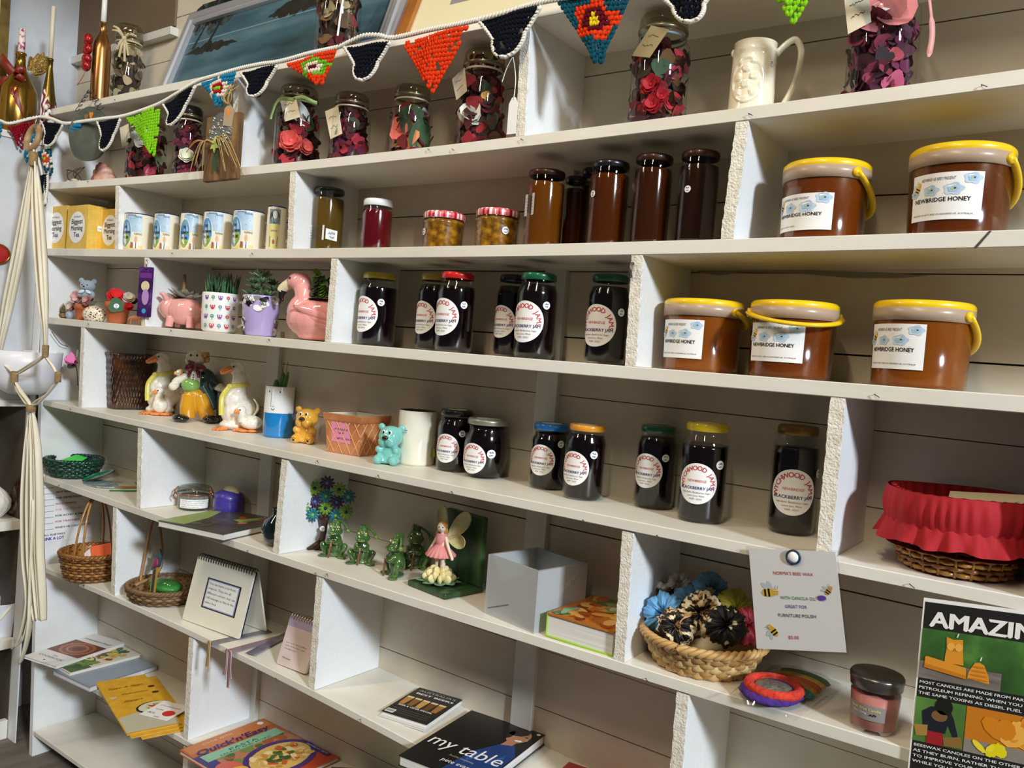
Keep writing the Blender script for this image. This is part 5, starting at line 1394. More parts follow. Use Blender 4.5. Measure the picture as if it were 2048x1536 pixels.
# geese
GOOSE = noisy([(0, '#d8cdb8'), (.35, '#eee6d6'), (1, '#f6f1e6')], 70, .22, coat=.6)
ORAN = C('#ee8a3c', .2, 0, .6); LEM = C('#dccf62', .2, 0, .6)
def goose(box, label, second):
    o, rr, h = fig('goose_figurine', label, 'figurine', box, 5, 'ceramic geese with goslings')
    s = h
    blob('goose_body', o, [('e', S(.02, .02, .28, k=s), S(.24, .22, .24, k=s)), ('e', S(-.02, 0, .42, k=s), S(.19, .18, .22, k=s)), ('t', [S(.0, 0, .5, k=s), S(.03, 0, .72, k=s), S(.0, 0, .88, k=s)], (.14 * s, .085 * s)), ('e', S(-.02, 0, .90, k=s), S(.12, .095, .10, k=s)),
         ('e', S(.20, .10, .30, k=s), S(.12, .16, .16, k=s)), ('e', S(0, 0, .07, k=s), S(.22, .2, .08, k=s))], GOOSE, .0022, 3)
    blob('beak', o, [('t', [S(-.10, -.03, .90, k=s), S(-.20, -.05, .85, k=s), S(-.25, -.06, .83, k=s)], (.065 * s, .025 * s))], ORAN, .0013, 2)
    for sg in (-1, 1): MB().ell(S(-.05 + .02 * sg, sg * .082 - .012, .93, k=s), .016 * s, C('#101010', .1, 0, .8)).build('eye', o)
    mb = MB(); ring = [(S(.02 + .125 * cos(t), .115 * sin(t), .66 + .02 * cos(t), k=s)) for t in [2 * pi * i / 20 for i in range(20)]]
    mb.tube(ring, .035 * s, LEM, 8, closed=True); mb.ell(S(-.10, -.10, .64, k=s), S(.05, .04, .04, k=s), LEM)
    ribbon(mb, curve([S(-.10, -.12, .64, k=s), S(-.19, -.14, .5, k=s), S(-.20, -.17, .36, k=s), S(-.19, -.19, .22, k=s)], 5), .075 * s, LEM, .006 * s, side=(1, 0, .2)); mb.build('scarf', o)
    for sg, yy in ((-.18, -.16), (.10, -.20)):
        mb = MB(); mb.ell(S(sg, yy, .022, k=s), S(.10, .085, .028, k=s), ORAN)
        for j in (-1, 0, 1): mb.ell(S(sg - .05 + .05 * j, yy - .07, .016, k=s), S(.03, .05, .018, k=s), ORAN)
        mb.build('foot', o)
    if second: MB().grid(lambda u, w: S(.24 + .07 * sin(pi * w) * (1 + .15 * sin(u * 22)), -.10 + .24 * (u - .5), .22 + .26 * w, k=s), 18, 10, GOOSE).build('wing', o, solid=.02 * s)
    # gosling in front
    gx = .16 if second else -.02; gy = -.30; q = .42 * s if not second else .38 * s
    gp = Vector(S(gx, gy, 0, k=s)); T = lambda a, b, c: tuple(gp + Vector(S(a, b, c, k=q)))
    if second: gg_ = blob('gosling', o, [('e', T(.18, 0, .38), S(.42, .28, .28, k=q)), ('t', [T(-.12, 0, .4), T(-.2, 0, .75)], (.2 * q, .17 * q)), ('e', T(-.22, 0, .82), S(.2, .18, .18, k=q))], GOOSE, .0016, 3)
    else: gg_ = blob('gosling', o, [('e', T(.05, 0, .38), S(.28, .25, .30, k=q)), ('t', [T(0, 0, .5), T(-.02, 0, .85)], (.18 * q, .14 * q)), ('e', T(-.02, 0, .92), S(.18, .16, .16, k=q))], GOOSE, .0016, 3)
    bx = -.22 if second else -.02; bz = .80 if second else .90
    by = -.1 if second else 0
    blob('gosling_beak', gg_, [('t', [T(bx - .08, by - .08, bz), T(bx - .24, by - .12, bz - .06)], (.10 * q, .04 * q))], ORAN, .001, 2)
    for sg in (-1, 1): MB().ell(T(bx + .02 + .06 * sg, sg * .12 - .10, bz + .06), .03 * q, C('#101010', .1, 0, .8), nu=8, nv=6).build('gosling_eye', gg_)
    mb = MB()
    for sg in (-.1, .22): mb.ell(T(sg, -.1, .06), S(.2, .16, .06, k=q), ORAN)
    mb.build('gosling_feet', gg_)
goose((290, 703, 356, 828), 'goose figurine with yellow scarf and gosling, between the brown vase and the clown', False)
goose((440, 722, 506, 862), 'goose figurine with yellow scarf and gosling, beside the blue and white planter', True)
# clown
o, rr, h = fig('clown_figurine', 'laughing ceramic clown in dark green coat, maroon bow tie and baggy yellow trousers', 'figurine', (348, 694, 434, 842), 5); s = h
GC = lambda c: C(c, .12, 0, .8)
SKIN = GC('#efe6d4')
blob('clown_body', o, [('e', S(-.02, 0, .86, k=s), S(.135, .11, .115, k=s)), ('e', S(-.07, -.06, .83, k=s), S(.085, .06, .06, k=s)), ('t', [S(0, 0, .70, k=s), S(0, 0, .8, k=s)], .07 * s), ('e', S(0, .02, .55, k=s), S(.18, .14, .2, k=s)), 
     ('t', [S(.12, -.02, .62, k=s), S(.24, -.06, .52, k=s), S(.33, -.08, .48, k=s)], .06 * s), ('e', S(.35, -.08, .47, k=s), S(.075, .05, .05, k=s)), ('t', [S(-.12, -.04, .62, k=s), S(-.24, -.08, .54, k=s), S(-.26, -.14, .48, k=s)], .055 * s), ('e', S(-.28, -.12, .47, k=s), S(.06, .05, .06, k=s))], SKIN, .0022, 3)
blob('coat', o, [('e', S(.10, .03, .55, k=s), S(.17, .15, .19, k=s)), ('t', [S(.12, 0, .66, k=s), S(.20, -.03, .56, k=s), S(.28, -.07, .49, k=s)], .075 * s), ('t', [S(.10, .03, .5, k=s), S(.19, .02, .34, k=s), S(.27, .0, .17, k=s)], (.15 * s, .07 * s)), ('t', [S(-.14, 0, .64, k=s), S(-.19, -.04, .55, k=s)], .07 * s), ('t', [S(-.12, .02, .6, k=s), S(-.16, .0, .44, k=s)], .06 * s)], GC('#123c40'), .0022, 3)
blob('trousers', o, [('e', S(-.01, -.02, .38, k=s), S(.14, .13, .09, k=s)), ('t', [S(-.06, -.04, .36, k=s), S(-.08, -.06, .2, k=s), S(-.07, -.06, .05, k=s)], (.11 * s, .10 * s)), ('t', [S(.05, -.04, .36, k=s), S(.12, -.06, .2, k=s), S(.19, -.06, .07, k=s)], (.11 * s, .10 * s)), ('e', S(.03, -.02, .26, k=s), S(.12, .10, .1, k=s))], GC('#dc9c22'), .002, 3)
blob('waistcoat', o, [('e', S(-.06, -.09, .50, k=s), S(.125, .09, .10, k=s))], GC('#86b45c'), .002, 2)
blob('shirt_front', o, [('e', S(-.03, -.11, .625, k=s), S(.05, .05, .09, k=s))], GC('#eeeae0'), .0018, 2)
for c in (.58, .61, .64): MB().ell(S(-.035, -.163, c, k=s), .009 * s, BLACK, nu=8, nv=6).build('button', o)
mb = MB()
for a in (-1, 1): mb.ell(S(-.02 + .075 * a, -.12, .735, k=s), S(.07, .045, .055, k=s), GC('#6e1a34'), (0, .25 * a, 0)); mb.ell(S(-.03 + .05 * a, -.12, .66, k=s), S(.03, .03, .06, k=s), GC('#6e1a34'), (0, -.35 * a, 0))
mb.ell(S(-.02, -.15, .73, k=s), .03 * s, GC('#7c2440')); mb.build('bow_tie', o)
MB().ell(S(-.075, -.118, .815, k=s), S(.05, .02, .016, k=s), GC('#7a2226'), (0, .2, 0)).build('mouth', o)
for a in (-.045, .035): MB().ell(S(-.04 + a, -.100, .905, k=s), S(.013, .01, .017, k=s), BLACK, nu=8, nv=6).build('eye', o)
mb = MB(); q = random.Random(3)
for i in range(14): mb.ell(S(.07 + .06 * q.random(), .0 + .08 * q.uniform(-1, 1), .84 + .09 * q.random(), k=s), .04 * s, GC('#c89a44'), nu=8, nv=6)
mb.build('hair', o)
for a in ((-.16, -.18), (.22, -.16)): MB().ell(S(a[0], a[1], .05, k=s), S(.11, .13, .058, k=s), GC('#0d0d0f'), (0, 0, .3 if a[0] < 0 else -.2)).build('shoe', o)
MB().lathe([(0, .0), (.075 * s, 0), (.085 * s, .4 * s), (.095 * s, .45 * s), (.07 * s, .46 * s), (0, .46 * s)], GC('#5c5f64'), 16, cx=.36 * s, cy=-.02 * s).build('umbrella', o)
mb = MB()
for i in range(7): rose(mb, S(-.24 + .05 * q.uniform(-1, 1), -.10 + .03 * q.uniform(-1, 1), .60 + .08 * q.random(), k=s), (-.3, -1, .3), .035 * s, [GC(('#f2ead2', '#e8b45c')[i % 2])], i)
mb.build('posy', o)
# face planter with cactus
x, y, z, rr, h = fit(524, 770, 591, 876, 5)
o = thing('face_planter', 'tall white and blue face planter with a small cactus', 'planter', (x, y, z))
WHG, BLG = C('#f1f1ee', .15, 0, .7), C('#1c7fc2', .15, 0, .7)
MB().lathe([(.99 * rr, .48 * h), (.99 * rr, .985 * h), (.97 * rr, h), (.9 * rr, h), (.88 * rr, .88 * h), (0, .88 * h)], WHG, 40).build('pot_top', o)
MB().lathe([(0, .002), (.96 * rr, 0), (.99 * rr, .006), (.993 * rr, .482 * h)], BLG, 40).build('pot_base', o)
v = facing(x, y)
f = wrap(.99 * rr, .0005, v - R(24)); nz = wrap(.99 * rr, .004, v - R(24))
mb = MB(); V = [f(u, w) for u, w in rect(-.10 * rr, .62 * h, .10 * rr, .96 * h)] + [nz(u, w) for u, w in rect(-.10 * rr, .62 * h, .10 * rr, .96 * h)]
mb.add(V, [(4, 5, 6, 7), (0, 1, 5, 4), (1, 2, 6, 5), (2, 3, 7, 6), (3, 0, 4, 7)], WHG, False); mb.build('nose', o, bevel=.001)
for u in (-.33, .42): MB().poly(oval(u * rr, .90 * h, .035 * rr, .022 * h, 10), BLACK, f).build('eye', o)
mb = MB()
mb.tube([wrap(.99 * rr, .0004, v - R(24))(u * rr, w * h) for u, w in ((-.10, .575), (-.06, .55), (0, .54), (.06, .55), (.10, .575))], .0008, BLACK, 5); mb.build('mouth', o)
CACT = noisy([(0, '#3f6a30'), (1, '#6a9a48')], 60, .5)
mb = MB(); mb.ell((.12 * rr, 0, 1.08 * h), (.24 * rr, .2 * rr, .21 * h), CACT, (0, .12, 0)); mb.ell((-.35 * rr, -.1 * rr, 1.0 * h), (.22 * rr, .2 * rr, .13 * h), CACT); mb.ell((.5 * rr, 0, 1.08 * h), (.2 * rr, .12 * rr, .24 * h), CACT, (0, .25, 0))
for a, b in (((.12, 1.25), (.2, 1.48)), ((.5, 1.28), (.62, 1.5)), ((.12, 1.2), (-.05, 1.52))): mb.tube([(a[0] * rr, 0, a[1] * h), (b[0] * rr, 0, b[1] * h)], .0008, C('#7a7048', .7), 5)
mb.build('cactus', o)
MB().disc(.88 * rr, .885 * h, C('#33281e', .9), 24).build('soil', o)
# bears
def bear(box, col, label, dark, paws):
    o, rr, h = fig('bear_figurine', label, 'figurine', box, 5, 'glazed bear figurines', turn=R(-22)); s = h; m = C(col, .1, 0, .8)
    blob('bear_body', o, [('e', S(0, .02, .26, k=s), S(.27, .25, .27, k=s)), ('e', S(0, 0, .68, k=s), S(.31, .28, .27, k=s)), ('e', S(-.10, -.22, .57, k=s), S(.13, .13, .13, k=s)), ('e', S(.10, -.22, .57, k=s), S(.13, .13, .13, k=s)), ('e', S(0, -.26, .62, k=s), S(.12, .1, .1, k=s)),
         ('e', S(-.27, .04, .90, k=s), S(.09, .06, .09, k=s)), ('e', S(.27, .04, .90, k=s), S(.09, .06, .09, k=s)), ('e', S(-.20, -.22, .12, k=s), S(.12, .15, .125, k=s)), ('e', S(.20, -.22, .12, k=s), S(.12, .15, .125, k=s)), ('e', S(-.22, -.12, .36, k=s), S(.11, .13, .1, k=s)), ('e', S(.22, -.12, .36, k=s), S(.11, .13, .1, k=s)), ('e', S(0, .02, .08, k=s), S(.28, .26, .09, k=s))], m, .0022, 2)
    MB().ell(S(0, -.365, .67, k=s), S(.085, .05, .06, k=s), C('#2a120a', .1, 0, .8)).build('nose', o)
    for a in (-1, 1):
        ey = MB().ell(S(a * .085, -.255, .80, k=s), S(.045, .03, .055, k=s), C('#f4f2ec', .1, 0, .8)).build('eye', o)
        MB().ell(S(a * .08, -.282, .80, k=s), S(.025, .012, .035, k=s), BLACK).build('pupil', ey)
    MB().tube([S(0, -.365, .60, k=s), S(0, -.352, .53, k=s), S(0, -.325, .48, k=s)], .008 * s, C(dark, .3), 6).build('mouth_line', o)
    if paws:
        mb = MB()
        for a in (-1, 1):
            mb.ell(S(a * .20, -.362, .10, k=s), S(.035, .014, .03, k=s), BLACK)
            for j in (-1, 0, 1): mb.ell(S(a * .20 + .04 * j, -.355, .155 - .01 * abs(j), k=s), S(.014, .012, .018, k=s), BLACK, nu=8, nv=6)
        mb.build('paw_prints', o)
        MB().ell(S(0, -.05, .955, k=s), S(.06, .03, .035, k=s), C('#6a7a3c', .2, 0, .6)).build('coin_slot', o)
    return o
bear((586, 810, 641, 889), '#e3a83a', 'yellow glazed bear figurine with black paw prints', '#5a3a10', True)
bear((750, 844, 811, 932), '#7cc4bc', 'aqua glazed bear figurine in front of the brown basket pot', '#2a6a66', False)
# square basket-pattern pot
F, L = on_shelf_px(5, 728, 913), on_shelf_px(5, 643, 899)
F.y -= .016; L.y -= .016; u = (L - F); u.z = 0; u = u.normalized(); w = Vector((u.y, -u.x, 0));
if w.y < 0: w = -w
sd_ = min(.118, (DEPTH - .012 - F.y) / (u.y + w.y))
hh = (913 - 832) * mpp(F)
o = thing('basket_pot', 'orange-brown square pottery pot with lattice pattern and a pink note stuck on it', 'pot', (F.x, F.y, F.z), rz=math.atan2(w.y, w.x))
# local x = w (right face), local y = u (left face)
CLAY = noisy([(0, '#a8643a'), (.5, '#bd7a4c'), (1, '#cc8c5c')], 20, .25, coat=.5)
fl = .006
def quadring(a, z_): return [(-a, -a, z_), (sd_ + a, -a, z_), (sd_ + a, sd_ + a, z_), (-a, sd_ + a, z_)]
mb = MB(); rings = [quadring(0, 0), quadring(fl, .82 * hh), quadring(fl + .003, .83 * hh), quadring(fl + .005, hh), quadring(fl, hh)]
V = [p for r_ in rings for p in r_]
mb.add(V, [(i * 4 + k, i * 4 + (k + 1) % 4, i * 4 + 4 + (k + 1) % 4, i * 4 + 4 + k) for i in range(4) for k in range(4)] + [(3, 2, 1, 0)], CLAY, False)
mb.build('pot', o, bevel=.003)
mb = MB(); V = quadring(fl + .0005, hh - .0003) + quadring(fl - .004, hh - .0003) + quadring(-.006, .1 * hh)
mb.add(V, [(i * 4 + k, i * 4 + (k + 1) % 4, i * 4 + 4 + (k + 1) % 4, i * 4 + 4 + k) for i in range(2) for k in range(4)] + [(8, 9, 10, 11)], C('#efe9d8', .2, 0, .5), False); mb.build('lining', o)
mb = MB()
for face in (0, 1):
    for k in range(-3, 5):
        for sg in (-1, 1):
            a0, a1 = k / 4, (k + 2.2 * sg * .8) / 4
            pts = []
            for t in [i / 12 for i in range(13)]:
                p = a0 + (a1 - a0) * t
                if 0 <= p <= 1:
                    e = fl * t + .0002; q_ = (p * (sd_ + 2 * e) - e, -e, t * .81 * hh) if face == 0 else (-e, p * (sd_ + 2 * e) - e, t * .81 * hh)
                    pts.append(q_)
            if len(pts) > 2: mb.tube(pts, .0011, C('#d9a070', .3), 5)
mb.build('lattice', o)
mb = MB()
f = lambda a, b: (-fl * b / hh - .0012, a, b); g = lambda a, b: (-fl * b / hh - .0016, a, b)
mb.poly([(.080, .30 * hh), (.082, .80 * hh), (.030, .77 * hh), (.024, .28 * hh)], C('#e08aa8', .7), f)
for i, (a, b) in enumerate(((.074, .58), (.068, .50), (.07, .36), (.045, .36))): scribble(mb, a - (.04 if i == 0 else .025), b * hh, .04 if i == 0 else .02, .006, INK, g, i + 2)
mb.build('sticky_note', o)
# cream pot
x, y, z, rr, h = fit(790, 817, 876, 916, 5)
o = thing('cream_pot', 'plain cream ceramic pot with black inside, left of the jam jars', 'pot', (x, y, z))
CP = C('#eee8d4', .12, 0, .7)
MB().lathe([(0, .002), (.94 * rr, 0), (.97 * rr, .005), (.985 * rr, .97 * h), (.97 * rr, h)], CP, 44).build('pot', o)
MB().lathe([(.975 * rr, h + .0003), (.93 * rr, h), (.91 * rr, .2 * h), (0, .15 * h)], C('#10120f', .15, 0, .6), 44).build('lining', o)
price_dot(o, .98 * rr, facing(x, y) - R(33), .62 * h, .15 * rr, 4)
mb = MB(); v = facing(x, y); a = v + R(62); p = Vector((sin(a) * rr, -cos(a) * rr, .55 * h)); mb.tube(curve([p, p + Vector((.004, -.004, -.012)), p + Vector((.002, -.006, -.022))], 4), .0006, C('#b8a04a', .7), 5)
mb.prism([(0, 0), (.012, .002), (.010, .022), (-.002, .018)], .001, C('#6a6a2a', .6), lambda a_, b, c: (p.x + a_, p.y - .006 - c, p.z - .045 + b)); mb.build('swing_tag', o)
# flower clip on the divider and a wire on the side panel
c = on_y(150, 724, .03)
o = thing('flower_clip', 'artificial pink flower with dark leaf clipped beside the lowest left divider of its row', 'flower', (c.x, .03, c.z))
mb = MB(); q = random.Random(4)
for i in range(16): petal(mb, (0, 0, 0), (q.uniform(-1, 1), -1, .6), (-1, q.uniform(-.3, .3), q.uniform(-.6, 1.1)), .007, .024, C(('#c04c8c', '#a83c78', '#d870a8')[i % 3], .6), .2)
mb.build('flower_head', o)
mb = MB(); petal(mb, (-.004, 0, -.014), (0, -1, .6), (-1, 0, .05), .010, .026, C('#2a3424', .6), .2); petal(mb, (.012, 0, .02), (0, -1, .3), (-.4, 0, 1), .006, .014, C('#9aa0a4', .6), .2); mb.build('leaf', o)
mb = MB().tube(curve([(.0, 0, 0), (.008, .004, -.03), (.012, .006, -.07)], 4), .0014, C('#2f4028', .6), 5); mb.build('stem', o)
pts = [on_x(px, py, -2.642) for px, py in ((103, 663), (112, 676), (122, 688), (136, 693))]
o = tag(MB().tube(curve(pts, 6), .0011, C('#2c2c30', .4, .4), 5).build('bent_wire'), 'thin bent black wire sticking out of the left side board', 'wire')
# red frilled basket
def basket(parent, prof, rows, stakes, sr, mats, sx=1.0, rim=None, inner=None, name='basket_body', amp=1.0, flat=None):
    """woven round basket: prof(t) -> (r, z), t in 0..1"""
    mb = MB(); n = stakes * 2
    for j in range(rows):
        t = (j + .5) / rows; r_, z_ = prof(t)
        P = []
        for k in range(n * 2):
            a = 2 * pi * k / (n * 2)
            off = amp * sr * .9 * cos(stakes * a + (pi if j % 2 else 0))
            P.append((sx * (r_ + off) * sin(a), -(r_ + off) * cos(a), z_))
        mb.tube(P, sr, mats[j % len(mats)], 6, closed=True, flat=flat)
    for k in range(stakes):
        a = 2 * pi * (k + .5) / stakes
        P = [(sx * (prof(t)[0]) * sin(a), -(prof(t)[0]) * cos(a), prof(t)[1]) for t in (0, .25, .5, .75, 1)]
        mb.tube(P, sr * .7, mats[0], 5)
    pr = [(max(prof(t)[0] - sr * 1.3, .001), prof(t)[1]) for t in [i / 8 for i in range(9)]]
    mb.lathe([(0, pr[0][1] + .002)] + pr, inner or mats[-1], 40, sx=sx)
    mb.lathe([(0, prof(0)[1] * .5 + .0005), (prof(0)[0], prof(0)[1] * .5)], mats[0], 30, sx=sx)
    c = mb.build(name, parent)
    if rim:
        mb = MB(); r_, z_ = prof(1)
        for ph in (0, 2.1, 4.2):
            P = []
            for k in range(160):
                a = 2 * pi * k / 160; b = a * stakes * .8 + ph
                P.append((sx * (r_ + rim * .6 * cos(b)) * sin(a), -(r_ + rim * .6 * cos(b)) * cos(a), z_ + rim * .6 * sin(b)))
            mb.tube(P, rim * .62, mats[0], 5, closed=True)
        mb.build('braided_rim', parent)
    return c
x, y, z, rr, h = fit(1772, 956, 2085, 1152, 5, rt=1.42)
CANE = [C(c, .3, 0, .4) for c in ('#9a6a2c', '#7c4c1c', '#b07c38')]
o = thing('frilled_basket', 'cane basket dressed with a gathered red cloth frill, a paper card inside', 'basket', (x, y, z))
RT = 1.38 * rr
basket(o, lambda t: (rr * (1 + .25 * t), .003 + .6 * h * t), 9, 22, .0032, CANE)
REDC = C('#a80f1c', .8, bump=(40, .2))
def frill(u, w):
    a = 2 * pi * u
    zz = h * (.97 - .42 * w)
    puff = sin(pi * min(1, w)) * .06 * rr
    return ((RT * 1.0 + puff + .022 * rr * sin(38 * a + 3 * sin(5 * a)) * sin(pi * w)) * sin(a), -(RT + puff + .022 * rr * sin(38 * a + 3 * sin(5 * a)) * sin(pi * w)) * cos(a), zz + .01 * h * sin(3 * a))
MB().grid(frill, 300, 12, REDC, wrap=True).build('gathered_cloth', o)
def skirt(u, w):
    a = 2 * pi * u
    r_ = RT * (1.0 + .12 * w) + .075 * rr * w * sin(17 * a + 2 * sin(3 * a)) + .02 * rr * sin(38 * a) * (1 - w)
    return (r_ * sin(a), -r_ * cos(a), h * (.60 - .24 * w) + .02 * h * w * sin(9 * a))
MB().grid(skirt, 300, 10, REDC, wrap=True).build('frill', o)
def lining(u, w):
    a = 2 * pi * u; r_ = (RT - .008 - .012 * w) * (1 if w < .9 else .97) + .004 * sin(30 * a)
    return (r_ * sin(a), -r_ * cos(a), h * (.97 - .70 * w) + .01 * h * sin(3 * a))
MB().grid(lining, 120, 8, REDC, wrap=True).disc(RT * .97, .28 * h, REDC, 40).build('lining', o)
P0 = Vector((x, y, z))
pa, pb, pc = on_y(1893, 990, y) - P0, on_y(2075, 1000, y + .0) - P0, on_y(1903, 954, y + .02) - P0
pa, pb, pc = [p_ - Vector((0, 0, .020)) for p_ in (pa, pb, pc)]
o2 = thing('paper_card', 'handwritten cream card lying inside the red frilled basket', 'card', (x, y, z))
card(o2, 'card', [pa, pb, pb + (pc - pa), pc], .0008, C('#d8caa4', .7), (.2, .5), 5)
# ------------------------------------------------------------------ books and papers lying flat
def slab(name, label, cat, k, O, X, Y, th, cover, paper, art=None, dz=0.0, group=None, spine=True, z=None, soft=0.0, back=None, part='cover'):
    """book lying flat: pixels of its text-bottom-left, bottom-right and top-left corners on the top face"""
    top = (lambda p: on_shelf_px(k, p[0], p[1], dz + th)) if z is None else (lambda p: on_z(p[0], p[1], z + th))
    o_, x_, y_ = top(O), top(X), top(Y)
    u, v = x_ - o_, y_ - o_
    u.z = v.z = 0
    W = u.length; a = math.atan2(u.y, u.x); un = u.normalized(); vn = Vector((-un.y, un.x, 0)); H = v.dot(vn)
    a2 = math.atan2(v.y, v.x) - pi / 2
    a = (a + a2) / 2 if abs(a - a2) < 1.0 else a
    H = v.length
    un = Vector((cos(a), sin(a), 0)); vn = Vector((-un.y, un.x, 0))
    far = max((un * W + vn * H).y, (vn * H).y)
    if o_.y + far > DEPTH - .004:      # stop at the wall
        q = (DEPTH - .004 - o_.y) / far
        W *= max(q, .9); H *= q
    zb = (sz(k, o_.x + un.x * W * .5) + dz if z is None else z) + .0004
    o = thing(name, label, cat, (o_.x, o_.y, zb), rz=a, group=group)
    e = min(.0012, th * .3)
    MB().box((e * 2, e * 2, e), (W - e * 2, H - e * 2, th - e), paper).build('pages', o)
    mb = MB().box((0, 0, th - e), (W, H, th), cover)
    f = lambda q: (lambda s, t: (s, t, th + q))
    if art: art(mb, W, H, f)
    mb.build(part, o)
    MB().box((0, 0, 0), (W, H, e), back or cover).build('back_cover', o)
    return o, W, H
PAGES = noisy([(0, '#cfcbc4'), (1, '#eeebe6')], 3, .7, (1, 1, 260))
WH = C('#f2f0ec', .4)
def foods(mb, f, x0, y0, x1, y1, cols, n, s, seed, q0=.0003):
    q = random.Random(seed); ms = [C(c, .35) for c in cols]
    for i in range(n):
        mb.poly(oval(q.uniform(x0 + s, x1 - s), q.uniform(y0 + s * .6, y1 - s * .6), s * q.uniform(.4, 1), s * q.uniform(.25, .6), 9, q.uniform(0, 3)), ms[i % len(ms)], f(q0 + .000012 * i))
def art_dark(mb, W, H, f):
    mb.poly([(0, .02 * H), (.0, .75 * H), (.10 * W, .9 * H), (.28 * W, .5 * H), (.35 * W, .05 * H)], C('#93a85c', .35), f(.0002))
    mb.poly([(.55 * W, .6 * H), (.72 * W, .95 * H), (.8 * W, .9 * H), (.70 * W, .55 * H)], C('#8aa04c', .35), f(.0002))
    foods(mb, f, .4 * W, .45 * H, .95 * W, .95 * H, ('#a04a2c', '#c07a50', '#7c2c24'), 9, .09 * W, 3)
    foods(mb, f, .25 * W, .1 * H, .85 * W, .6 * H, ('#4e4a42', '#5c5850', '#443f38'), 16, .11 * W, 4)
slab('hardback_book', 'dark cookbook with vegetables on its cover, jutting out over the shelf edge', 'book', 6, (315, 1040), (421, 1077), (424, 1010), .016, noisy([(0, '#3c3830'), (1, '#565046')], 9, .35), PAGES, art_dark)
def art_chef(mb, W, H, f):
    mb.poly(rect(.34 * W, .01 * H, .98 * W, .72 * H) if False else [(.02 * W, .30 * H), (.98 * W, .30 * H), (.98 * W, .72 * H), (.02 * W, .72 * H)], C('#7a3c28', .35), f(.0002))
    for i, (s, c) in enumerate(((.40, '#b07048'), (.33, '#8c4c34'), (.25, '#b8805c'), (.20, '#8a4c38'), (.12, '#6a3428'))):
        mb.poly(oval(.52 * W, .51 * H, s * W, s * .5 * H, 28), C(c, .35), f(.0004 + .0001 * i))
    mb.text('masterchef', .5 * W, .80 * H, .12 * W, C('#3a3634', .5), f(.0004), 'c', width=.8 * W)
    mb.text('COOKBOOK', .5 * W, .13 * H, .1 * W, C('#5a5450', .5), f(.0004), 'c', width=.72 * W); mb.text('THE', .5 * W, .20 * H, .05 * W, INK, f(.0004), 'c', width=.14 * W, res=1); mb.poly(star(.5 * W, .06 * H, .03 * W, 6, .6), INK, f(.0004))
def art_veg(mb, W, H, f):
    mb.poly(rect(.02 * W, .02 * H, .98 * W, .30 * H), C('#4a6a34', .35), f(.0002)); foods(mb, f, 0, 0, W, .5 * H, ('#3c5c2c', '#6a8a4a', '#7a9a4a'), 24, .25 * W, 6)
    mb.poly(oval(.35 * W, .42 * H, .3 * W, .07 * H), C('#4c6030', .35), f(.0008)); mb.poly(oval(.35 * W, .42 * H, .25 * W, .055 * H), C('#d8d890', .35), f(.0010)); mb.poly(oval(.35 * W, .42 * H, .1 * W, .03 * H), C('#8a5a34', .35), f(.0012))
    foods(mb, f, .1 * W, .5 * H, .95 * W, .98 * H, ('#8a3a34', '#b8645a', '#d8b06a', '#3c6a3c', '#e0c840'), 30, .16 * W, 7)
slab('hardback_book', 'thick pale blue-grey book at the bottom of the stack of cookbooks', 'book', 8, (105, 1341), (173, 1383), (266, 1287), .014, C('#8a98a8', .45), PAGES, lambda mb, W, H, f: mb.poly(rect(.04 * W, .02 * H, .96 * W, .98 * H), C('#96a4b4', .45), f(.0002)), group=None)
slab('cookery_magazine', 'cookery magazine with avocado and vegetables, under the white and brown cookbook', 'magazine', 8, (101, 1325), (139, 1350), (282, 1277), .008, C('#e6dccb', .35), PAGES, art_veg, dz=.0152)
slab('cookbook', 'white cookbook with a round wooden bowl on its cover, topmost of the stack', 'book', 8, (47, 1312), (99, 1341), (207, 1246), .008, WH, PAGES, art_chef, dz=.0242)
# yellow egg booklets
YB = noisy([(0, '#d8a01c'), (1, '#e8b83a')], 40, .3)
SCR = C('#6a3c10', .5)
def art_egg(mb, W, H, f):
    mb.text('Eggs & Eggs', .12 * W, .80 * H, .1 * W, SCR, f(.0006), shear=.5, width=.72 * W); mb.text('Fabulous', .30 * W, .665 * H, .1 * W, SCR, f(.0006), shear=.5, width=.55 * W); mb.text('Eggs', .25 * W, .53 * H, .1 * W, SCR, f(.0006), shear=.5, width=.42 * W)
    mb.poly([(.02 * W, .02 * H), (.98 * W, .02 * H), (.98 * W, .30 * H), (.5 * W, .33 * H), (.02 * W, .28 * H)], C('#c4c0a8', .4), f(.0003))
    mb.poly(oval(.75 * W, .36 * H, .36 * W, .10 * H, 22, .1), C('#2c2a24', .4), f(.0005)); mb.poly(oval(.77 * W, .365 * H, .33 * W, .085 * H, 22, .1), C('#e2dcc0', .4), f(.0007)); foods(mb, f, .5 * W, .3 * H, 1.0 * W, .44 * H, ('#a8b45c', '#6a8a3c', '#d8d8a8', '#c04a34'), 16, .12 * W, 5, .0009)
    for u, v in ((.14, .64), (.95, .62), (.95, .74)): mb.poly(oval(u * W, v * H, .07 * W, .02 * H), C('#4a2c1c' if u > .5 else '#d0c8a8', .4), f(.0006))
for i, (O, X, Y, lb) in enumerate((((284, 1478), (386, 1452), (246, 1366), 'yellow egg recipe booklet, lowest of three, sticking out at the front'), ((262, 1476), (366, 1449), (223, 1366), 'yellow egg recipe booklet between two others'), ((254, 1470), (360, 1443), (220, 1363), 'yellow egg recipe booklet on top, bearing the price note'))):
    slab('recipe_booklet', lb, 'booklet', 8, O, X, Y, .003, YB, PAGES, art_egg if i == 2 else None, dz=.0004 + .0036 * i, group='yellow egg recipe booklets')
nz = .0004 + .0108 + .0008
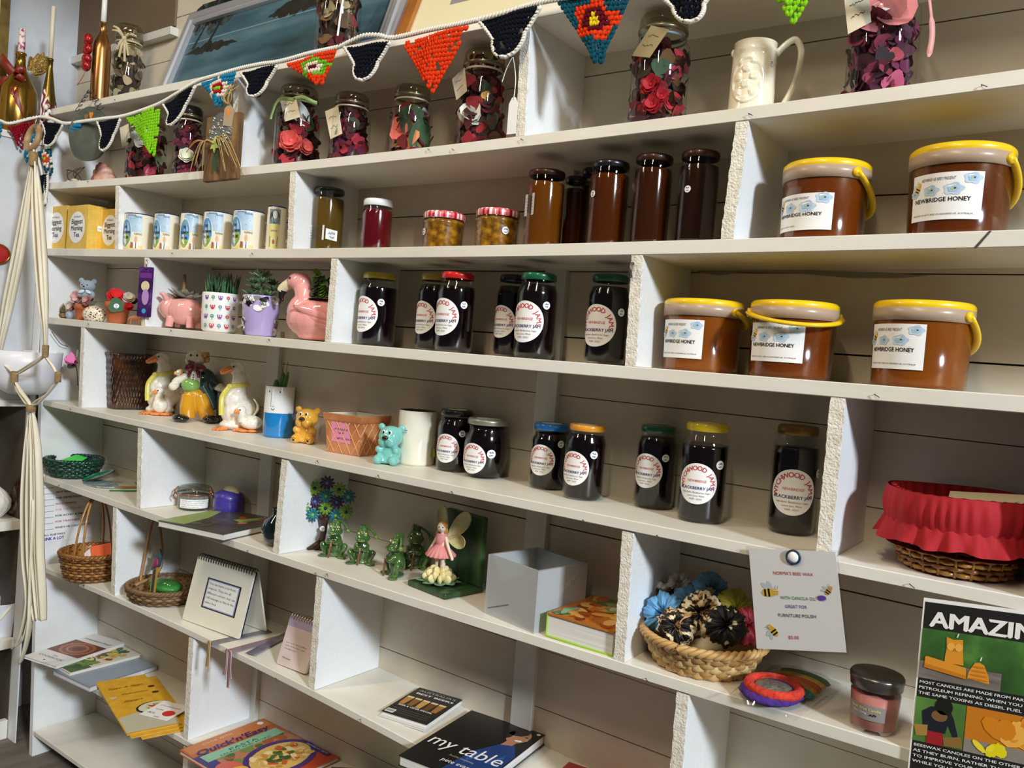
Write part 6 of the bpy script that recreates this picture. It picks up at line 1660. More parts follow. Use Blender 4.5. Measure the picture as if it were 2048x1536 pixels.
def art_note(mb, W, H, f):
    for i, (t, u, v, w) in enumerate((('Continents', .1, .70, .75), ('now', .15, .46, .3), ('$5.', .08, .2, .3), ('ea', .42, .06, .2))): mb.text(t, u * W, v * H, .12 * W, RED if i == 0 else INK, f(.0003), shear=.3, width=w * W)
    mb.poly(oval(.72 * W, .38 * H, .19 * W, .17 * H), C('#d03428', .5), f(.0004))
slab('price_note', 'white handwritten price note with a red spot on the yellow booklets', 'note', 8, (278, 1429), (330, 1444), (324, 1401), .0006, PAPER, PAPER, art_note, dz=nz + .001, part='note_face')
# quick pasta book
def art_pasta(mb, W, H, f):
    mb.poly(rect(.02 * W, .86 * H, .98 * W, .99 * H), C('#c8783c', .35), f(.0002)); mb.poly(rect(.02 * W, .02 * H, .98 * W, .45 * H), C('#c4482c', .35), f(.0002)); mb.poly(rect(.02 * W, .45 * H, .98 * W, .70 * H), C('#b8805c', .35), f(.0002))
    foods(mb, f, 0, .4 * H, W, .72 * H, ('#4c6a34', '#7a8a4a', '#a85c34'), 26, .1 * W, 2)
    mb.poly(rect(.05 * W, .66 * H, .95 * W, .78 * H), C('#8cc0a0', .35), f(.0008))
    mb.text('Quick\'n\'Easy', .05 * W, .80 * H, .13 * W, C('#2c2470', .4), f(.0012), shear=.25, bold=.02, width=.86 * W, res=4)
    mb.text('PASTA', .5 * W, .705 * H, .06 * W, C('#20503c', .4), f(.0012), 'c', width=.34 * W); mb.text('SALADS AND MORE!', .5 * W, .672 * H, .04 * W, C('#20503c', .4), f(.0012), 'c', width=.6 * W, res=1)
    mb.text('COOK WITH', .38 * W, .93 * H, .05 * W, C('#e8d8b8', .4), f(.0006), 'c', width=.35 * W, res=1)
    mb.poly(oval(.60 * W, .34 * H, .40 * W, .25 * H, 32, .1), C('#4c3478', .3), f(.0010)); mb.poly(oval(.60 * W, .34 * H, .34 * W, .20 * H, 30, .1), C('#dcb868', .4), f(.0013))
    foods(mb, f, .28 * W, .18 * H, .92 * W, .50 * H, ('#e8cc84', '#d8b05c', '#f0dca0', '#c8903c', '#c85c34'), 90, .065 * W, 8, .0015); foods(mb, f, .4 * W, .22 * H, .8 * W, .46 * H, ('#3c5c2c', '#4c6a34'), 14, .06 * W, 9, .0030)
    mb.poly(rect(0, .50 * H, .13 * W, .80 * H), C('#2c2c78', .35), f(.0006)); mb.poly(oval(.12 * W, .46 * H, .13 * W, .12 * H), C('#d86a5c', .4), f(.0016)); mb.poly(oval(.14 * W, .38 * H, .11 * W, .07 * H), C('#e8b83c', .4), f(.0018)); mb.poly(oval(.10 * W, .28 * H, .10 * W, .10 * H), C('#b8cc5c', .4), f(.0018))
    mb.poly([(.92 * W, .08 * H), (.98 * W, .08 * H), (.98 * W, .40 * H), (.92 * W, .40 * H)], C('#2c2c78', .35), f(.0012)); mb.text('OVER 100 RECIPES', .965 * W, .1 * H, .03 * W, WH, f(.0016), rot=pi / 2, width=.27 * H, res=1)
    mb.poly(circle(.035 * W, 16, .90 * W, .94 * H), PAPER, f(.0008)); 
slab('pasta_cookbook', 'orange pasta cookbook with a purple plate of pasta on its cover', 'book', 8, (511, 1592), (682, 1502), (364, 1488), .010, C('#b85c2c', .3), PAGES, art_pasta)
slab('framed_photograph', 'brown framed picture of grass lying at the bottom edge of the view', 'picture', 8, (640, 1600), (800, 1598), (698, 1494), .008, C('#5a4a3a', .25, coat=.5), C('#4a3c30', .5),
     lambda mb, W, H, f: (mb.poly(rect(.10 * W, .08 * H, .90 * W, .86 * H), C('#d8d0b4', .5), f(.0003)), mb.poly(rect(.2 * W, .12 * H, .86 * W, .74 * H), noisy([(0, '#1e3c14'), (.6, '#4a7a2c'), (1, '#9ab860')], 60, .5, (3, .6, 1)), f(.0005))), dz=.0125, part='frame')
# beer guide, black cookbook and red Christmas book on the lower right shelf
def art_beer(mb, W, H, f):
    mb.poly(rect(.03 * W, .28 * H, .97 * W, .74 * H), C('#2a2118', .35), f(.0002))
    q = random.Random(3)
    for i in range(5):
        x = (.12 + .18 * i) * W; s = .075 * W
        mb.poly([(x - s * .7, .36 * H), (x + s * .7, .36 * H), (x + s, .60 * H), (x - s, .60 * H)], C(('#b8843c', '#8a5a24', '#c89a50', '#6a4420', '#a87434')[i], .3), f(.0004)); mb.poly(rect(x - s, .60 * H, x + s, .65 * H), C('#e8d8a8', .4), f(.0005))
    mb.text('AUSTRALIA\'S', .10 * W, .87 * H, .1 * W, C('#c8c8c4', .4), f(.0004), width=.82 * W, sy=1.1); mb.text('BEST BEERS', .10 * W, .77 * H, .1 * W, WH, f(.0004), bold=.03, width=.84 * W)
    mb.text('THE GUIDE TO', .25 * W, .94 * H, .05 * W, C('#8a8a84', .4), f(.0004), width=.5 * W, res=1)
    mb.text('BEER & CIDER SPECIAL', .1 * W, .30 * H, .08 * W, WH, f(.0007), bold=.02, width=.75 * W, res=1)
    for i in range(3): mb.text('great brews rated by the experts', .1 * W, (.20 - .06 * i) * H, .03 * W, C('#8a8a84', .5), f(.0004), width=.8 * W, res=1)
    mb.poly(rect(.03 * W, .03 * H, .22 * W, .14 * H), WH, f(.0003))
    for i in range(8): mb.poly(rect(.05 * W + .02 * W * i, .05 * H, .05 * W + .02 * W * i + .009 * W, .12 * H), BLACK, f(.0006))
slab('magazine', 'white magazine lying under the beer guide, only its front edge showing', 'magazine', 7, (757, 1428), (868, 1459), (899, 1361), .005, C('#e0ddd8', .4), PAGES)
slab('beer_guide', 'black beer guide magazine with a row of beer glasses on its cover', 'magazine', 7, (763, 1419), (872, 1449), (899, 1358), .007, C('#1a1a1b', .3), PAGES, art_beer, dz=.0056, back=WH)
SKINP = C('#b07a5c', .4)
def art_table(mb, W, H, f):
    BLU = C('#1c3c78', .4)
    mb.poly([(.50 * W, .01 * H), (.99 * W, .01 * H), (.99 * W, .52 * H), (.86 * W, .68 * H), (.72 * W, .64 * H), (.56 * W, .40 * H)], BLU, f(.0002)); mb.poly([(.58 * W, .3 * H), (.7 * W, .5 * H), (.62 * W, .18 * H)], C('#2c5498', .4), f(.0003)); mb.poly([(.8 * W, .3 * H), (.9 * W, .5 * H), (.95 * W, .3 * H)], C('#2c5498', .4), f(.0003))
    mb.poly([(.72 * W, .62 * H), (.84 * W, .66 * H), (.86 * W, .78 * H), (.74 * W, .76 * H)], SKINP, f(.0004))
    mb.poly(oval(.80 * W, .82 * H, .12 * W, .125 * H, 24, -.2), SKINP, f(.0005)); mb.poly(oval(.74 * W, .90 * H, .13 * W, .075 * H, 20, .5), C('#1c1410', .5), f(.0007)); mb.poly(oval(.69 * W, .82 * H, .035 * W, .07 * H), C('#1c1410', .5), f(.0007))
    mb.poly(oval(.84 * W, .755 * H, .045 * W, .014 * H, 12, .3), C('#efe8e2', .4), f(.0009)); mb.poly([(.90 * W, .84 * H), (.93 * W, .79 * H), (.895 * W, .79 * H)], C('#c08a6c', .4), f(.0009))
    for u in (.80, .88): mb.poly(oval(u * W, .845 * H, .02 * W, .008 * H, 8), C('#1c1410', .5), f(.0009))
    mb.text('my table', .04 * W, .30 * H, .3 * W, WH, f(.0012), shear=.1, width=.92 * W, sy=1.05, res=5)
    mb.text('pete evans', .40 * W, .13 * H, .1 * W, WH, f(.0012), shear=.1, width=.38 * W); mb.text('Food for entertaining', .42 * W, .225 * H, .05 * W, C('#c8b88c', .4), f(.0012), width=.30 * W, res=1)
    mb.poly(circle(.024 * W, 16, .95 * W, .955 * H), PAPER, f(.0008))
slab('black_cookbook', 'large black cookbook with a smiling man in a blue shirt on its cover', 'book', 7, (798, 1505), (984, 1581), (994, 1400), .020, C('#121214', .3), PAGES, art_table)
def art_xmas(mb, W, H, f):
    mb.text('Women\'s Weekly', .30 * W, .82 * H, .1 * W, C('#d8b0a8', .4), f(.0003), bold=.02, width=.66 * W); mb.text('Christmas', .12 * W, .62 * H, .2 * W, C('#f0e4d8', .4), f(.0003), shear=.35, width=.8 * W)
slab('red_cookbook', 'glossy red Christmas cookbook behind the large black cookbook', 'book', 7, (1086, 1566), (1300, 1650), (1197, 1480), .010, noisy([(0, '#a01420'), (1, '#c02430')], 20, .25, coat=.4), PAGES, art_xmas)
# thick cookbook standing against the divider, pages to the front
F = on_shelf_px(6, 1225, 1317); L = on_shelf_px(6, 1093, 1272)
xr = min(F.x, -0.628); W = xr - L.x; yy = (F.y + L.y) / 2; H = (1272 - 1224) * mpp(L); D = min(.165, DEPTH - yy - .002)
o = thing('thick_cookbook', 'thick cookbook with roast vegetables on its cover and green boards', 'book', (L.x, yy, sz(6, L.x + W / 2) + .0003))
MB().box((.002, .003, .003), (W - .002, D - .002, H - .003), PAGES).build('pages', o)
GRN = C('#9ac43c', .4)
MB().box((0, 0, 0), (W, D, .003), GRN).box((0, 0, .003), (.002, D, H - .003), GRN).build('spine', o, bevel=.0006)
mb = MB().box((0, 0, H - .003), (W, D, H), C('#b8702c', .3))
f = lambda q: (lambda s, t: (s, t, H + q))
foods(mb, f, .0, .0, W, D, ('#c8742c', '#d89a4c', '#a85420', '#e8b86c', '#7a3c18', '#e2a050'), 70, .022, 4); foods(mb, f, 0, .5 * D, W, D, ('#8aa060', '#c8ccb0', '#5a7a44'), 14, .025, 6, .0012); foods(mb, f, 0, 0, .3 * W, .5 * D, ('#3c6a3c', '#8ab08a'), 6, .02, 7, .0014)
mb.build('cover', o)

# ------------------------------------------------------------------ grey glass vase and fairy bookend
F, L = on_shelf_px(6, 1067, 1268), on_shelf_px(6, 968, 1226)
u = (F - L); u.z = 0; W = u.length; a = math.atan2(u.y, u.x)
Hh = (1268 - 1141) * mpp(F)
R_ = on_shelf_px(6, 1155, 1240); D = max(.10, min(.13, (R_ - F).length))
o = thing('square_glass_vase', 'frosted grey square glass vase with a row of stitched marks', 'vase', (L.x, L.y, L.z + .0003), rz=a)
FG = C('#c2c5c6', .22, alpha=.74, coat=.4, bump=(20, .15))
mb = MB(); t = .006
mb.box((0, 0, 0), (W, t, Hh), FG).box((0, D - t, 0), (W, D, Hh), FG).box((0, t, 0), (t, D - t, Hh), FG).box((W - t, t, 0), (W, D - t, Hh), FG).box((t, t, 0), (W - t, D - t, .012), FG)
mb.build('glass_box', o)
mb = MB()
for i in range(22):
    s_ = i / 21; y_, z_ = .01 + s_ * D * .8, Hh * (.25 + .68 * s_)
    mb.box((W, y_, z_ - .005), (W + .0008, y_ + .0014, z_ + .006), C('#b8bcbe', .4))
mb.build('stitched_band', o); mb = MB()
for i in range(12): mb.box((.01 + i * W * .035, -.0006, .012 + i * .0018), (.013 + i * W * .035, 0, .014 + i * .0018), C('#5c5f62', .5))
mb.build('stitched_band', o)
L, F, R_ = on_shelf_px(6, 814, 1171), on_shelf_px(6, 889, 1201), on_shelf_px(6, 957, 1170)
u = F - L; u.z = 0; W = u.length; a = math.atan2(u.y, u.x); D = min((R_ - F).length, .105); s = (1201 - 1052) * mpp(F)
o = thing('fairy_bookend', 'dark green bookend with a pink-dressed fairy standing on a cream water lily', 'bookend', (L.x, L.y, L.z + .0003), rz=a)
DG = noisy([(0, '#233a24'), (.6, '#34502f'), (1, '#48663c')], 18, .35, (3, 1, .4), bump=(30, .5))
MB().box((0, 0, 0), (W, D, .012), DG).build('base', o, bevel=.003)
MB().box((.001, D - .014, .012), (W - .001, D, .012 + s * .98), DG).build('upright', o, bevel=.003)
cx, cy = W * .42, D * .40; fs = s * .80
LEAFG = C('#6f9480', .5); LILY = C('#e6d8a0', .5)
mb = MB()
for i in range(9):
    t = 2 * pi * i / 9; petal(mb, (cx + .018 * cos(t), cy + .016 * sin(t), .0155), (0, 0, 1), (cos(t), sin(t), -.08), .012, .02, LEAFG, .2)
mb.build('lily_leaves', o)
mb = MB()
for ring, (n, rr_, el) in enumerate(((9, .030, .35), (8, .022, .7), (6, .013, 1.1))):
    for i in range(n):
        t = 2 * pi * i / n + ring * .4; d = Vector((cos(t) * cos(el), sin(t) * cos(el), sin(el)))
        mb.ell((cx + rr_ * .8 * cos(t), cy + rr_ * .7 * sin(t), .024 + .006 * ring), (.010, .005, .014), LILY, (.0, pi / 2 - el, t), 10, 8)
mb.build('water_lily', o)
z0 = .022; K = fs
def Q(a_, b, c): return (cx + a_ * K, cy + b * K, z0 + c * K)
SK = C('#efd6c0', .5)
blob('fairy_body', o, [('t', [Q(-.07, 0, .46), Q(-.075, 0, .22), Q(-.08, -.02, .02)], (.055 * K, .035 * K)), ('t', [Q(.07, 0, .46), Q(.075, 0, .22), Q(.07, -.01, .02)], (.055 * K, .035 * K)), ('e', Q(0, 0, .62), S(.11, .08, .16, k=K)), ('t', [Q(0, 0, .74), Q(0, 0, .84)], .035 * K), ('e', Q(-.01, -.01, .90), S(.085, .08, .095, k=K)),
     ('t', [Q(-.10, 0, .75), Q(-.17, -.02, .6), Q(-.26, -.05, .44)], (.035 * K, .026 * K)), ('t', [Q(.10, 0, .75), Q(.2, -.02, .6), Q(.34, -.04, .44)], (.035 * K, .026 * K)), ('e', Q(-.27, -.05, .42), S(.03, .03, .035, k=K)), ('e', Q(.35, -.04, .42), S(.03, .03, .035, k=K))], SK, .0016, 2)
PKD = C('#d98a88', .6)
mb = MB().lathe([(.085 * K, z0 + .80 * K), (.115 * K, z0 + .72 * K), (.09 * K, z0 + .60 * K)], PKD, 30, cx=cx, cy=cy)
mb.lathe([(.09 * K, z0 + .60 * K), (.17 * K, z0 + .52 * K), (.26 * K, z0 + .42 * K), (.25 * K, z0 + .40 * K)], PKD, 72, cx=cx, cy=cy, fn=lambda t, r, zz: (r * (1 + .07 * sin(18 * t) * (r / K - .09) / .15), zz))
mb.build('dress', o)
mb = MB().ell(Q(-.01, .02, .935), S(.095, .085, .075, k=K), C('#c89038', .6)); mb.ell(Q(-.01, .05, .84), S(.09, .05, .10, k=K), C('#c89038', .6)); mb.build('hair', o)
mb = MB(); ph = facing(o.location.x, o.location.y) - a - R(15)
def FQ(e, d, c): return Q(-.01 + e * cos(ph) + d * sin(ph), -.01 + e * sin(ph) - d * cos(ph), c)
for e in (-.034, .034): mb.ell(FQ(e, .078, .915), S(.012, .010, .012, k=K), C('#2c2420', .4), nu=8, nv=6)
mb.ell(FQ(0, .076, .862), S(.02, .012, .007, k=K), C('#b85a58', .5), (0, 0, ph), nu=8, nv=6); mb.ell(FQ(0, .086, .89), S(.010, .010, .012, k=K), SK, nu=8, nv=6); mb.build('face', o)
WINGM = C('#c9c48c', .4, bump=(60, .4))
for sg in (-1, 1):
    mb = MB()
    for (L_, w_, el) in ((.62, .15, .95), (.36, .12, -.1)):
        d = Vector((sg * cos(el), .25, sin(el))).normalized(); n = Vector((0, -1, .0)); sd = d.cross(n).normalized()
        P = []
        for k in range(20):
            t = 2 * pi * k / 20; P.append(Vector(Q(sg * .04, .10, .70)) + d * K * L_ * (.5 + .5 * cos(t)) + sd * K * w_ * sin(t) * (1.0 + .3 * cos(t)))
        V = [tuple(p) for p in P] + [tuple(p + Vector((0, .0025, 0))) for p in P]
        mb.add(V, [tuple(range(20)), tuple(range(39, 19, -1))] + [(k, (k + 1) % 20, 20 + (k + 1) % 20, 20 + k) for k in range(20)], WINGM)
    mb.build('wing', o)
# ------------------------------------------------------------------ flower tree and frogs
o, rr, h = fig('flower_tree', 'brown metal tree ornament with daisy flowers in green, teal and purple', 'ornament', (598, 948, 702, 1105), 6, y=.11); s = h
BRK = C('#3c2214', .5, bump=(50, .6))
mb = MB(); mb.tube(curve([S(-.05, 0, .0, k=s), S(-.02, 0, .15, k=s), S(.0, 0, .3, k=s), S(-.02, 0, .45, k=s)], 5), [.085 * s, .075 * s, .07 * s, .065 * s, .06 * s] + [.055 * s] * 6 + [.06 * s, .07 * s, .08 * s, .09 * s, .09 * s], BRK, 10, flat=(1, .45))
for a in (-.2, -.1, .06): mb.tube([S(-.03, 0, .10, k=s), S(a, -.03, .008, k=s)], [.05 * s, .025 * s], BRK, 7)
for a in (-.12, 0, .11): mb.tube([S(0, 0, .40, k=s), S(a, 0, .56, k=s)], [.04 * s, .012 * s], BRK, 6)
mb.build('trunk', o)
COLS = {'g': ('#6f9a2c', '#241430'), 't': ('#17707a', '#8ab44c'), 'p': ('#3c1c4c', '#4a7ac0')}
for i, (u, w, c) in enumerate(((0, .96, 'p'), (-.2, .88, 'g'), (.2, .88, 'g'), (-.38, .80, 't'), (0, .78, 't'), (.36, .78, 't'), (-.18, .69, 'p'), (.18, .70, 'p'), (-.38, .61, 'g'), (0, .60, 'g'), (.34, .56, 'g'), (-.2, .51, 't'), (.17, .50, 't'))):
    mb = MB(); c0 = S(u * .82, -.02 - .02 * (i % 3), w * .97, k=s); m = C(COLS[c][0], .35, coat=.3)
    for k in range(10):
        t = 2 * pi * k / 10; mb.ell((c0[0] + .055 * s * cos(t), c0[1], c0[2] + .055 * s * sin(t)), (.052 * s, .014 * s, .02 * s), m, (0, -t, 0), 8, 6)
    mb.ell((c0[0], c0[1] - .012 * s, c0[2]), .024 * s, C(COLS[c][1], .4)); mb.build('flower', o)
mb = MB().poly([(p - .0, -.036 * s, w) for p, w in circle(.038 * s, 18, -.02 * s, .30 * s)], PAPER)
scribble(mb, -.04 * s, .30 * s, .04 * s, .02 * s, BLUEINK, lambda u, v: (u, -.037 * s, v), 3); mb.build('price_sticker', o)
FROG = noisy([(0, '#2c4a20'), (.5, '#3f5f2c'), (1, '#5c7a3e')], 30, .08, coat=.9)
def frog(box, label, turn, y=None):
    o, rr, h = fig('frog_figurine', label, 'figurine', box, 6, 'glossy green ceramic frogs', turn=turn, y=y); s = h
    blob('frog_body', o, [('e', S(0, .05, .28, k=s), S(.20, .19, .26, k=s)), ('e', S(0, 0, .46, k=s), S(.17, .15, .14, k=s)), ('e', S(0, -.02, .66, k=s), S(.20, .17, .13, k=s)), ('e', S(0, -.13, .63, k=s), S(.17, .13, .065, k=s)), ('e', S(-.09, -.06, .77, k=s), S(.07, .07, .07, k=s)), ('e', S(.09, -.06, .77, k=s), S(.07, .07, .07, k=s)),
         ('t', [S(0, .02, .74, k=s), S(.0, .05, .9, k=s), S(.02, .05, .97, k=s)], (.13 * s, .085 * s)), ('t', [S(-.14, .06, .2, k=s), S(-.30, -.06, .30, k=s), S(-.2, -.06, .08, k=s)], (.09 * s, .06 * s)), ('t', [S(.14, .06, .2, k=s), S(.30, -.06, .30, k=s), S(.2, -.06, .08, k=s)], (.09 * s, .06 * s)),
         ('e', S(-.26, -.14, .03, k=s), S(.13, .12, .035, k=s)), ('e', S(.26, -.14, .03, k=s), S(.13, .12, .035, k=s)), ('t', [S(-.15, -.04, .50, k=s), S(-.14, -.17, .38, k=s), S(0, -.22, .42, k=s)], .05 * s), ('t', [S(.15, -.04, .50, k=s), S(.14, -.17, .38, k=s), S(.02, -.22, .42, k=s)], .05 * s), ('e', S(0, .04, .05, k=s), S(.2, .18, .06, k=s))], FROG, .0019, 2)
    MB().tube([S(0, -.235, .46, k=s), S(-.06, -.25, .02, k=s)], .028 * s, C('#7a4a30', .25, coat=.6), 8).build('stick', o)
    for a in (-1, 1): MB().ell(S(a * .09, -.115, .79, k=s), .03 * s, C('#c8c478', .1, 0, .8), nu=10).build('eye', o)
    MB().tube(curve([S(.16, -.12, .625, k=s), S(0, -.262, .62, k=s), S(-.16, -.12, .625, k=s)], 6), .012 * s, C('#8aa03c', .2, coat=.6), 6).build('mouth_line', o)
    mb = MB().tube(curve([S(.08, .05, .93, k=s), S(.24, .02, .84, k=s), S(.32, -.02, .74, k=s)], 5), .03 * s, FROG, 7); mb.ell(S(.34, -.02, .70, k=s), .055 * s, C('#6a8a3c', .1, coat=.8)); mb.build('tassel_cap', o)
frog((641, 1030, 700, 1119), 'frog figurine in front of the flower tree', R(-20))
frog((693, 1043, 756, 1134), 'frog figurine in the middle of the row, right of the tree frog', R(-8))
frog((768, 1060, 816, 1158), 'frog figurine turned sideways at the shelf front', R(-70))
frog((803, 1043, 857, 1137), 'frog figurine standing behind the sideways one', R(0))
# ------------------------------------------------------------------ lower left cubbyholes
x, y, z, rr, h = fit(89, 910, 206, 958, 6, rt=1.4)
GW = [C(c, .25, 0, .5) for c in ('#12382c', '#1e5a44', '#0e2a22')]
o = thing('green_basket', 'dark green woven bowl basket holding bright green paper', 'basket', (x, y, z))
basket(o, lambda t: (rr * (1 + .38 * math.sin(t * pi / 2)), .003 + h * .92 * t), 8, 20, .0042, GW, rim=.006)
o2 = thing('green_paper', 'bright green paper slips in the green basket', 'paper', (x, y, z + h * .8))
card(o2, 'paper', [(-rr * .7, -rr * .5, 0), (rr * .9, -rr * .3, .004), (rr * .8, rr * .3, .02), (-rr * .6, rr * .4, .018)], .001, C('#3cd84c', .6))
x, y, z, rr, h = fit(158, 952, 244, 976, 6)
o = tag(MB().lathe([(0, .001), (rr * .98, 0), (rr, .002), (rr * .98, .004), (rr * .9, .0035), (0, .0035)], noisy([(0, '#5c6c70'), (.6, '#8fa0a0'), (1, '#c4d0cc')], 120, .35, bump=(120, .5)), 40, sx=1.25, sy=.7).build('glitter_coaster'), 'flat oval grey glitter coaster beside the green basket', 'coaster'); o.location = (x, min(y, .09), sz(6, x) + .0003)
AG = noisy([(0, '#1c6a48'), (.5, '#3f9a70'), (1, '#a8d8b8')], 30, .15, coat=.6)
p = on_shelf_px(6, 226, 962)
o = thing('agate_slice', 'polished green agate slice with purple edge leaning on papers near the divider', 'stone', (p.x, .085, sz(6, p.x) + .017), rot=(R(20), R(-18), R(20)))
MB().prism([(.055 * cos(t) * (1 + .1 * sin(3 * t)), .032 * sin(t) * (1 + .15 * cos(2 * t))) for t in [2 * pi * k / 26 for k in range(26)]], .005, AG, None, C('#4a2838', .4)).build('slice', o, bevel=.001)
for i, (pl, pr, c, lb) in enumerate(((216, 262, '#4c8a4c', 'green card strip lying lowest at the shelf front, beside the divider'), (222, 266, '#b8904c', 'tan card strip lying across the green one beside the divider'), (256, 270, '#d07a4c', 'orange card peeping out in front of the divider'))):
    a = on_shelf_px(6, pl, 984 - 6 * i); b = on_shelf_px(6, pr, 968 - 4 * i)
    d = (b - a); d.z = 0; L_ = min(d.length, .10)
    o = thing('card_strip', lb, 'card', (a.x, a.y + .004 + .01 * i, sz(6, a.x) + .0006 + .0022 * i), rz=math.atan2(d.y, d.x) * .5)
    MB().box((0, 0, 0), (L_, .022, .0015), C(c, .5)).build('card', o)
# clip top jar
x, y, z, rr, h = fit(352, 966, 426, 1023, 6)
o = thing('clip_top_jar', 'small glass clip-top jar with grey contents, copper clips and a white label', 'jar', (x, y, z))
MB().lathe([(0, .003), (.92 * rr, 0), (.96 * rr, .004), (.96 * rr, .62 * h), (1.0 * rr, .66 * h), (1.0 * rr, .70 * h)], GLASS, 32).build('glass_jar', o)
MB().lathe([(0, .005), (.88 * rr, .004), (.90 * rr, .6 * h), (0, .6 * h)], noisy([(0, '#6a645c'), (1, '#a09a8e')], 200, .9), 28).build('contents', o)
MB().lathe([(1.0 * rr, .72 * h), (1.02 * rr, .76 * h), (.98 * rr, .9 * h), (.85 * rr, h), (.7 * rr, .97 * h), (0, .95 * h)], glass('#d8dcd4', 'lid_glass', .05), 32).build('glass_lid', o)
v = facing(x, y); COPM = C('#b8745c', .25, .9)
mb = MB()
for a in (v - R(80), v + R(60)):
    p = Vector((sin(a), -cos(a), 0)); t_ = Vector((cos(a), sin(a), 0))
    mb.tube(curve([p * rr * 1.0 + t_ * .006 + Vector((0, 0, .62 * h)), p * rr * 1.12 + t_ * .006 + Vector((0, 0, .8 * h)), p * rr * .95 + Vector((0, 0, 1.0 * h)), p * rr * 1.12 - t_ * .006 + Vector((0, 0, .8 * h)), p * rr * 1.0 - t_ * .006 + Vector((0, 0, .62 * h))], 5), .0014, COPM, 6)
    mb.tube(curve([p * rr * 1.08 + Vector((0, 0, .78 * h)), p * rr * 1.2 + Vector((0, 0, .6 * h)), p * rr * 1.1 + Vector((0, 0, .45 * h))], 4), .0016, COPM, 6)
mb.lathe([(1.0 * rr, .68 * h), (1.03 * rr, .70 * h), (1.0 * rr, .72 * h)], COPM, 32); mb.build('clip', o)
mb = MB(); f = wrap(.965 * rr, .0006, v); g = wrap(.965 * rr, .001, v)
for i in range(8): mb.poly([(-.9 * rr + .225 * rr * i, .12 * h), (-.675 * rr + .225 * rr * i, .12 * h), (-.675 * rr + .225 * rr * i, .5 * h), (-.9 * rr + .225 * rr * i, .5 * h)], PAPER, f)
for i, t in enumerate(('COFFEE MINT SUGAR SCRUB', 'COCONUT OIL, RAW SUGAR,', 'PURE PEPPERMINT OIL', 'MADE IN NEWBRIDGE')): mb.text(t, -.75 * rr, (.42 - .085 * i) * h, .045 * h, INK, g, width=(1.4, 1.3, 1.2, 1.0)[i] * rr, res=1)
mb.build('jar_label', o)
x, y, z, rr, h = fit(424, 974, 489, 1026, 6); y2 = min(y + .03, .15)
o = thing('purple_tin', 'round violet pot with a cream shell resting as its lid knob', 'pot', (x, y2, sz(6, x)))
PUR = C('#4a3a9a', .35, 0, .3)
MB().lathe([(0, .002), (.75 * rr, 0), (.95 * rr, .15 * h), (rr, .42 * h), (.97 * rr, .6 * h)], PUR, 36).build('pot', o)
MB().lathe([(.97 * rr, .6 * h), (.99 * rr, .63 * h), (.92 * rr, .85 * h), (.6 * rr, .95 * h), (0, .97 * h)], PUR, 36).build('lid', o)
mb = MB().grid(lambda u, w: (rr * .8 * cos(pi * u) * sin(pi * .5 * w + .05) * (1 + .05 * sin(30 * u)), rr * .5 * (w - .5), h * (.9 + .22 * sin(pi * u) * sin(pi * .5 * w))), 40, 8, C('#c9c08c', .5)); mb.build('shell', o, solid=.002)
# small pinkish pebbles beside the jar
p = on_shelf_px(6, 338, 1010); q = random.Random(4)
o = thing('dried_flower', 'tuft of dried pink flowers beside the clip-top jar', 'dried flower', (p.x - .01, p.y, sz(6, p.x)))
mb = MB()
for i in range(30): petal(mb, (q.uniform(-.03, .02), q.uniform(-.015, .02), .004 + .02 * q.random()), (q.uniform(-1, 1), -1, 1), (q.uniform(-1, 1), 0, 1), .005, .010, C(('#c8a090', '#a87c70', '#d8c0b0')[i % 3], .8), .3)
mb.build('flower_head', o)
# dark glazed ball vase against the divider
xd = -1.512; rb = .038
o = thing('dark_vase', 'dark teal glazed round vase half hidden behind the divider', 'vase', (xd - rb - .003, .05, sz(6, xd - rb)))
MB().lathe([(0, .002), (.5 * rb, 0), (.85 * rb, .4 * rb), (rb, rb), (.85 * rb, 1.6 * rb), (.4 * rb, 1.95 * rb), (.35 * rb, 2.2 * rb), (.45 * rb, 2.35 * rb), (.3 * rb, 2.3 * rb), (.3 * rb, 1.9 * rb)], C('#0e2026', .1, 0, .8), 32).build('body', o)
# paper sign on the inner side board
def panel(yy, zz, e=.0008): return (-2.58 - zz / 1.94 * .135 + e, yy, zz)
z0, z1 = .655, .845
o = thing('printed_sheet', 'white printed sheet with short lines of black, red and purple capitals, on the end board', 'sign')
mb = MB().poly([panel(.001, z0), panel(.165, z0), panel(.165, z1), panel(.001, z1)], PAPER)
mb.poly([panel(.001, z0, .0004), panel(.165, z0, .0004), panel(.165, z1, .0004), panel(.001, z1, .0004)][::-1], PAPER)
for i, (t, c, b) in enumerate((('ANY REASON WHY', '#4a4a8a', 0), ('HOT FLUSHES', '#101014', .02), ('FOR DEPRESSION', '#24306a', .02), ('MOOD SWINGS', '#c83c34', .02), ('FOR THE FUTURE', '#d87a70', 0), ('FOR ACHES & PAINS', '#101014', .02), ('FOR TIREDNESS', '#c03040', .02), ('WHEN HE CAN\'T DO IT', '#4a2c4a', .02))):
    zz = z1 - .022 - .0185 * i
    mb.text(t, .05, zz, .0085, C(c, .6), lambda u, v: panel(u, v, .0012), bold=b, width=.0058 * len(t))
    mb.poly([panel(.006, zz - .001, .0012), panel(.046, zz - .001, .0012), panel(.046, zz, .0012), panel(.006, zz, .0012)], INK)
mb.text('IF ALL ELSE FAILS', .006, z1 - .172, .0085, BLACK, lambda u, v: panel(u, v, .0012), bold=.02, width=.075); mb.text('DRINK A LOT', .006, z0 + .004, .013, C('#4a2c98', .6), lambda u, v: panel(u, v, .0012), bold=.04, width=.072)
mb.build('sheet', o)
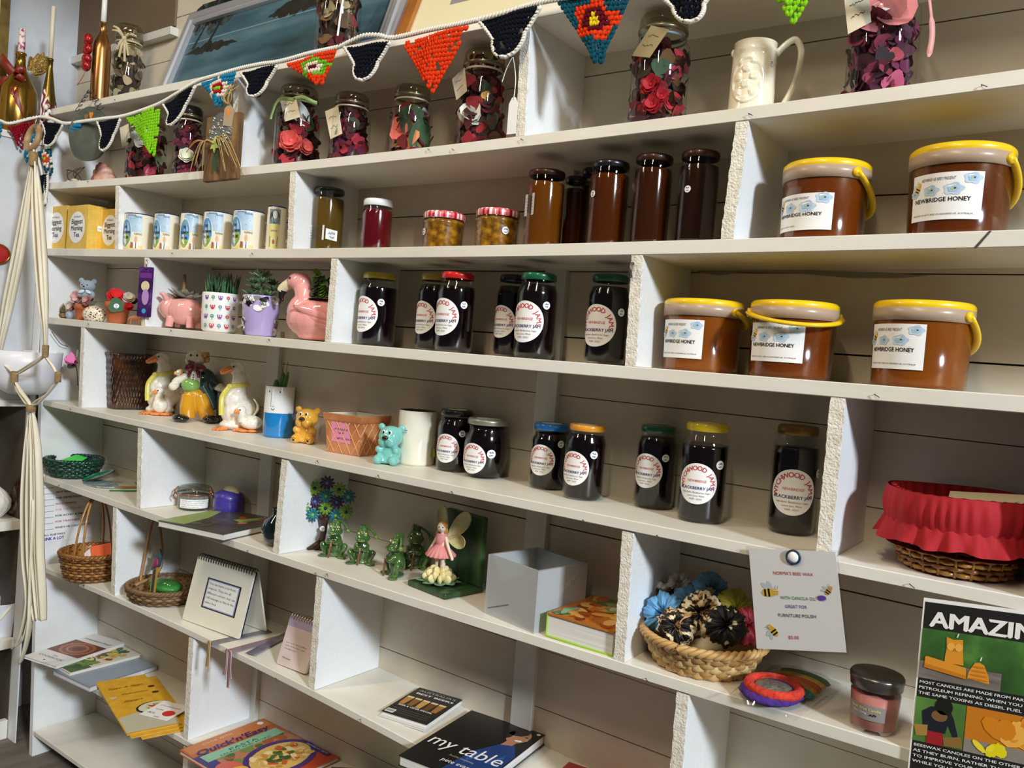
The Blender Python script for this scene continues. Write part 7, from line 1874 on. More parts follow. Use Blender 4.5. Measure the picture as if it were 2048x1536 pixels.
# two wicker baskets on the seventh shelf
WK = [C(c, .35, 0, .3) for c in ('#8a5a28', '#6a3f18', '#a8763a')]
x, y, z, rr, h = fit(119, 1082, 252, 1168, 7, rt=1.28)
o = thing('wicker_basket', 'brown wicker basket with tall handle holding orange packets, in the end cubbyhole', 'basket', (x, y, z), group='handled wicker baskets')
basket(o, lambda t: (rr * (1 + .26 * t), .003 + h * .86 * t), 9, 20, .0042, WK, rim=.0065)
def hoop(o, rx, z0, hh, ang, mat, n=2, th=.003, gap=.018):
    for i in range(n):
        of = (i - (n - 1) / 2) * gap; d = Vector((cos(ang), sin(ang), 0)); e = Vector((-sin(ang), cos(ang), 0))
        MB().tube([d * rx * cos(t) + e * of * (1 - .8 * sin(t)) + Vector((0, 0, z0 + hh * sin(t))) for t in [pi * k / 24 for k in range(25)]], th, mat, 7).build('handle', o)
zc = sz(6, x) - .02 - z
hoop(o, rr * 1.0, h * .7, max(.02, zc - h * .7 - .004), R(-60), WK[2], 2, .0032, .03)
for i, (c, lb) in enumerate((('#c8401c', 'orange-red packet in the tall-handled wicker basket'), ('#e86a3c', 'orange cellophane packet standing up in the tall-handled wicker basket'), ('#e8d8d4', 'pale pink tissue packet in the tall-handled wicker basket'))):
    o2 = thing('packet', lb, 'packet', (x + (-.02, .035, .015)[i], y + (.0, .01, -.025)[i], z + h * .55), rot=(R((-55, -20, -60)[i]), R((5, -15, 20)[i]), R((20, 40, 30)[i])), group='packets in the wicker basket')
    MB().box((-.03, -.004, 0), (.03, .004, .055), C(c, .4, bump=(60, .4))).build('wrapper', o2, bevel=.003)
x, y, z, rr, h = fit(254, 1132, 408, 1202, 7, rt=1.25)
o = thing('wicker_basket', 'shallow grey-brown wicker basket with looped handle, behind the desk calendar', 'basket', (x, y, z), group='handled wicker baskets')
WK2 = [C(c, .5) for c in ('#7a5c3c', '#5c442c', '#94744c')]
basket(o, lambda t: (rr * (1 + .24 * math.sqrt(t)), .003 + h * .55 * t), 5, 22, .0042, WK2, rim=.006)
zc = sz(6, x - rr) - .02 - z
h *= .72
d = Vector((-.9, -.3, 0)).normalized()
MB().tube(curve([Vector((-rr * 1.1, -rr * .3, h * .7)), Vector((-rr * 1.15, -rr * .2, h * 1.5)), Vector((-rr * .9, 0, zc - .012)), Vector((-rr * .75, .02, h * 1.6)), Vector((-rr * .55, -rr * .8, h * .8))], 6), .004, C('#a87c50', .5), 7).build('handle', o)
o2 = thing('green_parcel', 'green leaf-wrapped parcel in clear film inside the shallow basket', 'parcel', (x, y, z + h * .42))
MB().ell((0, 0, .016), (rr * .75, rr * .5, .014), C('#3c8a3c', .35)).build('parcel', o2)
MB().ell((-.01, 0, .024), (rr * .7, rr * .45, .020), FILM).build('film', o2)
o2 = thing('wooden_bookmark', 'wooden bookmark stick with a dark blue pointed tip, across the shallow basket', 'bookmark', (x + rr * .5, y - rr * .75, z + h * .75), rot=(R(-30), R(-28), R(15)))
MB().prism(rrect(-.009, -.02, .009, .075, .006), .004, C('#a88430', .5), lambda u, v, w: (u, -w, v)).build('stick', o2)
MB().prism(rrect(-.005, -.01, .005, .068, .004), .001, C('#28302c', .5), lambda u, v, w: (u, -.004 - w, v)).build('inlay', o2)
mb = MB().prism([(-.014, .07), (.018, .072), (.022, .10), (.012, .125), (.004, .108), (-.012, .118), (-.006, .10)], .006, C('#1e4a5a', .5), lambda u, v, w: (u, -w, v)); mb.build('blue_tip', o2, bevel=.001)
mb = MB().ell((.004, -.007, .085), (.012, .004, .016), C('#7a2444', .4)); mb.build('red_inlay', o2)
# spiral desk calendar
def leaning_sheet(A, B, T, k, dz=.0005):
    """bottom corners A, B on shelf k and the pixel of the top left corner: origin, x axis, up axis"""
    a, b = on_shelf_px(k, *A), on_shelf_px(k, *B)
    a.z = sz(k, a.x) + dz; b.z = a.z
    u = (b - a); W = u.length; u = u.normalized(); n = Vector((-u.y, u.x, 0))
    if n.y < 0: n = -n
    s, hh = .03, .1
    for _ in range(30):
        e = []
        for ds, dh in ((0, 0), (1e-5, 0), (0, 1e-5)):
            e.append(np.array(proj(a + n * (s + ds) + Vector((0, 0, hh + dh)))) - np.array(T))
        J = np.array([(e[1] - e[0]) / 1e-5, (e[2] - e[0]) / 1e-5]).T
        d_ = np.linalg.solve(J, -e[0]); s += float(np.clip(d_[0], -.05, .05)); hh += float(np.clip(d_[1], -.05, .05))
    return a, u, n, W, s, hh
a, u, n, W, s, hh = leaning_sheet((368, 1238), (480, 1281), (401, 1108), 7)
s = min(max(s, .01), .07)
o = thing('desk_calendar', 'cream spiral-bound desk calendar with a framed quotation, standing like a tent', 'calendar', a, rz=math.atan2(u.y, u.x))
CR = C('#e6e0cc', .6)
L_ = math.hypot(s, hh)
f = lambda q: (lambda uu, vv: (uu, s * vv / L_ - q * hh / L_, hh * vv / L_ + q * s / L_))
mb = MB().prism(rrect(0, .0, W, L_ * .97, .004), .006, CR, lambda uu, vv, w: f(w)(uu, vv), PAGES); mb.build('sheet', o)
mb = MB().prism(rrect(0, .004, W * .995, L_ * .97, .004), .002, C('#17140f', .6), lambda uu, vv, w: f(-.003 - w)(uu, vv)); mb.build('backing', o)
yb = s * 2.1
mb = MB().add([(W * .02, yb, 0), (W, yb, 0), (W, s + .004, hh * .97), (W * .02, s + .004, hh * .97), (W * .02, yb + .005, 0), (W, yb + .005, 0), (W, s + .009, hh * .97), (W * .02, s + .009, hh * .97)], [(3, 2, 1, 0), (4, 5, 6, 7), (0, 1, 5, 4), (1, 2, 6, 5), (2, 3, 7, 6), (3, 0, 4, 7)], CR, False); mb.build('rear_sheets', o)
mb = MB(); fr_ = f(.0064); gg = f(.0068); g3 = f(.0072)
mb.poly([(.27 * W, .26 * L_), (.86 * W, .26 * L_), (.86 * W, .71 * L_), (.27 * W, .71 * L_)], C('#101018', .5), fr_); mb.poly(rect(.29 * W, .275 * L_, .84 * W, .695 * L_), C('#8f93b8', .5), gg); mb.poly(rect(.305 * W, .29 * L_, .825 * W, .68 * L_), C('#eceae4', .5), g3)
for i, t in enumerate(('You can learn a lot from', 'crayons. They are all', 'different colours, but can', 'still manage to live in the', 'same box')): mb.text(t, .32 * W, (.62 - .07 * i) * L_, .045 * L_, INK, f(.0076), width=(.46, .40, .49, .49, .20)[i] * W, res=1, sy=1.1)
mb.build('framed_quotation', o)
mb = MB()
for i in range(22):
    xx = W * (.03 + .94 * i / 21); P = []
    for t in [2 * pi * k / 14 for k in range(14)]: P.append((xx + .0006 * k * 0, s + .001 + .010 * cos(t), hh * .955 + .010 * sin(t)))
    mb.tube(P, .0011, BLACK, 5, closed=True)
mb.build('spiral', o)
# bookmarks with ribbons
for i, (A, B, c, lb) in enumerate((((420, 1288), (590, 1252), '#4c4a44', 'dark grey bookmark lying nearest the calendar, with a tan cord'), ((456, 1306), (580, 1272), '#8a5a68', 'dusky pink bookmark lying at the front edge'), ((500, 1312), (592, 1262), '#4c4668', 'purple bookmark lying partly under the pink notepad'))):
    a_, b_ = on_shelf_px(7, *A), on_shelf_px(7, *B); d = b_ - a_; d.z = 0
    L2 = min(d.length, .16)
    o = thing('ribbon_bookmark', lb, 'bookmark', (a_.x, a_.y, sz(7, a_.x) + .0006 + .0018 * i), rz=math.atan2(d.y, d.x), group='bookmarks on the lower shelf')
    MB().box((0, -.012, 0), (L2, .012, .0014), noisy([(0, c), (1, '#8c8490')], 14, .35)).build('strip', o)
    a3 = math.atan2(d.y, d.x); inv = Matrix.Rotation(-a3, 3, 'Z')
    if i < 2:
        for j in range(2 if i == 0 else 4):
            mb = MB(); fx = a_.x + .004 * j
            e0 = inv @ Vector((.006 * j, -max(.004, a_.y + .006), .002)); e1 = inv @ Vector((.006 * j + .003, -max(.006, a_.y + .012), -.03)); e2 = inv @ Vector((.010 * j - .004 * i, -max(.006, a_.y + .010), -.055 - .012 * ((j * 7) % 3)))
            ribbon(mb, curve([(0.004, 0, .002), (e0 * .5 + Vector((0, 0, .006))), e0, e1, e2], 5), .0035 if j % 2 else .006, C(('#a8844c', '#c8b088')[j % 2] if i == 0 else ('#a8808c', '#d8d4d0', '#8c6470', '#c8a0ac')[j], .4), .0005, side=inv @ Vector((1, .2, 0)))
            mb.build('ribbon', o)
# pink notepad
a, u, n, W, s, hh = leaning_sheet((556, 1327), (614, 1352), (586, 1228), 7)
s = min(max(s, .006), .05)
o = thing('pink_notepad', 'pale pink spiral notepad leaning up against the divider', 'notepad', a, rz=math.atan2(u.y, u.x))
L_ = math.hypot(s, hh)
f = lambda q: (lambda uu, vv: (uu, s * vv / L_ - q * hh / L_, hh * vv / L_ + q * s / L_))
PKN = noisy([(0, '#cdb4ae'), (1, '#dccbc4')], 20, .6)
mb = MB().prism(rrect(0, 0, W, L_ * .96, .006), .006, PKN, lambda uu, vv, w: f(w)(uu, vv), PAGES); mb.build('cover', o)
mb = MB().poly(rect(.0, .78 * L_, W, .955 * L_), C('#a89cb8', .6), f(.0064))
for i in range(3): mb.text(('Life is a journey meant', 'to be enjoyed every day', 'in its beauty'), .1 * W, (.42 - .06 * i) * L_, .03 * L_, INK, f(.0064), width=.75 * W, res=1) if False else mb.text(('Every day brings new', 'chances to grow and', 'be kind'), .1 * W, 0, 1, INK, f(.0064)) if False else mb.text(('Let each day be filled', 'with all the love and', 'laughter')[i], .12 * W, (.45 - .06 * i) * L_, .028 * L_, INK, f(.0064), width=(.7, .65, .4)[i] * W, res=1)
mb.text('Notes', .12 * W, .14 * L_, .05 * L_, INK, f(.0064), shear=.4, width=.3 * W); mb.build('cover_print', o)
mb = MB()
for i in range(11):
    xx = W * (.06 + .88 * i / 10); mb.tube([(xx, s + .010 * cos(t), hh * .96 + .010 * sin(t)) for t in [2 * pi * k / 14 for k in range(14)]], .0011, C('#c8c4bc', .3, .8), 5, closed=True)
mb.build('spiral', o)
# ------------------------------------------------------------------ lower right: scrunchies, sign, knitted toy, candle, poster
x, y, z, rr, h = fit(1284, 1228, 1537, None, 6, .096, rt=1.36)
BAM = [C(c, .5) for c in ('#c8a064', '#b48a4c', '#d8b67c')]
o = thing('bamboo_basket', 'pale bamboo basket full of hair scrunchies', 'basket', (x, y, z))
RB = rr * 1.35
basket(o, lambda t: (rr * (1 + .32 * t), .004 + .9 * h * t), 6, 20, .0068, BAM, flat=(.45, 1.1), rim=.007, amp=.5)
v = facing(x, y)
LEOP = noisy([(0, '#0c0a08'), (.46, '#17110c'), (.5, '#c89858'), (.62, '#ead9b4'), (1, '#f0e4c8')], 34, .5, detail=2, distort=1.5)
FLOW = noisy([(0, '#0c0c10'), (.62, '#14141a'), (.66, '#a82840'), (.8, '#3c6a34'), (1, '#e8e4dc')], 45, .6, detail=1)
def scrunchie(label, px, py, dy, R0, mat, rot, seed, tr=.018):
    c = on_y(px, py, y + dy); R0 *= .9; tr *= .88
    o = thing('scrunchie', label, 'scrunchie', c, rot=rot, group='hair scrunchies')
    q = random.Random(seed); ph = q.uniform(0, 6)
    def g(uu, vv):
        a, b = 2 * pi * uu, 2 * pi * vv
        t = tr * (1 + .11 * sin(9 * a + ph + sin(2 * b)) + .09 * sin(17 * a + 3 * b) + .10 * sin(4 * b + 5 * a + ph) + .06 * sin(29 * a - 2 * b))
        rr_ = R0 + t * cos(b)
        return (rr_ * cos(a), rr_ * sin(a), t * sin(b) * 1.1 + .004 * sin(2 * a + ph))
    MB().grid(g, 110, 12, mat, wrap=False).build('gathered_fabric', o)
scrunchie('sky blue scrunchie at the near left rim of the basket', 1330, 1228, -.03, .019, C('#6aa8d8', .75), (R(75), R(-20), v), 1, .020)
scrunchie('black scrunchie printed with red roses, back left of the basket', 1322, 1206, .02, .024, FLOW, (R(75), R(-10), v), 2, .018)
scrunchie('dusty blue scrunchie standing up tall on top of the pile', 1418, 1184, .03, .024, C('#5c88a4', .8), (R(85), R(10), v + .5), 3, .013)
scrunchie('dusty blue crinkled scrunchie lying below the standing one', 1376, 1208, .0, .018, C('#4f7a98', .8), (R(60), R(20), v), 10, .015)
scrunchie('cream twisted scrunchie topmost at the back', 1359, 1170, .03, .015, C('#b8aa9c', .8), (R(80), R(10), v), 4, .009)
scrunchie('olive yellow scrunchie at the right of the pile', 1468, 1222, .03, .022, C('#a89c34', .7), (R(50), R(25), v), 5, .018)
scrunchie('cream and black leopard scrunchie in the middle of the pile', 1404, 1230, -.02, .022, LEOP, (R(60), R(5), v), 6, .020)
scrunchie('brown and black leopard scrunchie at the front of the basket', 1354, 1254, -.055, .018, LEOP, (R(65), R(-10), v), 7, .018)
scrunchie('black scrunchie with cream dots at the front right of the basket', 1452, 1252, -.05, .017, noisy([(0, '#e8dcb8'), (.2, '#e8dcb8'), (.26, '#0f0e0e'), (1, '#0c0b0b')], 60, .6, kind='voronoi'), (R(65), R(10), v), 8, .018)
scrunchie('dark red scrunchie at the right rim behind the sign', 1494, 1254, -.02, .018, C('#7a1420', .6), (R(40), R(20), v), 9, .016)
# bees wax sign pinned on the shelf edge
TL, TR, BL, BR = on_y(1498, 1096, -.006), on_y(1671, 1104, -.006), on_y(1514, 1297, -.022), on_y(1693, 1305, -.022)
o = thing('beeswax_sign', 'white laminated sign with cartoon bees advertising bees wax polish, pinned to the shelf edge', 'sign', TL)
def bil(q):
    nn = (TR - TL).cross(BL - TL).normalized(); nn = nn if nn.y < 0 else -nn
    return lambda uu, vv: tuple((TL * (1 - uu) + TR * uu) * vv + (BL * (1 - uu) + BR * uu) * (1 - vv) - TL + nn * q)
MB().prism([(0, 0), (1, 0), (1, 1), (0, 1)], .0012, PAPER, lambda uu, vv, w: bil(w)(uu, vv)).build('paper', o)
MB().prism([(-.03, -.02), (1.03, -.02), (1.03, 1.02), (-.03, 1.02)], .0004, FILM, lambda uu, vv, w: bil(.0024 + w)(uu, vv)).build('plastic_sleeve', o)
mb = MB(); f = bil(.0017)
W_, H_ = (TR - TL).length, (TL - BL).length; asp = H_ / W_
for t, c, vv, cx_, wd in (('NORMA\'S BEES WAX', '#c03038', .745, .50, .46), ('WITH CANOLA OIL', '#3c8a4c', .50, .53, .40), ('GREAT FOR', '#3448a8', .415, .50, .25), ('FURNITURE POLISH', '#22242c', .325, .50, .43), ('$5.00', '#c03038', .11, .44, .12)):
    mb.text(t, cx_, vv, .045, C(c, .6), f, 'c', width=wd, bold=.005)
fa = lambda uu, vv: f(uu, vv / asp)
bee(mb, fa, .20, .56 * asp, .14, .05); bee(mb, fa, .88, .60 * asp, .085, .9, '#d8a048'); mb.poly([(p, w / asp) for p, w in oval(.80, .53 * asp, .05, .03)], C('#5c3c98', .5), bil(.0026)); bee(mb, fa, .22, .18 * asp, .11, 2.2)
mb.build('printed_bees', o)
p = Vector(bil(.0035)(.53, .93))
mb = MB().ell(p, (.0085, .004, .0085), C('#f4f6f4', .3)); mb.tube([p + Vector((.0095 * cos(t), -.001, .0095 * sin(t))) for t in [2 * pi * k / 20 for k in range(20)]], .0016, C('#1c2c4c', .4), 6, closed=True); mb.build('drawing_pin', o)
# knitted rainbow toy in a clear bag
a, b, c = on_shelf_px(6, 1462, 1397), on_shelf_px(6, 1590, 1440), on_shelf_px(6, 1690, 1352)
u = b - a; u.z = 0; W = u.length; an = math.atan2(u.y, u.x); Dp = min((c - b).length, .18, (DEPTH - .012 - max(a.y, b.y)) / max(cos(an), .3))
o = thing('bagged_knitting', 'knitted rainbow-striped toy sealed in a clear plastic bag, lying in front of the candle', 'toy', (a.x, a.y, sz(6, a.x + W / 2) + .0004), rz=an)
def knit(c, c2): return noisy([(0, c), (1, c2)], 140, .95, bump=(200, 1))
mb = MB()
for i, cc in enumerate((('#3c2070', '#56309a'), ('#3c2070', '#4c2a88'))): mb.ell((W * .42, Dp * (.24 + .10 * i), .010), (W * .47, Dp * .27, .010), knit(*cc))
mb.build('purple_knit', o)
MB().tube([(W * .45 + W * .38 * cos(t), Dp * .28 + Dp * .21 * sin(t), .018) for t in [2 * pi * k / 30 for k in range(30)]], .0075, knit('#b8281c', '#e04830'), 8, closed=True).build('red_band', o)
mb = MB().ell((W * .45, Dp * .28, .018), (W * .3, Dp * .15, .004), knit('#6a6058', '#8c8274')); mb.build('grey_knit', o)
for i, (cc, yy_) in enumerate(((('#2c7a6a', '#3c9a84'), .46), (('#a8742c', '#d89a3c'), .55), (('#b8421c', '#d8602c'), .65), (('#c8a82c', '#e0c044'), .74), (('#2c5a34', '#3c7a44'), .84))):
    MB().ell((W * .55, Dp * yy_, .010), (W * .42, Dp * .075, .009), knit(*cc)).build('knitted_stripe', o)
mb = MB().grid(lambda uu, vv: (W * (-.03 + 1.06 * uu), Dp * (-.04 + 1.08 * vv), .003 + .022 * (sin(pi * uu) * sin(pi * vv)) ** .35 + .0012 * sin(17 * uu + 9 * vv)), 30, 30, FILM); mb.build('plastic_bag', o)
# candle jar
x, y, z, rr, h = fit(1698, 1326, 1812, 1476, 6, rt=1.16)
o = thing('beeswax_candle', 'dusky pink candle in a glass tumbler with pewter lid and grey label', 'candle', (x, y, z))
RT = rr * 1.08
MB().lathe([(0, .003), (.94 * rr, 0), (rr, .005), (RT, .82 * h)], GLASS, 40).build('glass_tumbler', o)
MB().lathe([(0, .006), (.95 * rr, .006), (RT * .975, .66 * h), (0, .66 * h)], noisy([(0, '#b4645c'), (1, '#c8807a')], 12, .5), 36).build('wax', o)
PEW = C('#6e6a66', .3, .85)
MB().lathe([(RT * .98, .76 * h), (RT * 1.03, .77 * h), (RT * 1.05, .88 * h), (rr * 1.16, .90 * h), (rr * 1.16, .96 * h), (rr * 1.10, h), (rr * .98, h), (rr * .95, .985 * h), (0, .985 * h)], PEW, 44).build('lid', o)
v = facing(x, y); sl_ = (RT - rr) / (.82 * h)
fw = lambda e: (lambda uu, vv: ((rr + sl_ * vv + e) * sin(uu / rr + v - R(20)), -(rr + sl_ * vv + e) * cos(uu / rr + v - R(20)), vv))
mb = MB(); GL = C('#8c8784', .45)
mb.sheet(-.9 * rr, .8 * rr, .26 * h, .52 * h, GL, fw(.0008))
mb.text('Bees Wax Candle', -.65 * rr, .43 * h, .065 * h, C('#e8cf84', .5), fw(.0012), bold=.02, width=1.25 * rr); mb.text('Net 200g', -.55 * rr, .36 * h, .05 * h, PAPER, fw(.0012), width=.6 * rr, res=1)
scribble(mb, .15 * rr, .34 * h, .3 * rr, .05 * h, BLACK, fw(.0012), 4, .0005); mb.build('candle_label', o)
# beeswax candle poster
TL, BL = on_y(1848, 1195, -.005), on_y(1860, 1560, -.005); TRp = on_y(2048, 1221, -.005)
Wp = (TRp - TL).length * 1.85; PH = (TL.z - BL.z) * 1.02
ux = (TRp - TL).normalized()
o = thing('candle_poster', 'dark poster about beeswax candles with AMAZING in big white letters, hung from the shelf edge', 'poster', TL)
f = lambda q: (lambda uu, vv: (ux.x * uu * Wp, -q, ux.z * uu * Wp - vv * PH))
MB().prism([(0, 0), (1, 0), (1, 1), (0, 1)], .0008, PAPER, lambda uu, vv, w: f(w)(uu, vv)).build('paper', o)
mb = MB(); DK = C('#1e1c1a', .5); OR1, OR2, OR3 = C('#e0942c', .4), C('#c87a1c', .4), C('#f0b04c', .4)
a0, b0, c0, d0 = f(.001), f(.0014), f(.0018), f(.0022)
e0, e1 = f(.0026), f(.003)
mb.poly(rect(.01, .02, .99, .99), DK, a0)
mb.text('AMAZING', .05, .150, -.118, WH, c0, bold=.035, width=.67, sy=1.0)
mb.poly(rect(.01, .165, .99, .44), noisy([(0, '#24401c'), (.6, '#3c6a2c'), (1, '#6a9a44')], 14, .5), b0)
mb.poly(rect(.01, .345, .46, .44), noisy([(0, '#5c5650'), (1, '#8a847c')], 10, .5, (1, 1, 12)), c0)
mb.poly([(.15, .335), (.15, .30), (.155, .26), (.15, .195), (.19, .205), (.24, .198), (.245, .26), (.25, .30), (.255, .335)], OR1, d0); mb.poly(oval(.178, .243, .022, .022), OR3, e0); mb.poly(oval(.222, .243, .022, .022), OR3, e0); mb.poly([(.195, .25), (.207, .25), (.201, .27)], OR2, e1)
mb.poly([(.04, .32), (.05, .315), (.27, .345), (.275, .40), (.265, .405), (.04, .375)], OR1, e0); mb.poly([(.04, .355), (.272, .385), (.272, .405), (.04, .378)], OR2, e1)
mb.poly([(.28, .40), (.285, .365), (.30, .335), (.315, .31), (.34, .305), (.365, .315), (.38, .345), (.395, .375), (.40, .41)], OR1, d0)
for i in range(4): mb.poly(oval(.34, .33 + .022 * i, .035 + .006 * i, .005), OR2, e0)
for u_, v_ in ((.205, .19), (.34, .295)): mb.poly([(u_, v_), (u_ + .006, v_), (u_ + .012, v_ - .02), (u_ + .006, v_ - .022)], WH, e0)
for i, t in enumerate(('MOST CANDLES ARE MADE FROM PARAFFIN, A BY-PRODUCT OF', 'PETROLEUM REFINING. WHEN YOU SMELL IT, YOU BREATHE', 'THE SAME TOXINS AS DIESEL FUEL FUMES IN YOUR HOME.')): mb.text(t, .02, .468 + .030 * i, -.021, WH, c0, bold=.012, width=.95)
mb.poly(rect(.01, .545, .47 * .62, .79), noisy([(0, '#2c4a24'), (.6, '#5c8a3c'), (1, '#8ab0c8')], 6, .5), b0); mb.poly(rect(.295, .545, .99, .79), OR2, b0)
mb.poly([(.06, .69), (.05, .62), (.10, .585), (.20, .58), (.23, .63), (.26, .72), (.235, .735), (.20, .67), (.19, .72), (.10, .72)], C('#181c28', .5), c0); mb.poly(oval(.17, .575, .05, .045), C('#14120f', .5), d0); mb.poly(oval(.15, .63, .045, .03), C('#7a5a34', .5), d0)
mb.poly(rect(.09, .72, .18, .79), C('#a01c20', .5), d0); mb.poly([(.012, .70), (.09, .69), (.09, .75), (.03, .76)], C('#a8823c', .5), d0); mb.poly([(.18, .74), (.28, .72), (.29, .78), (.19, .785)], C('#8a6a34', .5), d0)
foods(mb, lambda q: f(.0018 + q), .31, .55, .98, .72, ('#e0942c', '#f0b04c', '#d8841c'), 12, .11, 4); mb.poly(rect(.295, .72, .99, .79), C('#8a8478', .5), c0); foods(mb, lambda q: f(.0024 + q), .31, .715, .55, .785, ('#e8d81c', '#f0e034'), 7, .05, 5)
for i, t in enumerate(('BEESWAX CANDLES ON THE OTHER HAND CLEAN THE AIR', 'AS THEY BURN, RATHER THAN POLLUTE. THEY HELP', 'TO IMPROVE YOUR BREATHING, WHICH IS GOOD', 'WHILE YOU SLEEP AND REST.')): mb.text(t, .02, .818 + .030 * i, -.021, WH, c0, bold=.012, width=(.95, .9, .88, .5)[i])
mb.build('printed_face', o)
# ------------------------------------------------------------------ crocheted bunting along the shelves
YB_ = -.022
CORD = [(-25, 236), (0, 241), (18, 247), (50, 240), (80, 234), (105, 238), (131, 247), (167, 243), (205, 238), (245, 233), (285, 221), (323, 206), (360, 184), (396, 163), (437, 150), (478, 138), (520, 129), (562, 123), (620, 107), (675, 95), (700, 84), (728, 72), (758, 71), (788, 76), (860, 60), (940, 44), (1010, 26), (1088, 4), (1190, -12), (1290, -30), (1400, -42), (1520, -52), (1660, -66), (1850, -80), (2060, -96)]
bunt = thing('crochet_bunting', 'crocheted bunting of coloured triangles on a white cord strung along the top shelves', 'bunting', on_y(1024, 24, YB_))
B0 = Vector(bunt.location)
def bp(px, py, dy=0.0):
    p = on_y(px, py, YB_ + dy)
    if p.x < XL + .028: p = on_x(px, py, XL + .028 - dy)      # the cord turns the corner onto the side boards
    return p - B0
YARN = {}
def yarn(c):
    if c not in YARN: YARN[c] = C(c, .95, bump=(700, .5), spec=.15)
    return YARN[c]
WHY = yarn('#e6e1d6')
pts = curve([bp(*p) for p in CORD], 5)
mb = MB(); mb.tube(pts, .0042, WHY, 7)
L = 0
for a, b in zip(pts, pts[1:]):      # slanting stitches on the cord
    n = max(1, int((b - a).length / .0055)); d = (b - a).normalized()
    for i in range(n):
        p = a + (b - a) * (i / n); mb.ell(p + Vector((0, -.0025, 0)), (.0022, .0035, .0056), WHY, (0, .45, 0), 6, 4)
mb.build('cord', bunt)
NAVY_, TEALY, LIMEY, ORY, MARY, CRY, YLY, CYANY, REDY = '#0a0f1a', '#0e4a5c', '#84c81c', '#e03a10', '#5c0a18', '#e8d8c4', '#e0c41c', '#1c7ca4', '#8c0c20'
def motif(kind):
    """colour by position: u across (-1..1), w from the top edge (0) to the tip (1)"""
    def plain(c): return lambda u, w: c
    def flower(border, ring, mid, core):
        def g(u, w):
            x, y = u * (1 - w) * .6, w - .36
            r = math.hypot(x, y * 1.05); a = math.atan2(y, x)
            if r < .09: return core
            if r < .19: return mid
            if r < .31 + .05 * cos(5 * a): return ring
            return border
        return g
    return {'navy': plain(NAVY_), 'lime': plain(LIMEY), 'orange': plain(ORY), 'red': plain(REDY), 'teal': plain(CYANY), 'f1': flower(CYANY, CRY, '#a81424', LIMEY), 'f2': flower(ORY, '#6cb42c', CRY, MARY), 'f3': flower(TEALY, ORY, MARY, YLY), 'f4': flower(TEALY, CRY, ORY, LIMEY)}[kind]
def pennant(A, B, T, kind, trim=True, dy=0.0, hole=.0, round_=.22):
    a, b, t = bp(*A, dy), bp(*B, dy), bp(*T, dy)
    m = motif(kind); mb = MB(); q = random.Random(int(A[0]))
    H = ((a + b) / 2 - t).length; W = (b - a).length
    st = .0078; rows = max(4, int(H / st))
    if kind == 'navy': round_ = .5
    def P(u, w):
        wv = 1 - w; s_ = wv if w < 1 - round_ else max(wv, round_ * math.sqrt(max(0, 1 - ((w - 1 + round_) / round_) ** 2)) * (.85 if kind != 'navy' else 1.0))
        c = (a + b) / 2 * (1 - w) + t * w
        return c + (b - a) * (.5 * u * s_) + Vector((0, -.004 * sin(3 * u + 4 * w), 0)), s_
    for i in range(rows):
        w = (i + .4) / rows; _, s_ = P(0, w)
        n = max(1, int(W * s_ / st))
        for k in range(n):
            u = -1 + 2 * (k + .5) / n
            if hole and q.random() < hole: continue
            p, _ = P(u, w); mt = yarn(m(u, w))
            for sg in (-1, 1): mb.ell(p + Vector((sg * .0021, -.001 * q.random(), .0004 * q.uniform(-1, 1))), (.0037, .0030, .0060), mt, (0, sg * .5 + q.uniform(-.2, .2), 0), 6, 4)
    o = mb.build('pennant', bunt); o['label'] = {'navy': 'navy pennant', 'lime': 'lime green pennant', 'orange': 'orange pennant', 'red': 'red pennant', 'teal': 'blue pennant'}.get(kind, 'flower patterned pennant')
    if trim:
        mb = MB(); E_ = [P(-1, w)[0] for w in [i / 16 for i in range(17)]] + [P(1, w)[0] for w in [1 - i / 16 for i in range(17)]]
        E_ = [e + Vector((0, -.001, 0)) for e in E_]
        mb.tube(E_, .0036, WHY, 6)
        for e, e2 in zip(E_, E_[1:]):
            n = max(1, int((e2 - e).length / .006))
            for i in range(n): mb.ell(e + (e2 - e) * (i / n) + Vector((0, -.002, 0)), (.0046, .003, .0026), WHY, (0, q.uniform(-.5, .5), 0), 6, 4)
        mb.build('white_edging', o)
pennant((-30, 244), (6, 247), (0, 277), 'teal', False)
pennant((13, 254), (72, 243), (42, 298), 'red', False)
pennant((84, 244), (127, 250), (97, 293), 'navy')
pennant((134, 252), (163, 249), (148, 272), 'teal', False)
pennant((196, 245), (242, 238), (209, 302), 'navy')
pennant((252, 236), (320, 213), (307, 312), 'lime', False, hole=.12, round_=.1)
pennant((328, 210), (392, 172), (346, 250), 'navy')
pennant((402, 166), (473, 145), (438, 214), 'f1', False)
pennant((482, 146), (556, 131), (510, 194), 'navy')
pennant((572, 128), (673, 100), (640, 170), 'f2', False)
pennant((690, 96), (782, 84), (727, 162), 'navy')
pennant((803, 85), (938, 52), (864, 186), 'orange', False, hole=.12, round_=.06)
pennant((958, 42), (1084, 12), (1013, 116), 'navy', hole=.05)
pennant((1114, 2), (1266, -20), (1197, 127), 'f3', False)
pennant((1310, -18), (1432, -32), (1382, 46), 'navy', hole=.05)
pennant((1528, -38), (1646, -50), (1586, 48), 'lime', False, hole=.1)
pennant((1700, -55), (1800, -66), (1750, -10), 'navy')
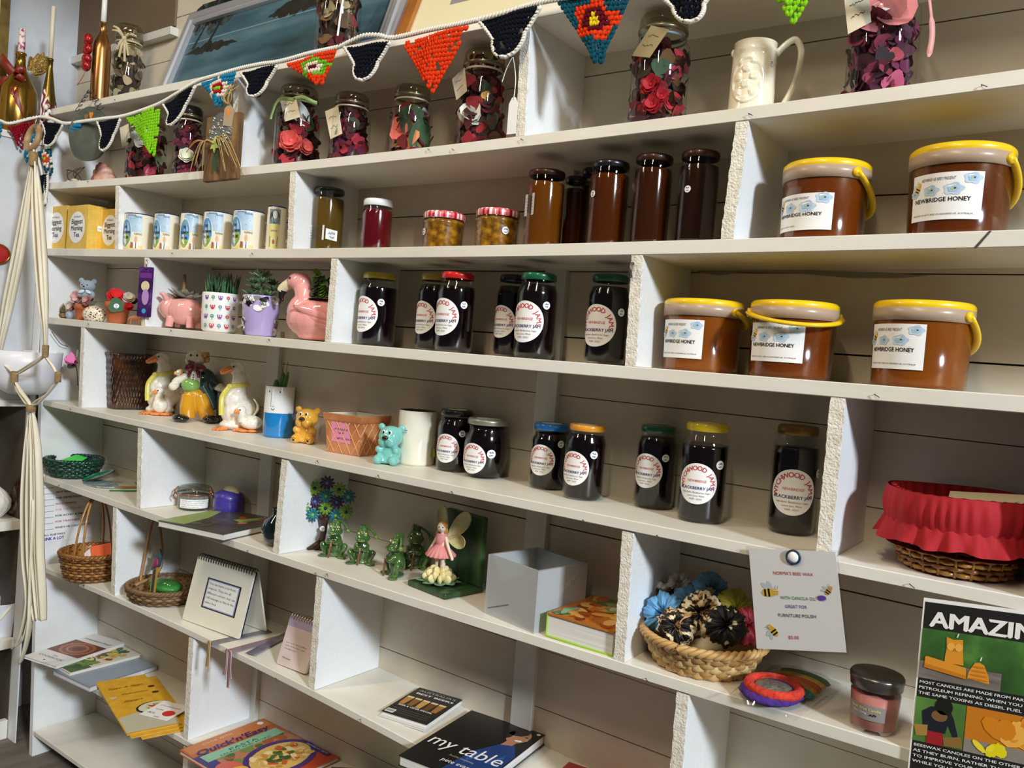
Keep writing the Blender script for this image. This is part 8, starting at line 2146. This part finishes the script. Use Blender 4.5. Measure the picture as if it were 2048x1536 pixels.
# loose end of the bunting hanging down behind the macrame ring
MB().tube(curve([bp(60, 244, .012), bp(72, 300, .012), bp(86, 355, .012), bp(92, 408, .012)], 5), .004, WHY, 6).build('loose_cord', bunt)
pennant((48, 280), (86, 262), (52, 325), 'teal', False, dy=.012)
pennant((72, 304), (104, 298), (100, 352), 'f4', False, dy=.012, round_=.6)
pennant((76, 352), (96, 350), (88, 412), 'navy', dy=.012)

# ------------------------------------------------------------------ macrame plant hanger with white bowl, at the left edge
YM = -.13
def mp(px, py, dy=0.0): return on_y(px, py, YM + dy)
M0 = mp(62, 816)
mac = thing('macrame_hanger', 'cream fabric macrame plant hanger with wooden ring and long tassel', 'plant hanger', M0)
def ml(px, py, dy=0.0): return mp(px, py, dy) - M0
m = mpp(M0)
CLO = noisy([(0, '#d2c8ae'), (.6, '#e2dac4'), (1, '#ebe5d4')], 16, .85, (1, 1, .2), bump=(60, .5, 'noise', (1, 1, .15)))
JUTE = noisy([(0, '#7a6240'), (1, '#a08458')], 90, .9, (1, 1, 4))
c = ml(66, 276); rr_ = 24 * m
MB().tube([c + Vector((rr_ * cos(t), .006 * sin(t), rr_ * sin(t))) for t in [2 * pi * k / 40 for k in range(40)]], .0085, noisy([(0, '#8a6c48'), (1, '#b4946a')], 30, .5), 10, closed=True).build('wooden_ring', mac)
MB().tube(curve([ml(72, 262, -.006), ml(71, 248, -.004), ml(74, 238, .0), ml(78, 236, .006)], 5), .002, C('#8a8680', .3, .8), 6).build('hook', mac)
def strip(name, P, w, folds=3, seed=1, dep=.5):
    """bundle of folded cloth along points (px, py, half width px)"""
    q = random.Random(seed); mb = MB()
    for k in range(folds):
        f_ = (k + .5) / folds * 2 - 1
        pts = curve([ml(p[0] + f_ * p[2] * .62, p[1] + q.uniform(-3, 3), -.004 * (k % 2) + .004 * abs(f_)) for p in P], 6)
        n = len(pts)
        rad = []
        for i in range(n):
            t = i / (n - 1) * (len(P) - 1); j = min(int(t), len(P) - 2); hw = P[j][2] + (P[j + 1][2] - P[j][2]) * (t - j)
            rad.append(hw * m / folds * 1.25)
        mb.tube(pts, rad, CLO, 8, flat=(1.0, dep))
    return mb.build(name, mac)
strip('cloth_strand', [(66, 290, 10), (66, 304, 8), (67, 318, 7)], 8, 2, 1)
strip('cloth_strand', [(64, 326, 6), (54, 400, 14), (38, 500, 18), (18, 600, 18), (2, 680, 12), (-4, 716, 9)], 10, 3, 2)
strip('cloth_strand', [(70, 326, 7), (74, 400, 18), (80, 500, 21), (86, 600, 17), (90, 660, 9), (91, 704, 6)], 10, 3, 3)
def wrapk(px, py, hw, hh):
    c = ml(px, py, -.004)
    MB().lathe([(hw * m * .9, -hh * m), (hw * m, -hh * m * .8), (hw * m, hh * m * .8), (hw * m * .9, hh * m)], JUTE, 16, cx=c.x, cy=c.y).build('jute_binding', mac).location = (0, 0, c.z)
wrapk(67, 318, 8, 14); wrapk(91, 702, 6, 12); wrapk(29, 754, 7, 12); wrapk(116, 754, 6, 10); wrapk(62, 816, 9, 7)
wb = on_y(52, 740, YM + .065) - M0
strip('cloth_strand', [(91, 712, 5), (70, 726, 6), (44, 740, 5), (31, 748, 4)], 6, 2, 4)
strip('cloth_strand', [(91, 712, 4), (104, 730, 5), (114, 748, 4)], 6, 2, 5)
strip('cloth_strand', [(-14, 700, 6), (2, 722, 6), (20, 740, 5), (29, 748, 4)], 6, 2, 6)
strip('cloth_strand', [(30, 764, 5), (40, 784, 8), (54, 804, 7), (60, 812, 5)], 6, 2, 7)
strip('cloth_strand', [(115, 764, 5), (96, 786, 6), (74, 804, 5), (64, 812, 5)], 6, 2, 8)
strip('tassel', [(62, 822, 7), (63, 846, 15), (66, 900, 22), (68, 1000, 26), (68, 1100, 27), (74, 1190, 25), (78, 1240, 20)], 20, 4, 9, .4)
strip('tassel', [(60, 830, 6), (54, 900, 12), (50, 1000, 16), (52, 1120, 16), (58, 1200, 14), (44, 1270, 13), (28, 1294, 10)], 20, 2, 10, .3)
strip('tassel', [(70, 1000, 10), (64, 1150, 11), (60, 1240, 10), (52, 1290, 9), (42, 1322, 8)], 20, 1, 11, .3)
# white bowl held by the hanger
cB = on_y(50, 742, YM + .075); rB = 66 * mpp(cB); hB = 86 * mpp(cB)
zb = on_y(50, 788, YM + .075).z
bowl = thing('white_planter_bowl', 'plain white round planter bowl held in the macrame hanger', 'planter', (cB.x, YM + .075, zb))
MB().lathe([(0, .0), (.42 * rB, .0), (.70 * rB, .12 * hB), (.88 * rB, .35 * hB), (.97 * rB, .7 * hB), (1.0 * rB, hB), (.96 * rB, hB), (.92 * rB, .7 * hB), (0, .6 * hB)], C('#e3e1e6', .35), 48).build('bowl', bowl)
# ------------------------------------------------------------------ things on the side shelves at the far left
XS = XL - .07
def zsh(py, t=0): return lz(20, py)
p = on_x(36, 990, XS); z_ = zsh(1042)
o = thing('amber_bottle', 'dark amber glass bottle lying tilted on the side shelf behind the tassel', 'bottle', (XS, p.y, z_ + .028), rot=(R(0), R(18), R(0)))
MB().lathe([(0, 0), (.026, .002), (.030, .02), (.030, .09), (.014, .13), (.012, .17), (.014, .172), (.0, .172)], noisy([(0, '#120804'), (1, '#4a240a')], 20, .08, coat=.8), 28).build('glass_bottle', o)
o.location.z = z_ + .012
p = on_x(0, 1000, XS + .01)
o = thing('textured_vase', 'round white vase with knobbly surface at the left edge', 'vase', (XS + .005, p.y - .012, z_))
def knob(a, r, zz): return r * (1 + .035 * sin(14 * a + 40 * zz) * sin(130 * zz)), zz
MB().lathe([(0, .001)] + [(.045 * math.sin(pi * (.12 + .80 * t)), .10 * t) for t in [i / 30 for i in range(31)]], C('#d6d2c6', .6), 72, fn=knob).build('body', o)
z2 = zsh(1278)
p = on_x(8, 1200, XS + .01)
o = thing('white_pail', 'white enamel pail with handle on the lowest side shelf', 'pail', (XS + .005, p.y, z2))
MB().lathe([(0, .001), (.045, 0), (.048, .004), (.055, .105), (.057, .108), (.053, .108), (.045, .01), (0, .008)], C('#e8eaf0', .3, 0, .3), 36).build('pail', o)
MB().tube([(.055 * cos(t), -.058 * sin(t) - .0, .10 - .075 * sin(t)) for t in [pi * k / 16 for k in range(17)]], .004, CLO, 7).build('handle', o)
o = thing('blue_paper', 'pale blue paper sheet standing behind the white pail', 'paper', (XS - .06, p.y, z2))
MB().box((0, -.12, 0), (.002, .10, .15), C('#b4c4e0', .7)).build('sheet', o)
# hanging teal paper and red ornament on the side board
p = on_x(4, 750, XL + .003)
o = thing('teal_card', 'small pale teal card fixed on the side board at the left edge', 'card', (XL + .002, p.y, p.z))
MB().prism([(-.04, -.02), (.02, -.025), (.016, .028), (-.04, .03)], .0012, C('#9ad0c4', .6), lambda u, v, w: (w, u, v)).build('card', o)
p = on_x(-4, 508, XL + .004)
o = thing('red_ornament', 'red and gold round ornament on the side board, cut by the picture edge', 'ornament', (XL + .001, p.y, p.z))
MB().ell((.006, 0, 0), (.006, .035, .032), C('#a01c1c', .4)).build('disc', o); MB().tube([(.009, .030 * cos(t), .028 * sin(t)) for t in [2 * pi * k / 24 for k in range(24)]], .003, GOLD, 6, closed=True).build('gold_rim', o)
